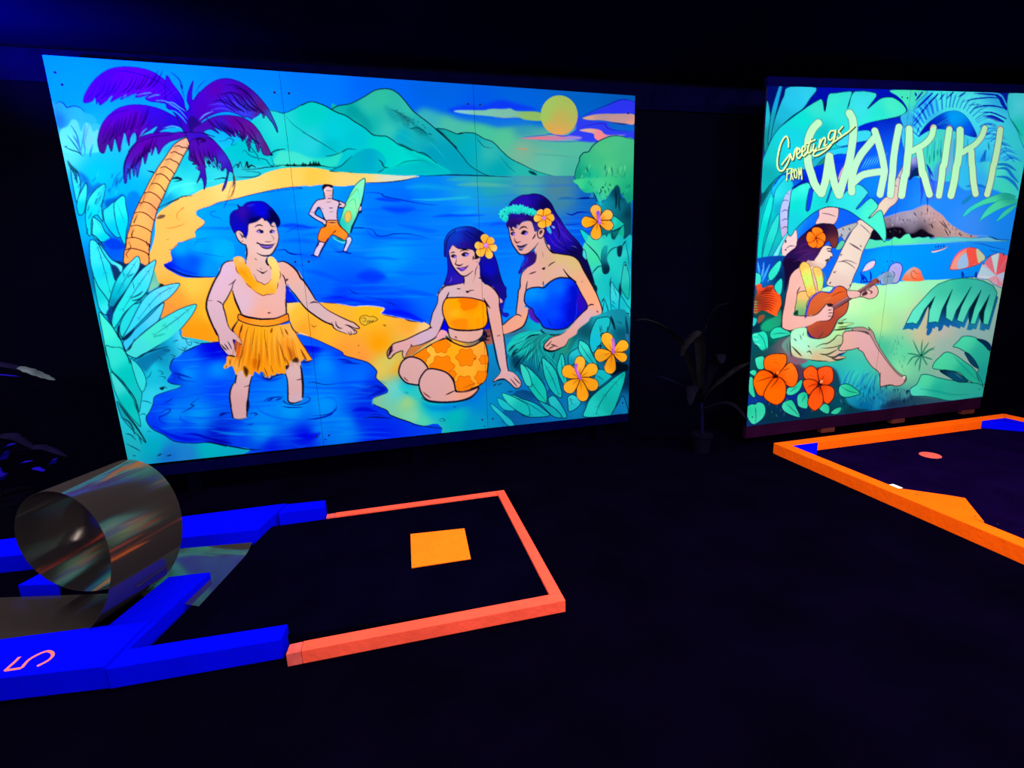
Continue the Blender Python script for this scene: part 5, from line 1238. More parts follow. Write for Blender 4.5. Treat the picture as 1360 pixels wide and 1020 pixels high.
# orange wrap top
p.at('S').f(['200 250 FFA000', '430 230 FF8000', '300 400 FFA808', '300 490 FF8A10', '550 380 FFA400', '120 320 FF9A20', '600 450 FF9808'], '125 160 200 152 320 150 440 158 540 180 610 205 640 260 645 340 655 440 630 510 590 545 500 565 400 572 280 568 200 555 150 530 110 450 75 360 70 270 90 200', o=1.6, oc=BK)
p.f('FF7600', '270 190 330 160 440 165 530 200 500 280 430 300 350 320 300 270 310 230', blur=0.4).f('FF8606', '170 480 240 430 380 430 390 520 350 560 250 540', blur=0.4).f('FFB018', '180 320 260 300 300 360 220 400 150 380', blur=1.5, a=0.6)
p.f('FF9000', '500 430 540 400 560 480 520 520', blur=0.8, a=0.6)
# belly
p.f(GS, '150 545 250 572 400 580 520 570 595 555 590 620 560 670 500 710 420 730 330 725 240 700 170 670 150 620', o=1.4, oc=BK).l('230 655 255 670', 1.8, '401820')
p.f(['500 740 A08058', '560 700 405878', '250 730 FFB020'], '150 670 240 705 330 730 420 735 500 715 560 680 600 640 600 720 540 760 440 790 330 780 230 750', blur=0.3, o=None)
p.f('081830', '540 690 600 640 610 720 560 730', blur=0.6).f('081830', '105 640 150 670 200 710 140 700', blur=0.4)
# orange wrap skirt
WR = ['300 200 FFA818', '600 300 FFB020', '500 150 FFB838', '850 100 FFA838', '950 150 FFA030', '850 300 FFB030', '800 350 FFB428', '760 400 FF9818', '900 420 FFA020', '950 300 FF9A18', '700 120 FFA810']
p.at('T').f(WR, '320 165 400 110 480 60 560 20 620 0 700 40 800 75 880 60 960 20 990 80 1005 180 1000 280 985 360 930 420 860 450 790 470 720 475 690 360 640 310 560 280 460 270 420 210 370 175', o=1.8, oc=BK, clip=True)
for cx, cy, r in ((580, 60, 85), (395, 150, 85), (590, 250, 115), (805, 170, 95), (970, 190, 50), (950, 350, 70), (790, 410, 90), (680, 320, 40)):
    t = np.linspace(0, 2 * math.pi, 49)[:-1]
    rr = r * (0.88 + 0.12 * np.cos(6 * t))
    p.f('FF8206', np.stack([cx + rr * np.cos(t), cy + rr * np.sin(t) * 0.92], 1), o=0.7, oc='B85A08', sm=False)
p.l('870 180 890 182 885 190', 1.2, '802008').l('780 450 850 415 900 405', 1.0, 'A85008')
p.noclip()
p.l('560 22 600 5 640 0 660 30', 1.6, BK)
# knees
p.f(GS, '305 165 370 178 420 210 460 270 420 320 390 370 378 415 320 412 260 395 210 340 198 290 220 220 260 180', o=2.0, oc=BK)
p.f(GS, '460 275 560 282 640 315 690 380 710 460 720 478 800 478 860 462 920 440 900 480 840 530 750 560 640 572 540 570 450 550 400 490 380 410 400 340', o=2.0, oc=BK)
p.l('240 345 260 365 285 388', 1.6, '7A3840').l('415 480 450 510 487 535', 1.8, '7A3840').l('620 508 660 490 710 465', 1.6, BK).l('400 530 470 568 600 576 720 568 840 540 910 480', 2.4, '081028', a=0.8).f('F0A078', '740 490 850 470 910 450 860 510 760 540', blur=1, a=0.6)

# ---------------- girl in blue
HS = ['U 430 650 D09890', 'U 550 650 D4A098', 'U 680 760 C89C90', 'U 900 900 C8B068', 'U 1100 920 C8AC70', 'U 500 480 D0988C', 'V 400 220 D49C94', 'V 700 230 D0A294', 'V 850 150 C8B070', 'V 950 350 DCA078', 'V 1080 550 F0A070', 'V 1000 780 D0A4A8', 'V 290 400 D4A094', 'V 260 680 D09C94', 'V 300 780 E8A078', 'V 130 930 E89C80', 'X 500 220 D8988C', 'V 700 980 DCA494', 'V 560 120 C8A080']
HAIR = ['U 450 160 240CA0', 'U 600 120 14088A', 'U 700 200 08043A', 'U 850 350 180890', 'U 900 600 2810A0', 'U 800 650 1A0AB0', 'U 1000 760 1408A0', 'U 1150 820 0A0640', 'U 1050 850 080434', 'U 780 330 06042A', 'U 960 520 300C98', 'V 950 130 080840', 'V 1060 350 060A28']
p.at('U').f(HAIR, (('U', '250 225 300 160 400 100 500 85 570 75 660 90 740 140 800 210 850 310 910 400 970 500 1040 590 1130 680 1200 780 1260 880 1290 1000'), ('V', '1040 200 1080 330 1130 440 1120 480 1090 480 1000 300 930 160 840 90 740 65 640 50'), ('U', '700 640 620 500 500 420 300 400 220 400')), o=0.9, oc='06042A')
p.f(['520 880 200A78', '500 950 28109A', '560 930 301040'], (('U', '440 870 520 830 600 820 610 900 590 960'), ('V', '440 110 440 160 380 200 300 240 270 280 245 290 240 260 290 190 310 120')), blur=0.3).l((('V', '310 120 280 180 245 270'),), 1.2, '0810A0').l((('V', '350 100 330 160 280 230'),), 1.2, '3828B0')
p.f('1030D0', (('V', '300 100 320 80 350 120 300 160'),), blur=0.6, a=0.6)
# body
p.at('V').f(HS, '430 0 440 110 420 170 330 230 280 280 262 350 260 430 245 480 235 560 220 660 215 745 150 790 80 860 60 870 75 975 130 960 220 920 290 880 320 820 345 740 350 680 315 640 500 440 700 330 880 380 900 420 960 540 1020 650 960 720 880 820 800 920 730 980 700 1100 830 1010 920 950 1040 870 1140 790 1180 740 1185 680 1160 600 1120 500 1050 370 980 250 930 150 870 95 800 75 720 65 640 50 600 20 580 -40')
p.l('330 228 280 282 262 350 258 440 240 480 232 570 218 680 215 748', 1.6, BK, tp=(0.4, 0.7)).l('200 755 240 750 275 770', 1.5, BK).l('215 750 150 790 80 852 60 870', 1.5, BK).l('75 975 130 962 220 925 290 882 325 820 348 740 352 690', 2.0, BK, tp=(0.5, 0.4)).l('340 370 330 430 320 500', 1.3, BK)
p.l('600 20 640 50 720 66 800 76 870 96 930 150 980 250 1050 372 1120 500 1165 610 1190 690 1182 745 1110 800 1000 880 920 940 830 1010', 2.2, BK, tp=(0.5, 0.7)).l('745 235 800 310 840 345 890 380', 2.2, BK, tp=(0.3, 0.6)).l('890 400 950 520 1025 655', 1.8, BK).l('1020 658 1060 635 1095 640', 1.6, BK).l('1125 705 1140 725', 1.6, '401820').l('955 375 965 380', 1.0, '603020')
p.l('360 293 400 278 440 265', 1.5, BK).l('575 205 610 175 655 152', 1.4, BK).f('140A1C', '505 228 540 215 535 240 515 242', blur=0.2).l('520 370 520 420', 1.2, BK).l('520 45 515 110', 1.2, '806060')
# head
p.at('U').f(HS, '590 700 600 860 590 960 640 1000 860 900 800 830 740 740 700 640 660 620', blur=0.2).l('698 650 740 750 800 830 870 850', 1.4, BK).l('600 830 592 950', 2.0, '302038')
p.at('U').f(HS, '245 500 300 490 340 480 430 440 530 430 560 500 600 560 640 600 680 640 640 680 620 720 560 790 500 840 430 858 380 850 340 800 290 720 260 620 248 560')
p.f(HS, '615 580 640 530 680 520 710 540 700 600 670 645 630 640', o=1.2, oc=BK).f('38202A', '640 570 670 540 680 570 650 600', blur=0.4)
p.l('245 520 258 620 290 720 340 800 385 852 440 860 500 842 560 790 600 745 630 705', 1.8, BK, tp=(0.6, 0.2)).l('590 590 575 630 548 662', 1.7, BK)
p.f(['300 420 20087A', '400 390 38108A', '330 480 14062A', '560 430 0C0420', '480 400 20085A', '580 480 4028A0'], '210 470 230 420 260 370 330 340 420 330 520 350 590 380 640 430 650 500 610 550 580 560 560 480 530 430 470 425 420 440 380 480 350 470 335 520 300 500 280 540 250 500 235 530', blur=0.25)
p.f('3048C0', '350 470 365 500 340 530', blur=0.4, a=0.7)
p.l('265 550 290 540 315 548', 2.0, BK).l('380 535 410 510 450 500 485 520', 2.0, BK)
p.f('8060D0', '270 590 300 570 325 590 315 618 285 612').f('10081A', '272 590 290 575 300 600 285 612').l('265 590 298 568 328 582', 1.5, BK)
p.f('8060D0', '410 585 450 560 490 570 480 600 440 610').f('0C0414', '405 590 430 558 465 562 440 600').l('402 590 440 555 495 572', 2.0, BK)
p.l('320 650 330 690 355 705 400 690', 1.8, '5A2020').f('B86858', '310 630 330 660 345 690 325 690', blur=0.6, a=0.6).l('335 700 360 712', 1.6, '401018')
p.f(['400 770 7A6898'], '350 740 385 738 400 745 430 735 485 722 450 770 410 798 370 780').l('345 745 390 760 440 748 485 725', 2.2, '1A0A18').l('365 785 400 802 430 795', 1.4, '301828')
p.l('680 820 690 900', 1.2, '906860', a=0.7)
# wreath and flower
t = np.linspace(0, 2 * math.pi, 90)[:-1]
for cx, cy, rx, ry in ((180, 340, 60, 70), (200, 390, 40, 45), (240, 290, 60, 50), (320, 265, 60, 52), (400, 270, 60, 55), (470, 290, 50, 50), (540, 310, 50, 48), (580, 320, 35, 35), (350, 300, 60, 40)):
    k = 1 + 0.16 * np.sin(t * 9 + cx)
    p.f([f'{cx - 20} {cy - 20} 30E0C8', f'{cx + 20} {cy + 25} 08A8A0'], np.stack([cx + rx * k * np.cos(t), cy + ry * k * np.sin(t)], 1), sm=False, blur=0.15)
for q in ('250 320 270 330 260 350', '330 310 340 330', '430 310 450 330 440 340', '520 330 540 340', '160 380 170 350', '180 300 200 310'):
    p.l(q, 1.4, '045858')
p.f(HAIR, '240 350 330 335 420 345 520 360 440 380 300 380', blur=0.5, a=0.8)
p.flower(702, 388, [(-2.2, 120, 50), (-1.1, 130, 48), (-0.05, 130, 48), (0.95, 120, 50), (1.9, 130, 52), (3.1, 130, 46)], ['702 388 FF9408', '640 310 FFAC38', '750 290 FFA828', '810 390 FFA828', '760 460 FFA018', '670 490 FFAC30', '600 400 FFC050'], o=0.8, oc='4A2208', edge='FFD078')
p.ell('C870C8', 702, 385, 26, 24)
p.f('30A0C8', '735 510 770 500 800 570 785 592 750 560', blur=0.3).f('7090E0', '800 485 840 500 835 525 805 510', blur=0.3)
for q in ('880 450 920 560 1000 700', '820 560 870 660 960 740', '940 560 1000 640 1060 690', '800 300 860 420 940 520', '760 600 830 720 960 800'):
    p.l(q, 1.6, '4828C8', a=0.6, blur=0.3)
for q in ('860 480 900 600 880 660', '1040 760 1100 770 1130 790', '960 760 1060 830 1140 830'):
    p.l(q, 1.6, '020218', a=0.7, blur=0.3)
p.l('1040 750 1090 755 1130 780', 1.0, '5060D0', a=0.8)
# blue top
p.at('V').f(['400 520 0090FF', '500 540 0080FF', '600 600 0040FF', '700 450 0068F8', '850 500 0010C8', '800 700 0010D8', '650 750 0048FF', '500 750 0038FF', '960 600 2008A8', '700 850 0028E8', '450 640 0050FF', '870 700 0808B8', '760 880 0008C8'],
            '325 480 380 450 460 440 530 445 600 380 680 340 760 335 830 345 880 385 940 500 1020 655 960 730 890 800 830 860 780 900 700 918 600 915 520 890 480 820 420 750 400 690 350 660 310 610 308 550', o=1.6, oc=BK)
p.f('0008B0', '830 450 890 420 920 500 900 620 900 740 870 820 790 830 800 700 850 640 760 660 840 580', blur=1.5, a=0.65).l('900 440 920 520 900 640 895 740 860 860', 1.4, '2030F0', a=0.7).l('575 785 590 840 625 890', 1.4, '0018A8').f('2A08A8', '920 500 1010 640 940 720 905 650', blur=0.8, a=0.8)
p.l('330 478 380 448 460 438 530 444 600 378 680 338 760 330 840 345 890 382', 1.8, BK)
p.f(['400 770 4818A8'], '355 690 395 690 420 750 480 830 440 840 370 780', blur=0.4).l('400 700 430 770 490 840', 1.2, '180A60')
# sea-green skirt
p.at('V').f(['400 870 00A0B8', '250 930 306888', '470 860 08A8B8'], '350 800 430 840 500 880 490 910 400 930 250 970 100 1010 90 970 250 930 330 850', blur=0.4)
p.at('X').f(['100 250 10C8B0', '200 300 08B8A8', '60 330 10B8A0', '250 350 08A8A8', '100 480 087890', '30 450 065870', '250 470 068098', '180 540 044868', '400 430 0A9090', '550 270 309878', '620 300 107868', '700 200 043850'],
             '-30 280 0 220 60 180 150 155 230 150 300 155 420 180 560 170 680 140 800 120 820 250 740 330 660 360 520 420 480 560 330 640 260 620 180 560 90 480 40 560 0 560 -30 480', blur=0.3)
for q, w in (('300 150 200 165 100 220 0 300', 1.2), ('310 170 240 190 150 230', 2.4), ('320 190 220 250 100 330 0 400', 1.2), ('330 210 230 300 120 420 85 480', 1.2), ('340 230 260 320 170 450', 1.2), ('300 290 220 400 180 480', 1.0), ('60 330 20 350 0 380', 3.0), ('120 390 60 460 20 520', 2.4), ('340 380 280 480 260 560', 1.4), ('430 360 400 450', 1.2), ('0 260 60 230 150 190', 1.0)):
    p.l(q, w, '043040')
for q in ('310 160 220 180 120 235', '320 200 200 290 60 390', '300 250 200 370 140 450'):
    p.l(q, 1.4, '30E0C0', a=0.7)
p.f('021838', '0 420 60 400 90 480 180 560 280 620 330 700 240 720 120 620 60 560 10 500', blur=1.2, a=0.55)
p.l((('S', '1180 690 1100 720 1000 790 930 870 900 940'),), 1.8, '043040').l((('S', '1360 720 1200 860 1090 1000'),), 1.2, '043040')
p.f(['140 170 20C8B8'], (('S', '900 770 1000 690 1150 620 1250 585 1360 590 1360 640 1200 700 1000 830 930 900'),), blur=0.5, a=0.7)
p.l((('S', '1140 690 1220 640 1330 630'),), 2.2, '042838').l((('S', '920 850 960 800 1010 760'),), 2.2, '042838').l((('S', '960 920 990 880 1040 850'),), 2.4, '042838')
p.l('300 130 290 150 340 180 420 190 480 180', 1.6, BK).l('300 150 350 210', 1.8, BK)
for i in range(34):
    t_ = i / 34
    x1, y1 = -10 + 500 * t_, 300 + 250 * math.sin(t_ * 2.2)
    p.l([(330 + 60 * t_, 175), (300 - 130 * (1 - t_), 230 + 60 * t_), (x1, y1)], rng.uniform(0.8, 1.9), ['043848', '30E0C0', '064858', '10B8A8'][i % 4], (0.3, 0.1), 0.6, 0.1)
p.f(['750 150 0A4858', '640 330 0A6868', '560 330 087878'], '600 210 680 150 800 120 760 250 700 240 660 260 600 330 560 330', blur=1.0, a=0.6)
# her hand
p.f(HS, '560 130 620 110 590 200 550 270 520 300 480 320 430 345 380 345 330 325 320 290 350 250 400 210 480 190 520 160', o=None)
p.l('545 150 480 190 400 212 350 250 318 295 330 330 380 348 430 345 480 322 530 300 565 240 590 195', 1.6, BK).l('395 250 360 290 335 310', 1.3, BK).l('430 300 390 315 365 335', 1.3, BK).l('390 285 410 290 460 310', 1.4, BK).l('310 300 330 340 400 355 480 330', 2.4, '02101C', a=0.9)
p.f(HS, (('V', '830 1010 920 950 960 900 900 850 820 910 730 980 680 1020 740 1040'),), blur=0.3)

# ---------------- tree, leaves and blossoms on the right
p.at('E').f(['700 650 48B878', '800 600 44B880', '600 800 38B078', '550 900 10B088', '750 850 50BC78', '900 700 3CB078', '900 950 18A070', '650 980 20B880', '480 900 108868', '850 880 30A870'],
            '430 920 440 850 470 780 475 740 510 700 555 690 590 640 640 600 700 570 760 550 820 548 880 560 960 580 980 700 980 1100 900 1100 800 1040 700 1040 600 1060 520 1060 460 1000', blur=0.2)
p.l('460 1010 430 930 440 850 470 780 475 740 510 700 555 690 590 640 640 600 700 570 760 550 820 548 880 560 950 578', 1.5, '043848', tp=(0.4, 0.4))
for i in range(46):
    x, y = rng.uniform(470, 950), rng.uniform(860, 1010)
    p.l(f'{x} {y} {x + rng.uniform(-12, 12)} {y - rng.uniform(25, 60)}', rng.uniform(1.0, 2.6), ['0A8868', '60D088', '04584A', '18B880'][i % 4], a=0.65, blur=0.2)
p.at('W').f(['350 60 40C880', '600 60 40C080', '700 150 48C880', '450 100 10A878', '1000 150 18A070', '1060 250 0A8868', '800 100 38B870', '620 220 20A898'],
             '290 -20 320 80 370 130 480 120 520 160 560 240 600 290 640 330 680 300 720 290 760 250 800 180 850 110 900 60 940 100 980 200 1060 340 1110 350 1130 -20', blur=0.3)
for i in range(40):
    x, y = rng.uniform(480, 1100), rng.uniform(0, 240)
    p.l(f'{x} {y} {x + rng.uniform(-20, 20)} {y + rng.uniform(30, 70)}', rng.uniform(1.0, 2.4), ['0A8060', '60D088', '045048', '18B880'][i % 4], a=0.55, blur=0.2)
p.f(['900 200 02283A', '850 400 066878', '950 450 086878', '1040 500 022030', '780 350 0A8090', '1050 700 043A48', '650 350 10A0B0', '700 420 0A8890', '930 700 0A8078', '1000 900 04384A'],
    '600 300 660 330 720 300 770 240 830 150 890 70 940 110 960 230 1020 280 1060 350 1110 360 1110 900 1000 1040 760 1040 640 700 600 500', blur=0.6)
p.l('875 150 890 300 880 420', 3.2, '021C2C', a=0.8, blur=0.4).l('940 240 930 360 945 460', 2.4, '021C2C', a=0.7, blur=0.4).l('540 170 580 260 605 330', 2.0, '063A50').l('630 200 660 160 650 120', 2, '04484A', a=0.8).l('680 100 690 110', 2.4, '043A3A').l('600 250 640 300 660 380', 3, '20B8B0', a=0.7, blur=0.4)
p.f('10B098', '840 540 900 560 960 610 1010 660 960 710 900 745 820 760 800 640', o=1.0, oc='043040')
p.f('30C8B0', '860 560 900 600 870 680 840 660', blur=1.0, a=0.6).l('1010 660 950 710 880 745 800 765', 1.6, '022838')
for q, c in (('340 740 400 760 500 850 560 950 600 1030 520 1030 440 950 380 850', ['400 800 10C0C0', '520 950 10B8B0']), ('560 880 600 900 620 1030 560 1030', ['590 950 20C0B0']), ('650 850 720 810 745 860 730 940 690 1030 620 1030 610 940', ['690 880 20B8A8', '650 980 18B0A0']),
             ('760 800 810 800 820 900 800 1030 740 1030 745 900', ['780 900 10A898']), ('860 900 940 740 1000 680 1010 800 980 940 900 1030 830 1030', ['950 800 10A080', '880 970 20B090']), ('420 950 450 920 520 1000 500 1030 410 1030', ['450 980 40D0A0'])):
    p.leaf(q, c, oc='043848', o=0.8)
p.l('590 895 610 960 615 1030', 1.2, '043848').l('750 810 760 880 740 950 700 1020', 1.2, '04484A').l('830 780 830 870 860 840', 3, '06403A', a=0.8)
p.f('60C8C8', '980 980 1060 900 1115 860 1110 1030 970 1030', blur=0.6)
# big leaf wall (ctx cc)
p.at('cc').f(['560 100 40D0A0', '640 220 38D090', '660 350 30C8B0', '800 450 10B0B0', '900 300 18C0B0', '1000 150 30C8B8', '900 600 08A0A0', '700 600 18B8B0', '1040 400 28C0B0', '1000 800 18C0C0', '780 800 18C0C8', '700 950 18C0D0', '900 950 10B8C8', '1060 250 08A0A0', '1020 60 08A0A8'],
              '500 90 520 30 545 0 580 -70 640 -10 700 -80 760 -20 820 -70 880 -10 950 -70 1010 -20 1100 -60 1090 300 1095 600 1090 1030 560 1030 640 960 740 890 745 830 680 660 620 420 560 250', blur=0.3)
p.f('40C8D0', '495 180 505 110 530 130 545 230 520 220', o=0.7, oc='042848')
p.l('530 20 600 90 680 180 735 290', 1.5, '043848').l('610 415 640 370 690 320 745 312', 1.6, '043848').l('800 190 830 130 880 90 935 75', 1.4, '043848')
p.f(['780 200 0A6878', '780 360 021C30', '760 120 10A098'], '740 100 800 60 800 200 800 260 825 320 820 380 790 405 755 395 745 330 730 250', blur=0.5, o=None).l('738 110 725 200 735 300 750 390 785 408 820 380 826 330 800 250', 1.3, '022838')
p.f(['950 130 022838'], '925 80 985 60 985 130 970 190 945 200 925 170', blur=0.4).l('985 70 1010 30 1035 0', 1.6, '022838')
p.f('022030', '620 470 640 530 670 560 678 610 650 625 620 560', blur=0.3)
p.f(['840 600 088898', '850 900 02202E'], '775 770 800 800 835 940 880 1030 860 1030 810 900', blur=0.5).f('021828', '950 560 965 520 975 640 960 680 940 640', blur=0.6).l('848 450 835 520 838 570', 1.6, '06505A')
for q, c, rb in (('850 510 900 580 950 650 945 760 950 870 980 950 900 1000 860 900 840 700', ['880 650 30C8C8', '900 850 10B8C8'], '870 550 920 700'), ('1015 260 1050 340 1075 440 1078 600 1060 720 1000 640 970 560 985 400', ['1020 450 28B8A8', '1040 620 10A898'], None),
                 ('960 690 1000 720 1050 800 1085 850 1080 1000 1000 930 950 850', ['1000 800 10B0B8', '1060 900 20C0C0'], None), ('765 730 790 790 820 900 860 1030 700 1030 690 960 740 890', ['760 900 10C0C8', '730 980 20C8D0'], None)):
    p.leaf(q, c, rb, oc='045060', o=0.9)
p.l('730 760 765 700', 1.4, '022030').l('855 740 900 780', 1.2, '066878').l('850 780 900 830', 1.2, '066878').l('1010 890 1075 900', 2.0, '021C2C').l('920 990 980 1005', 1.4, '043848').l('1030 20 1060 200 1075 380', 1.2, '066068')
# bank of leaves bottom right
p.at('X').f(['750 150 0A4858', '900 100 18B8C0', '1100 60 108898', '1100 160 065068', '700 350 10A8A8', '900 600 0870A0', '1100 560 023058', '1140 650 022448', '400 900 0870B8', '300 950 0868B0', '650 900 0888B8', '1120 850 0A70A8', '800 800 04304A', '250 700 063868'],
             '660 140 760 60 830 0 1180 0 1175 990 -30 1100 0 800 120 740 300 800 420 640 480 500 560 380 640 240', blur=0.5)
for q, c, rb, v in (('775 260 790 160 830 60 870 20 980 20 960 150 890 180 900 250 850 330 810 370 785 320', ['840 100 18B8B8', '830 250 10B8C8'], '890 90 910 160', 0),
                 ('560 430 580 370 640 330 680 320 700 420 650 460 580 500', ['620 370 20C0C8', '600 470 0A88A0'], None, 0), ('670 260 690 245 760 290 800 370 840 440 870 530 830 520 760 470 700 400 665 330', ['720 310 30D8C0', '800 450 10B0B0'], '680 280 760 400 840 500', 0),
                 ('455 560 450 500 470 430 490 380 515 400 530 480 545 620 560 680 520 690 480 620', ['490 450 20C8B8', '510 600 10C0B8'], '490 400 500 520 520 640', 0),
                 ('300 420 350 450 410 510 450 580 480 700 500 780 480 820 400 760 340 650 310 540', ['350 500 20C8B8', '430 680 10B8B0', '380 600 10B8A8'], '320 470 400 620 470 790', 3),
                 ('360 830 420 800 500 900 550 1010 470 1010 390 910', ['420 850 20C0C0', '500 960 10B0B8'], None, 0),
                 ('75 520 90 485 150 510 230 580 300 660 340 740 350 820 340 870 270 850 200 770 140 680 100 590', ['150 580 20D0C0', '280 750 10C0A8', '200 650 08B8A8'], '100 500 200 680 340 860', 3),
                 ('0 790 100 830 220 870 310 930 370 1000 150 1010 60 940 0 870', ['100 860 10C0C0', '250 950 10B0B8'], '0 800 180 890 350 1000', 0), ('260 850 340 880 420 920 500 1010 420 1010 330 930', ['350 910 10A8B0'], None, 0),
                 ('830 600 850 540 920 540 990 590 1000 610 920 680 850 720 820 660', ['900 590 10B8B8', '870 660 10A8B0'], '840 590 920 640', 0),
                 ('725 1010 740 920 780 830 860 750 950 680 1050 600 1135 555 1130 640 1100 740 1060 850 1010 970 960 1000', ['800 900 20D0C0', '1000 720 10C0B0', '950 850 10B8A8', '1080 640 10C0B0'], '1120 580 960 760 870 900 845 990', 4),
                 ('560 810 620 790 690 860 640 930 570 955 560 890', ['600 850 30D0D0', '620 910 18B8C0'], '580 820 600 880', 2), ('1000 990 1060 880 1110 800 1140 860 1165 970 1080 985', ['1080 900 0A80B8'], None, 0)):
    p.leaf(q, c, rb, oc='032A3A', o=1.0, veins=v, vc='066868')
p.f('02101C', '1030 460 1100 470 1160 490 1165 540 1080 560 1010 600 1000 590 1040 540', blur=0.6).l('990 0 1010 60 1035 140', 3.2, '02202E').l('850 310 890 295 880 330', 2, '02202E').l('950 150 965 100', 1.2, '02202E').l('890 170 880 100', 1.0, '02303A').l('1050 50 1110 80', 1.2, '045060').l('1140 0 1165 200', 3.0, '04304A', a=0.8).f('3070A0', '1140 180 1170 190 1168 260 1145 230', blur=0.5, a=0.8)
p.l('0 860 100 920 200 1000', 1.2, '04385A').l('0 930 60 960 120 1010', 1.2, '04385A').l('20 905 10 950', 1.0, '04385A')
p.at('T').leaf('1025 585 1080 620 1150 680 1220 740 1240 790 1180 780 1110 700 1050 640', ['1080 640 20C8D0', '1180 740 18B8C8'], None, oc='045060', o=0.8).leaf('1090 535 1150 560 1240 630 1230 650 1150 640 1100 590', ['1150 600 18C0C8'], None, oc='045060', o=0.8).leaf('1130 495 1200 510 1300 560 1370 610 1370 700 1250 640 1170 570', ['1180 530 30D8C0', '1300 620 10B8B0'], None, oc='045060', o=0.9)
p.at('T').leaf('1295 240 1320 235 1370 300 1400 420 1350 420 1310 330', ['1320 300 30D0B8'], None, oc='043848', o=0.9)
# blossoms
OR_ = lambda x, y: [f'{x} {y} FF8C00', f'{x - 80} {y - 60} FFA818', f'{x + 90} {y - 60} FFAE20', f'{x - 90} {y + 80} FFB028', f'{x + 90} {y + 90} FFA418', f'{x} {y + 120} FFA010', f'{x} {y - 110} FFB838']
p.at('X').flower(678, 620, [(-1.55, 212, 54), (-0.62, 205, 62), (0.5, 200, 62), (1.4, 232, 60), (2.4, 195, 62), (3.65, 190, 66)], OR_(678, 620), o=1.0, oc='2A1008', edge='FFC850')
p.l('645 490 640 530 660 580 685 625', 4.2, 'B858C0', tp=(1, 1)).l('650 500 655 560 680 610', 1.4, 'E080E8')
p.flower(1010, 370, [(-1.95, 210, 60), (-0.62, 178, 56), (0.42, 150, 46), (1.75, 205, 58), (2.95, 180, 66)], OR_(1010, 370), o=1.0, oc='2A1008', edge='FFC850')
p.l('1012 235 1020 290 1015 365', 4.0, 'B858C0', tp=(1, 1)).l('1015 245 1025 350', 1.2, 'E080E8')
p.at('W').flower(610, 620, [(-1.75, 250, 82), (-0.6, 250, 80), (0.35, 235, 74), (1.72, 262, 82), (3.1, 242, 84)], ['610 620 E87800', '560 440 E8A848', '760 500 E8B048', '450 640 F0A010', '570 800 F0A020', '750 700 F09C28'], o=1.0, oc='2A1008', edge='E8C070')
p.l('615 480 625 560 635 640', 4.5, 'A858C0', tp=(1, 1)).ell('8048C8', 612, 490, 28, 30).l('640 560 640 640', 1.4, 'E080D0')

mural1 = thing('mural_board', 'wide lagoon mural with palm tree, boy in grass skirt, surfer and two girls', 'mural', (-0.79, 3.59, 0))
C1 = [(-2.5546, 3.1212, 2.6824), (0.9839, 4.0596, 2.6667), (0.9764, 4.0576, 0.2228), (-2.5510, 3.1222, 0.2473)]
D1 = [(55.9, 72.8), (843.4, 127.2), (834.6, 549.0), (171.5, 619.0)]
pan1, at1, n1 = board(p, mural1, C1, D1, 3, 300, 600)
for u, v in ((0.012, 0.035), (0.018, 0.06), (0.322, 0.05), (0.345, 0.05), (0.655, 0.05), (0.678, 0.05), (0.322, 0.47), (0.345, 0.47), (0.655, 0.47), (0.678, 0.47),
             (0.322, 0.97), (0.345, 0.97), (0.655, 0.97), (0.678, 0.97), (0.985, 0.05), (0.985, 0.5), (0.985, 0.96), (0.84, 0.43)):
    board_screw(mural1, at1, n1, u, v)
def beam(name, A, B, z0, z1, depth, m, parent, label=None, lift=0.0):
    """timber running from plan point A to B, depth measured away from the camera"""
    A, B = Vector((A[0], A[1], 0)), Vector((B[0], B[1], 0))
    d = (B - A).normalized()
    n = Vector((-d.y, d.x, 0))
    pts = [A, B, B + n * depth, A + n * depth]
    return prism(name, [(q.x, q.y) for q in pts], z0, z1, m, parent, lane=False, label=label)
beam('bottom_rail', (-2.552, 3.124), (0.974, 4.059), 0.150, 0.2215, 0.04, 'ledge', mural1, 'dark blue timber under the board')
for t in (0.08, 0.5, 0.92):
    q = Vector((-2.552, 3.160)).lerp(Vector((0.974, 4.095)), t)
    beam('post', (q.x, q.y), (q.x + 0.087, q.y + 0.023), 0.0, 2.3, 0.05, 'wall', mural1, 'black timber post behind the board')

# ------------------------------------------------------------------ the Waikiki board
CT2 = {'0': (0, 0, 1.0), 'a': (1000, 100, 7.556), 'b': (1180, 100, 7.556), 'c': (1000, 220, 7.556), 'd': (1180, 220, 7.556), 'e': (980, 350, 7.556), 'f': (1160, 340, 7.556),
       'g': (980, 450, 7.556), 'h': (1140, 430, 6.8), 'i': (1060, 310, 7.556), 'G': (1015, 155, 9.275)}
p = Sheet(982, 104, 1390, 576, 2.4, CT2)
INK = '061038'
p.at('0').f(['1020 120 000A58', '1060 115 000A80', '1100 125 000A98', '1180 125 0010A8', '1250 140 0048D8', '1330 130 0018A0', '1370 130 40D0F8', '1100 230 0020C0', '1180 240 0868F0', '1240 270 2088F8', '1330 280 1890FF', '1290 300 3890F8', '1080 320 0850F0', '1150 300 0A50E0', '1040 300 10A0A8', '1010 300 088888', '1180 350 0098FF', '1300 350 0094FF', '1230 340 0094FF', '1370 220 40D0E0', '1010 380 063858'],
            '970 90 1400 90 1400 600 970 600', sm=False)
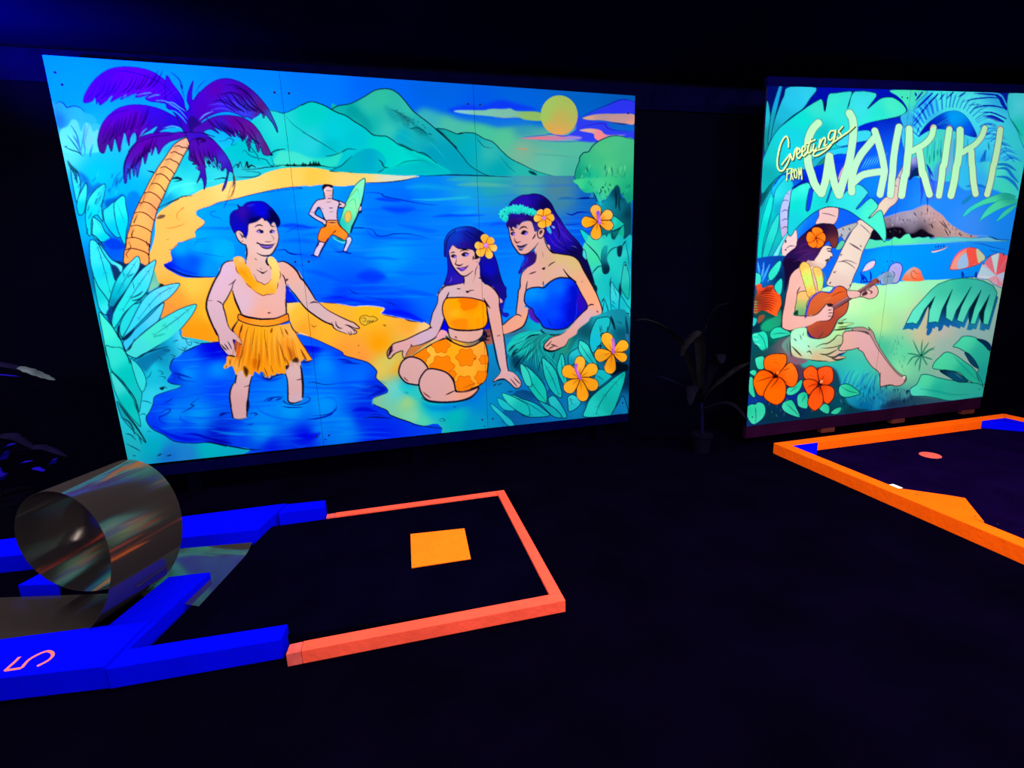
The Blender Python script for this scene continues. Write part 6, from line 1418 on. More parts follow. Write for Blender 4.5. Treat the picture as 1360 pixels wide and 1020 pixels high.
# sand and lawn
p.f(['1200 400 A8F8A8', '1220 420 C8D8A4', '1250 440 C8C4B4', '1170 430 B0EA94', '1226 445 D0C89C', '1255 460 A0C8B4', '1200 470 62E2A4', '1170 465 42C496', '1180 500 52D8A4', '1195 490 90F0AC', '1140 500 30D0B4', '1170 535 1090C0', '1150 540 0068A0', '1185 535 306878', '1110 520 1098C0', '1150 520 10A8C0', '1060 545 023048', '1020 550 042838', '1130 400 C0F0A8', '1120 390 A8F0B0', '1280 480 A0C8B8', '1290 450 98C8C0', '1190 380 A8F8C0', '1240 378 98F8B8', '1100 470 30C890', '1010 500 044048', '1160 400 A8F8A0', '1100 500 20B0B8'],
    '1060 400 1120 378 1160 381 1180 378 1200 375 1225 374 1250 373 1320 372 1400 400 1400 600 970 600 970 500 1020 460', n=3)
p.at('i').l('440 525 530 522 640 518 800 525 900 505 1060 492 1250 480 1360 478', 1.0, '60C8D8', a=0.7)
# mountain
p.at('d').f(['100 560 9C94AC', '400 480 C4A4A4', '550 560 CC9E94', '650 650 C4A49C', '250 620 847C8C', '100 690 100818', '300 690 181020', '500 690 A88880', '-100 600 989098', '-100 700 100818', '220 520 A8A0B0'],
             '-200 600 -100 550 0 520 120 480 230 460 300 430 370 405 410 412 470 460 540 510 600 580 700 650 820 705 900 715 840 740 600 732 400 738 200 742 0 750 -220 760', o=0.8, oc='8090E0')
p.f('0C0614', '-200 690 -60 650 0 640 60 630 140 640 180 690 260 690 330 650 400 690 460 720 400 738 200 742 0 752 -220 765', blur=0.7)
for q in ('140 550 150 570', '430 590 440 640', '610 660 620 700', '510 570 580 640', '540 560 600 660', '250 480 280 520', '390 430 390 480', '820 710 835 730', '340 650 350 690', '560 640 600 720', '420 600 450 640', '700 690 730 720'):
    p.l(q, 1.4, '281820', a=0.8)
for i in range(70):
    x = rng.uniform(-120, 760)
    top = np.interp(x, [-120, 120, 370, 540, 820], [560, 490, 415, 520, 700])
    y = top + rng.uniform(12, 180)
    if y < 715:
        p.l([(x, y), (x + rng.uniform(-4, 12), y + rng.uniform(8, 30))], rng.uniform(0.7, 2.0), ['3A2C38', 'D8B8B4', '58485A'][i % 3], (0.3, 0.3), 0.5, 0.2)
p.f(['150 750 58E8A4', '60 760 50E0A0', '400 755 50D8B8', '800 750 60D0D8', '950 745 70C0E0', '-150 780 48D0A8'],
    '-230 760 -180 752 -120 765 -60 755 0 770 60 730 110 748 160 710 205 700 235 742 300 730 350 738 400 728 430 750 500 732 580 738 660 728 740 735 830 742 900 738 1000 730 1080 755 1220 762 1060 775 800 772 500 785 200 802 0 816 -250 850', o=0.6, oc='2898A8')
p.l('1000 722 1060 740 1100 755 1220 760', 1.4, '103878').l('840 720 960 715 1010 722', 1.2, '70A8F0', a=0.8).l('0 818 200 805 500 788 800 775', 1.2, 'A0E8F0', a=0.7)
p.l('840 790 940 800 1040 830 1170 855', 1.0, '1048A8').l('1010 860 1080 880 1180 900', 1.0, '1048A8')
p.f('F0C8C8', '430 875 520 850 600 815 560 850 460 885').l('420 872 520 850 610 815', 1.0, '302068')
for x in (475, 500, 525, 555):
    p.l(f'{x} {838 - (x - 475) * 0.15} {x - 4} {820 - (x - 475) * 0.15}', 1.8, '1020A0')
# trunks
TAN = ['c 1100 700 D0C0AC', 'c 1000 900 D4C4B0', 'i 450 350 D8C8B4', 'i 400 480 D0B8A8', 'd 50 300 D0B8A8', 'c 1300 380 D4C4A8', 'c 750 500 CCA8A0', 'c 350 800 D8B4B0', 'd 130 60 B8B8C0']
UP_ = (('d', '250 -80 180 40 110 190 40 340'), ('c', '1330 400 1230 540 1150 660'))
p.l(UP_, 15.0, '4A3848', tp=(0.7, 1)).l(UP_, 13.4, TAN, tp=(0.7, 1))
for q_ in ('215 -30 165 -10', '165 60 120 50', '125 140 80 120', '90 220 40 200', '50 300 0 270'):
    p.at('d').l(q_, 1.0, '5A4858')
p.at('0').f(TAN, (('c', '1060 560 1140 590 1210 645 1180 720 1100 880 1060 1020'), ('i', '560 440 510 570 440 560 290 530 320 430 390 280 450 150 520 20')), o=1.0, oc='4A3848')
p.at('c').l('1070 600 1120 640 1180 700', 1.0, '4A3848').l('970 790 1040 830 1090 870', 1.0, '4A3848').l('860 980 950 965 1040 1000', 1.0, '4A3848')
p.at('i').l('510 110 570 150 640 190', 1.0, '4A3848').l('395 300 470 300 540 340 570 370', 1.0, '4A3848').l('350 410 380 395', 1.4, '302838').l('420 240 440 220', 1.4, '302838').l('620 130 635 150', 1.2, '302838').l('515 540 525 525', 1.4, '302838').l('310 520 330 500', 1.4, '302838')
p.at('c').f(TAN, '680 445 850 430 820 595 635 605 660 520', o=0.9, oc='403048').l('690 490 760 500 830 525', 1.0, '403048')
p.f(['900 680 A0A0A8', '960 640 98A098'], '830 660 1050 585 960 700 920 765 880 720 850 745', o=0.7, oc='403848').l('880 700 900 720', 1.6, '302838').l('960 640 975 660', 1.6, '302838').l('900 640 910 660', 1.4, '302838')
p.f('50B890', '830 850 880 770 920 780 880 850', o=0.6, oc='205058')
p.f('0C0818', '1180 710 1220 650 1300 720 1320 760 1200 750', blur=0.3)
p.f(['310 500 A0A8D8', '330 350 98A8D8', '310 680 A898B8'], '275 440 330 290 390 250 375 350 350 480 350 640 330 720 290 740 270 600', o=0.9, oc='303868')
for y in (300, 370, 470, 560, 640):
    p.l(f'285 {y + 10} 320 {y - 12} 360 {y}', 1.0, '303058')
p.f(TAN, '290 800 330 720 430 655 445 780 430 870 330 970 295 930', o=0.8, oc='404058').l('330 850 370 820 430 825', 1.0, '403048').l('320 860 335 858', 2.0, '302038').l('325 790 330 760', 2.0, '302038')
# fronds on the left edge
p.f(['150 500 00B8AC', '90 700 00A8A0', '230 300 20C0C0', '200 700 10B0A0', '130 900 1098A8', '250 600 0888A0', '60 850 0A7080', '270 450 0A90A8'], '40 1020 45 800 70 600 130 380 190 250 280 120 380 160 400 230 330 300 280 420 270 600 290 740 280 900 300 1020', blur=0.5)
p.f(['60 60 088080', '120 200 006868', '80 300 024048', '130 60 10A8A0'], '70 420 85 100 120 -60 260 60 280 90 200 220 130 330', blur=0.8)
for q, c in (('45 1000 50 800 80 600 150 360 210 250 200 400 150 600 100 800 80 1000', ['150 420 10C8B8', '90 700 00B8A8']), ('80 1020 120 800 190 600 260 500 250 650 200 800 140 960 120 1020', ['200 650 20C0B0', '140 880 10B0A8']), ('150 1020 220 880 300 740 360 680 300 800 260 900 220 1020', ['270 800 50C8C8', '220 940 60D0D0']), ('190 230 240 160 290 110 330 120 240 230 200 330', ['240 190 10A8D8'])):
    p.leaf(q, c, oc='0A4868', o=0.7)
p.l('210 260 190 450 140 700 100 900', 1.2, '0A6888', a=0.7).l('200 230 250 150 290 110', 1.6, '0828B0').l('60 420 80 300', 3, '020A20', a=0.7, blur=0.5)
p.f('30E0A0', '160 1020 220 950 300 910 290 1020', blur=0.5)
p.at('e').f(['300 60 0838A0', '250 150 0860C8', '350 300 064858', '300 600 0A5848', '180 650 042038', '350 700 088868', '200 800 064858', '330 850 024840', '150 450 204030', '420 500 02201C', '420 150 022048'], '150 1020 140 600 165 300 170 60 200 -40 560 -40 480 250 440 640 540 700 540 940 450 1020', blur=0.4)
for q in ('200 0 215 120', '260 0 250 90 230 170', '320 20 280 110 240 200', '350 80 300 200'):
    p.l(q, 2.6, '40A8F0', a=0.8)
for q, c in (('305 160 310 110 350 50 410 -10 435 0 420 70 380 140 330 185', ['360 80 20C8A8', '390 30 30D0B8']), ('165 225 170 115 220 120 235 170 220 225 190 235', ['200 160 30C8B0']), ('365 260 390 200 440 165 445 250 420 330', ['420 240 20C8B0']), ('140 560 190 565 180 620 145 640', ['165 590 20C0B8'])):
    p.leaf(q, c, oc='043848', o=0.7)
p.f(['300 600 10A070', '350 550 209068', '400 480 107858'], '230 640 290 580 380 540 430 470 430 620 340 680 250 690', blur=0.8)
# red tassel flower
p.f(['250 280 B83018', '330 340 F84C18', '390 420 FF5818', '240 430 A02818', '360 500 FF5818', '210 240 F85020', '200 380 503018'], '150 420 190 310 185 260 190 225 230 220 250 260 300 240 350 235 370 290 420 330 435 420 405 490 385 540 335 520 240 480 180 520 150 480', blur=0.25)
for k in range(9):
    p.l(f'{205 + k * 3} {300 + k * 24} {300} {290 + k * 22} {400 - abs(k - 4) * 12} {300 + k * 25}', 1.4, '58100C', a=0.75)
for k in range(4):
    p.l(f'{215 + k * 30} {330 - k * 8} {270 + k * 25} {280 - k * 5} {300 + k * 22} {245}', 1.5, '58100C', a=0.8)
for k in range(5):
    p.l(f'148 {400 + k * 26} 200 {395 + k * 26}', 1.4, '60B070', a=0.8)
p.f('804830', '195 610 210 540 270 530 240 590', blur=0.4)
# leaf masses lower left
for q, c, rb in (('320 720 350 670 400 648 460 660 530 715 480 740 400 760 340 765', ['400 690 20D0A0', '470 720 30C8A0'], '340 720 430 710 520 715'), ('145 720 210 700 260 690 295 730 305 830 290 930 240 890 180 820 150 790', ['220 760 20D0A8', '280 850 20D8A8'], '200 710 260 780 285 900')):
    p.leaf(q, c, rb, oc='023038', o=0.8)
for q in ('150 730 200 725', '150 770 210 775', '160 810 230 830'):
    p.l(q, 1.6, '80F0D0', a=0.7)
# foliage behind big red blossoms
p.at('g').f(['200 250 084848', '150 500 043848', '350 750 053040', '550 700 042838', '800 750 053848', '1050 650 065060', '550 600 0828A0', '150 620 0830A0', '500 550 082878', '1150 700 043848', '620 300 503048', '560 200 807060'], '80 1000 90 700 110 400 130 200 300 100 500 0 620 260 700 300 960 300 1040 480 1100 640 1200 700 1340 740 1300 1000', blur=1.2)
for i in range(70):
    x, y = rng.uniform(120, 1150), rng.uniform(560, 790)
    p.l(f'{x} {y} {x + rng.uniform(-14, 14)} {y - rng.uniform(20, 50)}', rng.uniform(1.0, 2.2), ['2A6070', '0A4858', '4A8890', '021828'][i % 4], a=0.5, blur=0.2)
for i in range(24):
    x = 1000 + i * 15
    p.l(f'{x} {rng.uniform(480, 640)} {x + 40} {rng.uniform(380, 470)} {x + 90} {rng.uniform(310, 380)}', rng.uniform(1.0, 2.2), ['0848C8', '40D8E0', '0868B8'][i % 3], a=0.32, blur=0.2)
GL = ('30D8A0', '20D8A0')
for q, rb in (('160 860 110 820 85 750 90 690 130 660 175 660 200 640 250 650 275 690 275 750 240 810', '180 850 180 740 170 680'), ('440 690 460 640 530 615 560 640 590 700 625 785 560 775 480 740', '480 650 550 710 620 780'), ('490 560 500 500 560 480 620 425 648 420 635 490 600 540 540 570', '520 540 600 480'), ('595 640 600 570 660 535 700 570 700 690 660 700 610 680', '680 560 640 640'), ('815 700 850 660 890 655 920 690 910 750 860 740', None),
              ('930 745 980 700 1040 688 1020 740 980 758', None), ('1010 520 1030 470 1100 458 1160 490 1225 550 1150 580 1080 590 1030 570', '1030 480 1120 530 1220 550'), ('170 220 200 190 260 190 265 300 200 310', None), ('115 340 150 318 185 330 180 380 140 370', None), ('105 480 115 395 150 400 160 500 175 580 150 590 110 540', None)):
    p.leaf(q, list(f"{' '.join(q.split()[0:2])} 40E0B0|{' '.join(q.split()[6:8])} 18C890|{' '.join(q.split()[8:10])} 38D8A8".split('|')), rb, oc='032838', o=0.9)
RD = ['375 385 E84A00', '380 230 FF6A08', '560 370 FF6C10', '220 470 FF6A00', '370 560 FF6A00', '820 460 D83A00', '740 340 FF5A14', '890 350 FF5A1C', '690 480 FF5A14', '920 560 FF5A14', '780 640 FF5A10', '540 280 FF7818']
for q in ('270 310 262 220 310 172 400 158 480 170 488 240 450 310 390 378 330 350', '395 375 450 310 520 245 575 285 605 370 590 450 545 490 480 465 420 400', '355 375 270 322 200 342 152 430 175 520 210 572 262 570 320 460', '370 392 440 408 482 480 470 600 400 664 320 642 258 580 290 490'):
    p.f(RD, q, o=1.1, oc='4A0C04')
for q in ('655 340 685 302 740 278 800 330 805 445 740 420 670 405', '800 325 860 286 930 290 957 340 950 430 890 472 825 445', '652 435 720 410 805 452 720 562 680 525', '830 478 900 470 962 505 962 590 905 655 855 620 845 540', '812 485 850 560 850 655 780 722 730 700 700 640 740 540'):
    p.f(RD, q, o=1.1, oc='4A0C04')
p.l('280 320 340 345 372 385', 2.0, '2A0804').l('375 385 300 400 180 440', 1.0, '6A1804').l('372 385 400 410 330 500', 1.2, '6A1804').l('375 370 380 350', 2.0, '1A0404').ell('2A0804', 376, 384, 26, 18).l('390 360 410 335', 3.0, 'FF8830').l('450 330 520 300', 1.0, '8A2004').l('440 400 500 460', 1.0, '8A2004').l('350 250 380 240 420 280', 0.8, 'C84808')
p.ell('2A0804', 818, 458, 22, 18).l('815 455 840 420 868 370', 1.2, '8A2004').l('828 450 850 420', 3.0, 'FFA070').l('805 455 740 470 690 500', 1.0, '8A2004').l('820 470 820 560', 1.0, '8A2004')
# woman with the ukulele
WS = ['e 550 150 D8A494', 'e 500 400 D8A090', 'e 480 600 DCA494', 'e 650 600 E0AA9A', 'e 880 500 E0B0A8', 'c 700 930 D8C0AC', 'e 1200 780 DCA8A4', 'h 80 200 DEAAA8', 'h 250 450 DEACA4', 'e 1110 800 DCAC98', 'e 640 250 DCA898']
p.at('c').f(['600 700 180838', '500 850 301048', '400 930 1A0A40', '800 680 301028', '810 760 783428', '700 640 14062A', '560 950 381858'], '300 1010 330 920 380 870 430 830 450 760 520 690 580 640 650 600 740 595 810 610 850 680 852 780 830 832 790 832 760 770 700 830 660 900 620 960 600 1060 560 1100 480 1080 400 1080', o=0.7, oc='0A0418')
p.f('14062A', (('e', '460 0 520 -40 620 -10 640 40 560 90 520 150 490 240 465 300 470 150'),), blur=0.4)
for q in ('400 900 500 870 620 860', '450 960 540 900 640 880', '460 840 520 800 600 790', '400 980 480 960 560 990'):
    p.l(q, 1.6, '501860', a=0.6)
p.f(WS, '610 970 650 910 700 830 740 815 790 832 778 870 798 900 795 930 770 945 772 965 740 985 722 1030 650 1060 600 1040', o=0.8, oc='301820')
p.l('740 865 785 880', 1.6, '201018').l('770 935 790 925', 1.4, '301818').f('30404A', '720 965 765 945 750 980', blur=0.2).l('735 975 770 950', 1.4, '503038').l('735 850 770 845 788 852', 1.4, '281018')
p.f(['660 990 B89080'], '560 1000 620 970 650 1030 640 1100 580 1080', blur=0.5)
p.flower(632, 742, [(-1.4, 108, 56), (-0.1, 95, 50), (1.1, 98, 52), (2.15, 100, 50), (3.3, 95, 56)], ['632 742 F05808', '600 660 FF7A18', '700 750 FF7A18', '640 830 FF7A18', '560 720 FF7C18'], o=0.7, oc='401004')
p.at('e').f(WS, '615 50 560 90 520 150 500 250 480 330 465 430 445 530 440 640 460 665 520 682 600 662 700 632 800 588 880 582 930 548 952 500 955 452 905 445 890 420 860 450 800 520 700 540 560 535 570 490 640 540 700 480 820 300 860 200 840 80 780 0 700 -10')
p.f(['690 100 B08878', '850 20 D0B8A8'], '700 -20 780 10 870 20 840 70 760 50 720 40', blur=0.4)
p.l('615 52 560 92 520 150 500 250 480 330 465 430 445 530 440 640 460 668 520 684 600 664 700 634 780 600', 1.5, '2A1420', tp=(0.4, 0.6)).l('625 245 600 290 590 320', 1.4, '2A1420')
p.f(['640 330 FFB060', '640 420 A0B860', '640 490 50A068', '690 310 E8B070'], '600 315 650 290 700 300 725 340 690 420 680 525 600 530 570 490 585 400', o=0.9, oc='304018')
p.f('103828', '565 500 600 480 600 528 560 530', blur=0.3)
# ukulele
p.f(['780 420 C85A28', '1000 300 D85A20', '900 650 A84028', '820 700 983C30', '1050 450 B85030', '850 350 C86030', '960 560 A04030', '740 560 B85828'], '682 520 702 440 732 370 800 310 850 295 920 308 960 262 1000 240 1050 245 1090 280 1102 330 1110 420 1080 510 1000 580 960 660 920 720 860 755 800 765 740 745 700 690 682 620', o=1.1, oc='2A1030')
p.l('690 690 678 600 682 520 702 440 732 370 795 312 850 293', 2.6, '3838B0', tp=(0.6, 0.4)).l('690 690 730 745 800 768', 2.4, '281878').l('880 298 930 300 965 260 1000 240', 3.0, '3848B8').l('930 350 1000 310 1070 290', 1.0, '7A2C10').l('860 380 960 340', 1.0, 'E88848', a=0.6)
p.ell('2A1420', 920, 440, 42, 28)
p.l('940 462 1060 390 1200 305 1330 225 1400 190', 5.2, '7A4850', tp=(1, 1)).l('940 448 1060 376 1200 292 1330 212', 1.4, 'B88888', a=0.8).l('960 478 1080 405 1200 330', 1.2, '2A1420')
p.f(WS, '700 540 800 520 860 450 890 418 905 440 955 450 958 500 945 545 905 582 800 590 720 630 600 660', o=None).l('560 534 700 540 790 520 860 450 890 418 900 445', 1.2, '2A1420').l('905 445 955 452 958 500 945 548 905 582 800 590', 1.4, '2A1420').l('900 480 945 475', 1.1, '4A2028').l('905 510 950 505', 1.1, '4A2028').l('900 540 945 540', 1.1, '4A2028')
p.f(WS, '1095 290 1200 288 1240 330 1200 352 1120 360', o=0.8, oc='2A1420')
p.at('i').f(WS, '620 645 640 600 700 575 760 530 795 560 802 610 770 655 710 670 650 650', o=0.9, oc='2A1420').l('690 575 740 600 720 620', 1.4, '2A1420').f('4A2830', '640 620 680 590 695 620 650 640', blur=0.2).l('800 525 810 480 760 480 690 530', 3.2, '8A4838').l('720 520 780 490 815 480', 4.0, '904838').l('800 470 800 510', 1.6, '3A1820')
# leis
LEI = ['e 660 60 FFA048', 'e 700 160 A8F060', 'e 720 290 FFAC50', 'e 690 110 C8E060', 'e 800 90 FFA058', 'e 820 200 A0F068', 'e 700 220 B0E860', 'e 740 320 FF9C40']
p.at('e').f(LEI, '618 45 650 0 690 5 720 40 742 120 762 220 785 300 745 332 705 348 682 280 652 180 632 110', o=0.7, oc='6A5020').f(LEI, '752 62 800 48 842 90 855 200 842 272 805 292 790 200 768 130', o=0.7, oc='6A5020')
for i in range(26):
    x, y = rng.uniform(640, 770), rng.uniform(40, 320)
    p.l(f'{x} {y} {x + 14} {y + 8}', 1.0, 'E8F890' if i % 2 else '90A030', a=0.5)
p.l('850 90 880 160 890 240', 1.0, '507858')
# grass skirt
p.f(['600 780 A4F8CC', '800 820 94F0BC', '950 700 A4F0A4', '800 930 D4AC7C', '600 930 D4B484', '650 860 A0F8D0', '1000 650 B0E890', '900 880 C0C890', '1020 800 B8B888', '560 720 A0F8B8', '980 940 D8A898'],
     '540 690 680 655 700 740 800 768 900 742 960 680 1000 600 1090 565 1040 600 1160 610 1090 640 1070 700 1050 780 1060 800 1000 860 1090 890 1000 930 1085 950 960 990 850 990 700 970 560 940 530 850', o=0.6, oc='506838')
for q, w in (('560 760 590 790', 1.4), ('540 840 600 900 640 940', 2.2), ('690 900 720 890 740 920', 1.8), ('780 850 840 820 900 810 960 770 1000 730 1060 740', 1.6), ('840 860 960 850 1040 820', 1.2), ('820 915 900 920 1000 870', 2.0), ('880 930 960 950 1020 920 1080 900', 2.4), ('940 960 1000 975 1080 955', 2.4), ('960 680 1040 670 1160 655', 2.4), ('1000 610 1060 610', 2.8), ('720 850 700 830', 1.2), ('860 700 800 770', 1.0), ('620 720 640 780', 1.0), ('660 700 650 740', 1.0), ('700 970 800 985 900 985', 1.4), ('1000 650 1100 640', 1.4)):
    p.l(q, w, '202818', a=0.85)
p.f('203090', '1000 930 1060 905 1090 890 1040 930', blur=0.3)
p.f(['500 830 609080', '560 970 805868'], '440 840 470 780 530 740 520 850 560 940 700 980 620 1020 520 1000 490 920', blur=0.5)
p.l('520 770 525 880 540 950', 1.4, '302838').l('490 800 500 900', 1.0, '405858')
p.f(WS, (('e', '1060 705 1150 685 1250 695 1310 720'), ('h', '60 80 100 100 130 150 175 225 240 320 310 410 370 468 430 500 428 520 385 558 330 566 290 555 240 562 200 572 195 500 180 440 120 390 70 320 40 265 0 240'), ('e', '1210 855 1150 870 1050 885 1010 870 1050 800')), o=1.0, oc='40242C')
p.f(['e 1200 665 A88880', 'h 200 260 B09890'], (('e', '1160 655 1260 650 1320 680'), ('h', '90 40 135 90 155 150 200 235 260 325 330 415 395 468 425 470 430 495 370 470 310 412 240 322 170 225 125 145 90 95 60 80 0 75'), ('e', '1250 692 1150 682')), o=0.8, oc='40342C')
p.at('h').f('D8F8D8', '400 485 425 478 420 495 405 498', blur=0.1).l('200 572 240 565 300 556 330 566', 1.4, '40242C').l('200 440 195 500 195 570', 1.0, '40242C').l('430 500 410 530', 1.0, '40242C')
# lawn details
for i in range(60):
    x, y = rng.uniform(150, 420), rng.uniform(140, 480)
    if x < 150 + (y - 100) * 0.75:
        continue
    p.l(f'{x} {y} {x + rng.uniform(-10, 10)} {y - rng.uniform(20, 45)}', rng.uniform(0.8, 1.6), '30A078', a=0.45, blur=0.2)
for i in range(110):
    x, y = rng.uniform(0, 500), rng.uniform(590, 760)
    p.l(f'{x} {y} {x + rng.uniform(-16, 16)} {y - rng.uniform(16, 50)}', rng.uniform(0.8, 2.0), ['0A6890', '104868', '40A8B0', '082848'][i % 4], a=0.5, blur=0.2)
p.f('0A1840', '190 770 300 690 420 680 470 640 440 610 560 650 840 690 700 740 400 770', blur=1.5, a=0.6)
p.l('470 610 440 610 440 640', 3, '0A2868', a=0.8, blur=0.3)
for q in ('560 290 530 240 490 150', '570 290 570 220 580 150', '575 285 600 230 640 170', '580 290 630 250 695 215', '580 300 640 320 670 330', '580 310 610 360 620 380', '565 310 555 380 545 440', '555 305 520 350 510 390', '555 300 490 310 440 380', '550 292 490 280 440 275', '600 280 650 240 690 240'):
    p.l(q, 2.0, '208868', (1, 0.1), a=0.85)
p.ell('063028', 568, 292, 10, 10)
# leaves on the right edge
for q, c in (('855 212 900 165 950 120 1050 130 1130 190 1190 262 1160 500 1110 560 1060 470 1085 405 1010 290 960 258 900 225', ['960 160 50F0B8', '1100 280 28C8A8', '1120 450 20B8A8']), ('670 395 690 350 730 310 790 262 860 280 950 340 1050 420 1120 560 990 512 900 440 740 420 685 412', ['760 330 50F0B0', '950 430 20C8A0', '850 320 50E8B0']), ('465 610 480 580 530 545 560 480 580 462 640 465 720 490 850 515 980 530 1120 560 1118 672 840 695 700 670 600 655 490 652', ['600 520 58F0B0', '700 600 20C8A8', '900 600 30C8A8', '520 610 50F0C8', '1050 640 30C8B0'])):
    p.f(c, q, o=1.0, oc='0A5858')
for q in ('735 430 800 422 900 452 990 522 900 528 810 480', '960 265 1010 290 1060 350 1082 408 1020 370 980 310', '1070 145 1150 160 1195 205 1185 250 1130 195'):
    p.f(['735 430 062840', '850 480 0A5878', '1000 320 0A4868', '1130 180 04305A'], q, o=0.8, oc='043038')
p.l('870 450 940 500', 1.6, '30A0A8', a=0.7).l('1060 450 1100 540', 1.4, '0A6868').l('560 590 700 610 850 640 1000 640', 3, '10A898', a=0.5, blur=0.6).l('860 300 960 400 1080 520', 3, '10A898', a=0.5, blur=0.6)
# split leaf with its shadow
SPL = np.array([float(v) for v in '580 350 480 460 390 560 325 690 390 680 430 695 460 650 510 550 615 420 560 560 550 680 620 670 650 680 690 540 790 350 730 520 725 630 790 672 830 560 980 320 880 520 835 655 900 680 960 540 1080 355 1010 540 970 690 1020 695 1060 580 1165 400 1110 570 1100 690 1150 702 1190 560 1240 380 1200 310 1100 262 1000 240 880 235 760 252 650 295'.split()]).reshape(-1, 2)
p.at('f')
for dx, dy in ((-35, 60), (-20, 35), (10, 50)):
    p.f(['400 700 1078B0', '600 720 1070B0', '780 700 1068B0', '900 680 1880B8', '1020 680 2090B0', '1150 680 1878A8', '800 500 043050', '600 500 064058', '1000 500 054060', '450 560 064858'], SPL + np.array([dx, dy]), sm=False, blur=0.25)
for q in ('515 540 615 420 590 520 560 620 555 680 530 790 560 800 590 720', '690 560 790 350 740 500 725 620 690 740 650 760 660 680', '830 570 980 320 890 500 835 650', '960 560 1080 355 1020 530 970 690', '1060 590 1165 400 1120 560 1105 690'):
    p.f(['615 430 02202C', '560 760 1068B0', '790 360 021C2C', '690 740 1068A8', '980 330 02202C', '1080 360 02202C', '1165 410 02202C'], q, blur=0.2)
p.f('C8C8A0', '470 740 500 640 550 520 545 620 520 760', blur=0.4)
p.f(['700 350 40CCA4', '900 300 30C4A4', '400 640 60F0C8', '600 600 60F0C4', '1050 600 50F0C4', '1150 400 40C8B0', '760 560 58E8C0', '880 600 58E8C0', '1180 320 38B8A8'], SPL, o=0.9, oc='065058', sm=False)
# parasols and beach things
p.f(['860 60 F8A090', '960 60 FF8060'], (('d', '625 1010 660 940 700 890 760 850 820 835 890 850 940 890 975 945'), ('f', '1120 35 1060 90 960 125 880 145 770 148')), o=0.9, oc='901838')
p.f('A0C8E8', (('d', '690 1000 720 930 790 880 830 900 810 960'), ('f', '940 120 850 145 845 110')), blur=0.2).f('FF5848', (('d', '780 860 830 840 870 850 895 930 890 1010'), ('f', '1020 90 960 125 950 60')), blur=0.2).f('C8D8A8', (('d', '880 850 930 880 970 945 900 990'), ('f', '1090 60 1050 80')), blur=0.3)
p.l((('d', '625 1010 660 940 700 890 760 850 820 835'),), 1.6, 'F05080')
p.f(['1200 60 F07080', '1100 180 D0E0F0', '1220 200 D8C0D0'], (('d', '960 1000 1020 920 1080 895 1140 900 1200 920'), ('f', '1370 60 1370 300 1290 330 1200 290 1150 250 1040 235 1060 160 1090 90')), o=0.8, oc='3060B0')
for q, c in ((('1225 205', '1110 80', '1170 20'), 'F07888'), (('1225 205', '1180 15', '1260 -20'), 'C8E8E0'), (('1225 205', '1270 -20', '1345 20'), 'F85860'), (('1225 205', '1340 40', '1340 160'), 'F06070'), (('1225 205', '1335 170', '1320 260'), 'C0D0E8'), (('1225 205', '1300 310', '1240 310'), 'F090A0'), (('1225 205', '1220 290', '1150 245'), 'E8A8B0'), (('1225 205', '1130 240', '1050 220'), 'D0E8F0'), (('1225 205', '1050 200', '1090 110'), 'B8E0E8')):
    p.f(c, ' '.join(q), sm=False, blur=0.15)
p.l('885 170 895 200 890 230', 3.6, '0838A8').l('1030 170 1025 210 1030 230', 3.6, '0838A8').l('890 220 960 225 1030 222', 1.6, '0848B8').l('1110 40 1200 -10', 1.0, '2848A0')
p.f(['400 180 FF8860', '330 230 FF6828', '460 240 FF6030', '350 160 A0C8D8'], '300 262 300 215 340 160 390 128 430 130 470 160 490 215 495 262', blur=0.2).l('360 200 400 160 430 190 470 190', 1.0, 'C84020').l('380 180 390 230 440 250', 1.4, 'D04820')
p.f(['220 150 A0A8F0', '180 220 90B0C8', '230 180 B898D0'], '75 295 85 190 140 170 170 110 220 80 270 90 290 140 270 220 240 280 160 290', o=1.2, oc='2038B0').f('7898B0', '90 250 110 180 170 175 200 220 190 285 110 295', blur=0.3).l('180 160 210 190 200 240', 1.2, '405878').l('120 220 190 215', 1.6, '587890').l('200 130 240 150', 1.6, 'C090A0')
p.f('80A0C0', '40 230 80 200 90 240 60 260', blur=0.3)
p.at('i').f('A8C8F0', '640 390 680 320 740 285 775 290 760 340 700 380 650 402', o=1.2, oc='1838A8').f('F0C0C8', '660 385 720 320 770 300 750 350 690 385', blur=0.2)
for q in ('620 400 640 460 625 510', '640 420 680 470 690 505', '720 390 730 440 725 500', '650 440 660 500'):
    p.l(q, 2.2, '0020B0')
p.l('620 510 680 500 740 500', 1.8, '0820A0')
# big leaves, top left
p.at('a')
for q, c in (('120 800 108 600 122 400 140 258 165 330 178 500 160 700', ['140 400 18A0B0', '130 650 087878']), ('150 700 165 500 190 350 230 210 265 108 292 114 272 210 240 350 205 500 180 640', ['230 250 1090C8', '190 480 108898']),
             ('180 640 210 480 260 330 310 210 360 118 632 124 570 240 500 340 400 410 280 520 195 640', ['400 250 20B0CC', '300 400 18A0B8', '540 180 28B8D0', '230 560 108898']),
             ('80 1010 90 880 130 780 190 640 260 540 330 480 420 410 490 360 560 310 640 262 695 248 722 365 758 200 830 180 980 163 988 200 948 335 1000 182 1080 160 1180 168 1242 202 1150 338 1275 240 1360 222 1420 232 1500 290 1540 360 1480 410 1360 440 1240 465 1080 520 1060 640 900 740 700 880 500 960 300 1000 180 1100 90 1200',
              ['500 450 08C4B4', '850 350 24CCBC', '200 800 10A8A4', '1100 300 34CCD4', '1250 380 20D4BC', '430 620 10B4BC', '640 320 30C8B0', '800 260 30D0B8', '1380 300 40E0B8', '330 760 10B8C0', '150 1000 089090', '700 600 08A8A8'])):
    p.f(c, q, o=0.9, oc='043848')
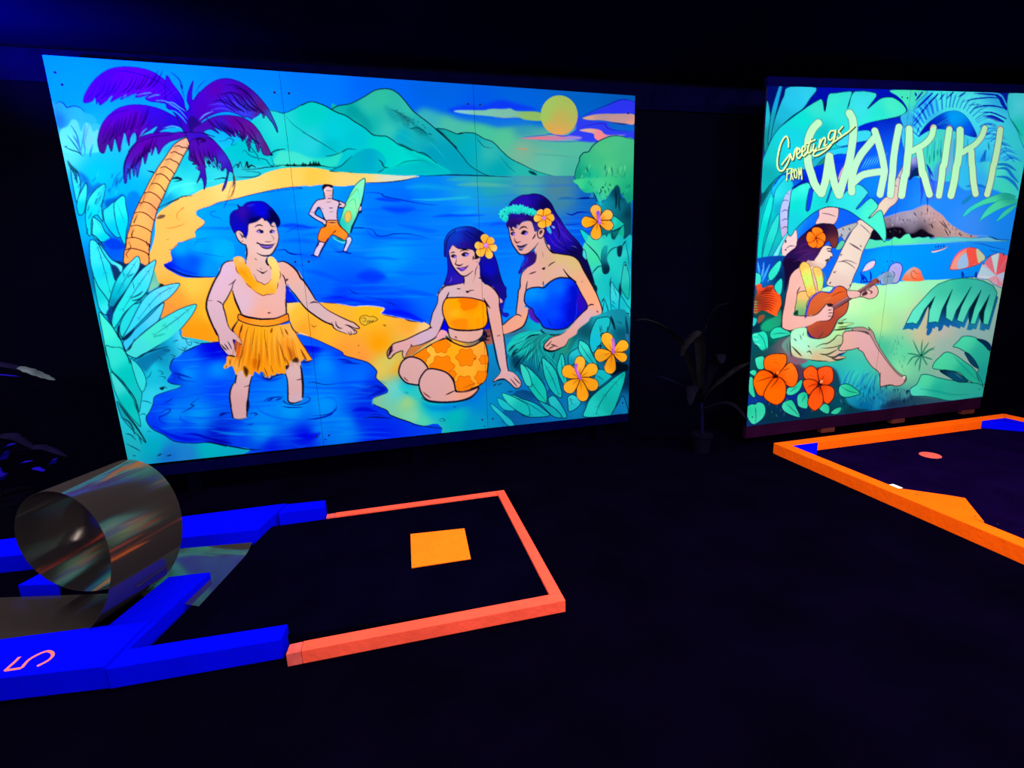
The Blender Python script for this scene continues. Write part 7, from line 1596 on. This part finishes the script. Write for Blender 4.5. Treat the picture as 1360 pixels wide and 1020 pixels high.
p.f('021048', '712 300 722 370 740 290 725 260', blur=0.2).f('041058', '950 330 985 200 970 290', blur=0.1)
p.f(['700 870 0838A0', '900 750 0048D0', '650 880 066858', '1100 500 0018B8', '850 900 0028D8'], '600 880 720 800 900 720 1050 560 1060 520 1200 470 1250 480 1180 640 1000 900 900 1100 620 1100', blur=0.4)
for q, c in (('560 900 680 800 840 740 1000 730 1000 800 850 800 700 870 600 940', ['800 760 20B8D0', '640 860 1898A8']), ('830 700 950 600 1090 560 1180 570 1170 650 1050 680 900 720', ['1000 630 30C0D0']), ('640 920 720 830 800 820 700 900', ['700 880 107868'])):
    p.f(c, q, o=0.7, oc='0A3878')
p.at('c').f(['650 120 0020C0', '600 80 0028C8', '850 60 0830D0', '850 200 1048D8', '460 200 000A80', '1200 200 0878F0'], '390 240 480 170 540 60 700 0 900 -20 1000 0 1300 60 1360 200 1200 330 1100 250 1000 230 860 300 700 330 560 230', blur=0.5)
p.f('C0A0B8', '850 150 880 60 920 0 960 -20 910 80 880 140', o=0.6, oc='483860')
for i in range(16):
    x = 1070 + i * 14
    p.l((('a', f'{x} {960 - i * 4} {x + 70} {830 - i * 3}'),), 1.0, ['0848B8', '60E0F0'][i % 2], a=0.7)
# feathery fronds, top right
p.at('b').f(['300 300 30C8D8', '600 260 48F0E0', '800 300 50F0F0', '1000 420 48F0F8', '1100 250 30B8F0', '400 300 2090F0', '250 450 2088F0', '1000 700 40D8F8', '1200 700 38E0E0', '950 900 28B0F8', '1250 950 30D8D8', '330 560 40E0D8', '500 200 40F0E0', '480 640 40D0B8', '430 800 38D0B0', '1150 850 38C8F8'],
            '130 620 150 460 220 330 300 200 360 160 520 155 700 160 900 165 1120 185 1200 300 1360 400 1420 700 1420 1050 330 1050 180 800', blur=0.3)
p.f(['30 170 40E0B0', '150 250 40E0B0', '200 450 30A8D8'], '25 150 380 155 300 260 260 340 250 430 230 520 160 520 120 420 190 360 150 270 90 210', o=0.6, oc='0A6890')
p.f(['400 520 0010A0', '500 460 0030C0', '650 430 00A8F8', '800 560 0060F8', '860 600 0820A8', '720 400 00A0F0'], '300 620 380 500 480 420 580 370 680 360 760 400 830 490 885 625 760 600 640 560 500 545 400 565', o=0.6, oc='0858C0')
for k in range(9):
    p.l(f'{430 + k * 8} {540 - k * 4} {520 + k * 10} {470 + k * 4} {600 + k * 8} {420 + k * 16}', 1.0, '20A0F0' if k % 2 else '0418A0', a=0.7)
for q, w in (('270 260 340 170', 2.4), ('275 340 360 260 440 180', 2.6), ('250 480 330 380 420 270 500 185', 2.6), ('500 260 560 190', 1.8), ('580 240 650 170', 2.2), ('700 220 770 175', 2.2), ('745 270 850 240 1000 225 1100 230', 1.8), ('800 305 900 290', 1.2), ('840 345 950 310 1060 310 1150 330', 2.2), ('910 375 1020 375 1100 400 1180 440', 2.0), ('950 410 1050 420 1150 470', 3.6), ('1000 500 1080 520', 2.0), ('280 210 270 180', 2.6), ('860 180 1000 190 1100 200', 2.6), ('1060 190 1120 230 1150 290 1180 340', 5.0), ('250 520 320 430', 1.8), ('280 600 310 520', 1.4)):
    p.l(q, w, '0010A8', (0.15, 0.7), a=0.9)
p.l('960 410 1040 440 1120 470', 3.0, '3010C0', a=0.6, blur=0.5)
for q in ('460 760 455 870', '520 740 530 850', '410 800 410 900', '490 750 490 820', '960 760 970 900', '1000 680 1010 760'):
    p.l(q, 2.0, '0A8878', a=0.8)
p.f(['1280 300 60F0F8', '1320 560 20D8C8', '1220 300 30D8E0', '1300 700 30E0C8'], '1192 320 1195 240 1205 190 1240 178 1420 182 1420 800 1340 690 1290 560 1220 440', o=0.8, oc='0A8898')
p.l('1230 440 1290 540 1340 620', 1.4, '0A9868')
for q, w in (('1140 760 1240 850 1310 960 1350 1020', 2.6), ('1120 880 1220 930 1280 1010', 4.0), ('900 980 940 860 980 760', 5), ('1080 660 1160 700 1180 760', 1.4), ('880 900 900 1000', 3)):
    p.l(q, w, '0858D8', a=0.7, blur=0.3)
p.f('60F0E8', '1080 1010 1100 950 1180 955 1240 1020', blur=0.3)
p.f(['420 880 2068F8', '400 960 2030E0', '250 960 102070', '240 870 A8A8D8'], '200 1000 230 850 300 840 320 1000', blur=0.4)
for q in ('400 960 440 1000', '380 900 430 990', '240 1000 280 940'):
    p.l(q, 3.0, '1020B0', a=0.8)
RIB = catmull(np.array([(300, 640), (340, 500), (430, 400), (560, 335), (660, 322), (770, 350), (860, 430), (930, 540), (970, 660)], float), 6)
for i in range(len(RIB) - 1):
    t_ = i / len(RIB)
    ang = math.radians(-150 + 165 * t_)
    L_ = rng.uniform(110, 190)
    q0 = RIB[i]
    q2 = q0 + np.array([math.cos(ang), math.sin(ang)]) * L_
    q1 = (q0 + q2) / 2 + np.array([0, -18])
    p.at('b').l([q0, q1, q2], rng.uniform(1.0, 2.4), ['58F4F0', '0830C0', '48E8E8', '1868E0'][i % 4], (0.9, 0.1), 0.6, 0.15)
for i in range(26):
    x, y = 880 + i * 16, 470 + i * 22
    p.at('b').l([(x, y), (x + 70, y - 50 + i), (x + 170, y - 40 + i * 3)], rng.uniform(1.0, 2.6), ['0848D0', '60F0F8', '1888F0'][i % 3], (0.8, 0.1), 0.5, 0.2)
for i in range(20):
    x = 400 + i * 22
    p.at('b').l([(x, 640 + rng.uniform(-20, 40)), (x - 8, 760), (x - 20, 860 + rng.uniform(0, 60))], rng.uniform(0.9, 2.0), ['0868C8', '50E0D0', '10A898'][i % 3], (0.7, 0.1), 0.45, 0.2)
# lower fronds on the right
p.at('d').f(['1100 60 50F0D0', '1250 120 30C8E0', '1180 230 40E8C0', '1320 60 38E0D8', '900 150 30B0F8', '1300 300 40E0D8', '800 100 30C0E8'], '720 0 1360 -20 1350 200 1300 390 1200 330 1080 260 900 230 780 260 690 180', blur=0.8)
for q in ('1080 40 1180 40 1240 110 1300 180', '1080 120 1180 130 1260 190 1300 260', '1060 0 1180 0 1280 60', '780 220 900 210 1000 240'):
    p.l(q, 4.0, '0860D0', a=0.75, blur=0.3)
for q in ('740 520 800 440 900 380 1000 335 1160 285 1275 330 1100 370 960 402 860 450 770 515', '905 580 960 480 1040 400 1140 350 1295 350 1285 385 1130 440 1020 500 940 550', '1080 575 1130 500 1200 440 1290 395 1260 440 1180 510'):
    p.f(['800 470 30D8D0', '1000 370 48E8A8', '1180 300 20A890', '950 530 40E8C0', '1100 420 50E8A8', '1130 530 30D8C0'], q, o=0.6, oc='1898A8')
p.f('0880A0', '730 400 760 350 850 290 820 350 770 390', blur=0.5, a=0.6)
for q, c in (('300 -10 320 100 330 250 330 340', '1838C8'), ('270 120 290 300', '1078E0'), ('390 30 420 90 450 120', '1830D0'), ('400 80 430 160 460 180', '2030D8'), ('360 150 340 280 320 400', '2848E0'), ('390 200 390 420', '2030A8'), ('440 150 450 260 430 340', '3840E8'), ('230 60 240 110 210 160', '082858'), ('250 60 280 90 300 120', '061848')):
    p.l(q, 3.0, c, a=0.75, blur=0.3)
p.f('062058', '200 155 240 70 290 30 300 110 250 120', blur=0.3)
p.f('4060E8', '480 0 560 -20 540 160 470 340 400 340 420 180', blur=2, a=0.5)
p.f('88A0E0', (('b', '590 600 640 600 640 900 580 1020 540 1020 560 800'),), blur=0.6, a=0.6)
# teal arch leaf over the woman
p.at('c').f(['430 400 04BCAC', '620 420 10BCB4', '850 400 24C4C4', '1200 480 44E4B4', '1290 650 44E4BC', '400 300 24CCBC', '500 230 30D0B8', '1100 290 38C8C8', '720 380 10B4B0', '1000 420 28C8C4', '400 560 10B0B8'],
            '350 690 352 560 368 400 385 270 430 232 480 202 555 185 580 240 552 300 530 440 545 468 572 440 600 280 640 250 760 140 790 190 735 370 752 360 800 240 860 330 960 250 1060 200 1148 268 1145 300 1040 435 1060 440 1170 343 1225 372 1252 430 1165 530 1180 535 1280 460 1320 580 1336 700 1320 780 1260 700 1200 640 1080 550 960 470 850 435 740 430 620 480 520 560 430 650 380 720', o=1.0, oc='06485A')
p.l('430 650 520 560 620 480 740 430 850 435 960 470 1080 550 1200 640 1260 700', 1.2, '06384A').f('0838C8', '540 460 560 260 585 250 600 290 570 440', o=0.8, oc='063080').f('0A5898', '735 368 790 190 800 230 752 360', blur=0.15)
# lettering
PALE = ['a 700 700 A4E8A4', 'a 1000 700 A0F0B0', 'b 100 800 A8F8B8', 'b 700 800 B0F8B8', 'b 1100 800 C0F8B8', 'd 400 200 B8F8B8', 'c 600 200 A0F0A8', 'd 1000 200 C8F8B8']
LET = [((('a', '655 485 600 545 560 640 548 760 555 900 585 1000'), ('c', '620 200 685 290')), 10.0), ((('c', '690 285 725 170'), ('a', '745 960 765 820')), 9.5), ((('a', '768 825'), ('c', '790 60 820 200 860 305')), 9.5), ((('c', '865 305 910 150'), ('a', '965 880 995 700 1008 560 1000 450 968 385')), 10.0),
       ((('c', '990 275 990 160'), ('a', '1020 930 1080 810 1150 720 1215 640')), 9.5), ((('a', '1222 565 1250 650 1290 800 1318 950'), ('c', '1315 100 1290 220 1275 300')), 9.0), ((('c', '1010 180 1090 110 1180 85 1290 70'),), 9.0),
       ((('b', '105 525 75 680 50 850 40 1000'), ('d', '35 120 18 305')), 9.0),
       ((('b', '205 545 205 700 185 900 175 1000'), ('d', '160 120 130 310')), 9.5), ((('b', '452 530 430 620 370 690 300 735 235 770'),), 8.0), ((('b', '310 770 325 880 340 1000'), ('d', '350 90 375 180 410 300')), 9.0),
       ((('b', '610 550 585 720 560 900'), ('d', '545 20 530 150 505 312')), 8.5),
       ((('b', '718 555 715 700 695 880'), ('d', '680 20 660 160 625 312')), 9.5), ((('b', '965 535 935 620 870 700 800 745 740 785'),), 7.5), ((('b', '830 770 835 900'), ('d', '840 20 850 160 872 295')), 8.5),
       ((('b', '1122 550 1100 700 1065 880'), ('d', '1050 20 1025 160 988 300')), 8.0)]
for q, w in LET:
    p.l(q, w + 1.6, '203858', tp=(1, 1), a=0.55)
for q, w in LET:
    p.l(q, w + 0.7, 'E89888', tp=(1, 1), a=0.55)
for q, w in LET:
    p.l(q, w - 0.4, PALE, tp=(1, 1))
p.at('b').l('410 545 440 515 470 520', 1.6, 'F07888', a=0.7).l('590 520 620 512 640 530', 1.6, 'F07898', a=0.6).l('1090 540 1120 515 1145 530', 1.6, 'F07890', a=0.6)
SCR = ['300 385 295 290 265 252 215 320 180 430 160 560 172 655 222 680 285 590 322 470 250 560 215 605', '322 470 350 545 378 430 405 395 425 408', '400 480 440 440 430 400 402 430 400 500 430 525 465 480', '465 450 505 410 495 370 467 400 465 470 490 495 535 450',
       '572 280 535 420 552 458 590 425', '515 345 610 300', '612 350 598 415 612 432 645 395', '618 300 626 294', '688 290 672 395 705 305 742 265 752 300 738 370 772 350', '872 185 820 185 790 250 805 300 852 258 880 175 858 290 790 395 690 470 625 495 602 478 640 430 760 390 870 310', '965 130 915 190 935 215 952 250 915 275 895 255', '870 310 960 245 1040 190 1110 125']
p.at('G')
for q in SCR:
    p.l((('G', ' '.join(str(float(v) + 9) for v in q.split())),), 2.9, '14202A', tp=(0.9, 0.9))
for q in SCR:
    p.l(q, 2.1, 'D0EC98', tp=(0.9, 0.8))
FRM = ['285 655 275 800', '275 665 325 650', '280 720 318 705', '335 650 325 790', '335 650 365 670 330 715 355 790', '385 655 368 700 372 760 395 770 405 700 385 655', '425 780 425 645 440 730 455 640 462 785']
for q in FRM:
    p.l((('G', ' '.join(str(float(v) + 7) for v in q.split())),), 2.2, '20302A', tp=(0.9, 0.9), sm=False)
for q in FRM:
    p.l(q, 1.5, 'D0E890', tp=(0.9, 0.9), sm=False)
p.at('0').l('1000 571 1060 560 1140 548 1230 537 1306 526', 1.0, '3048C0', a=0.8)

mural2 = thing('mural_board', 'tall Greetings from Waikiki board with a ukulele player under palms', 'mural', (3.0, 4.05, 0))
C2 = [(1.8251, 3.7703, 2.6107), (4.1899, 4.2728, 2.6514), (4.1741, 4.2695, 0.2045), (1.8489, 3.7753, 0.1635)]
D2 = [(1019.5, 114.0), (1377.0, 124.5), (1304.7, 527.0), (991.5, 566.5)]
pan2, at2, n2 = board(p, mural2, C2, D2, 2, 250, 520)
for u, v in ((0.47, 0.02), (0.49, 0.022), (0.02, 0.5), (0.98, 0.5), (0.49, 0.5), (0.51, 0.5), (0.02, 0.97), (0.98, 0.97)):
    board_screw(mural2, at2, n2, u, v, r=0.006)
# timber skirt under the board, on three blocks
bm = bmesh.new()
A0, B0 = Vector((1.850, 3.778, 0)), Vector((4.172, 4.272, 0))
dn = Vector((-(B0 - A0).y, (B0 - A0).x, 0)).normalized() * 0.04
for pt, z0, z1 in ((A0, 0.062, 0.160), (B0, 0.098, 0.201)):
    for off in (Vector((0, 0, 0)), dn):
        bm.verts.new(pt + off + Vector((0, 0, z0)))
        bm.verts.new(pt + off + Vector((0, 0, z1)))
bm.verts.ensure_lookup_table()
V8 = bm.verts
for f_ in ((0, 4, 5, 1), (2, 3, 7, 6), (1, 5, 7, 3), (0, 2, 6, 4), (0, 1, 3, 2), (4, 6, 7, 5)):
    bm.faces.new([V8[k] for k in f_])
link('bottom_rail', bm_mesh(bm, 'bottom_rail', 0.002), 'frame', mural2, label='dark timber under the board with red rail glow in its colour')
for t, z in ((0.30, 0.072), (0.60, 0.083), (0.92, 0.094)):
    q = A0.lerp(B0, t)
    d = (B0 - A0).normalized()
    beam('cleat', (q.x, q.y - 0.004), (q.x + d.x * 0.13, q.y - 0.004 + d.y * 0.13), z - 0.036, z, 0.05, 'foot', mural2, 'small block under the board with orange rail glow in its colour')
for t in (0.05, 0.5, 0.91):
    q = A0.lerp(B0, t) + dn * 1.1
    d = (B0 - A0).normalized()
    beam('post', (q.x, q.y), (q.x + d.x * 0.09, q.y + d.y * 0.09), 0.0, 2.4, 0.05, 'wall', mural2, 'black timber post behind the board')

bm = bmesh.new()
for pt, z0, z1 in ((Vector((1.826, 3.773, 0)), 2.613, 2.672), (Vector((4.189, 4.275, 0)), 2.654, 2.713)):
    for off in (Vector((0, 0, 0)), dn):
        bm.verts.new(pt + off + Vector((0, 0, z0)))
        bm.verts.new(pt + off + Vector((0, 0, z1)))
bm.verts.ensure_lookup_table()
V8 = bm.verts
for f_ in ((0, 4, 5, 1), (2, 3, 7, 6), (1, 5, 7, 3), (0, 2, 6, 4), (0, 1, 3, 2), (4, 6, 7, 5)):
    bm.faces.new([V8[k] for k in f_])
link('top_rail', bm_mesh(bm, 'top_rail', 0.002), 'toprail', mural2, label='dark blue timber along the top of the board')
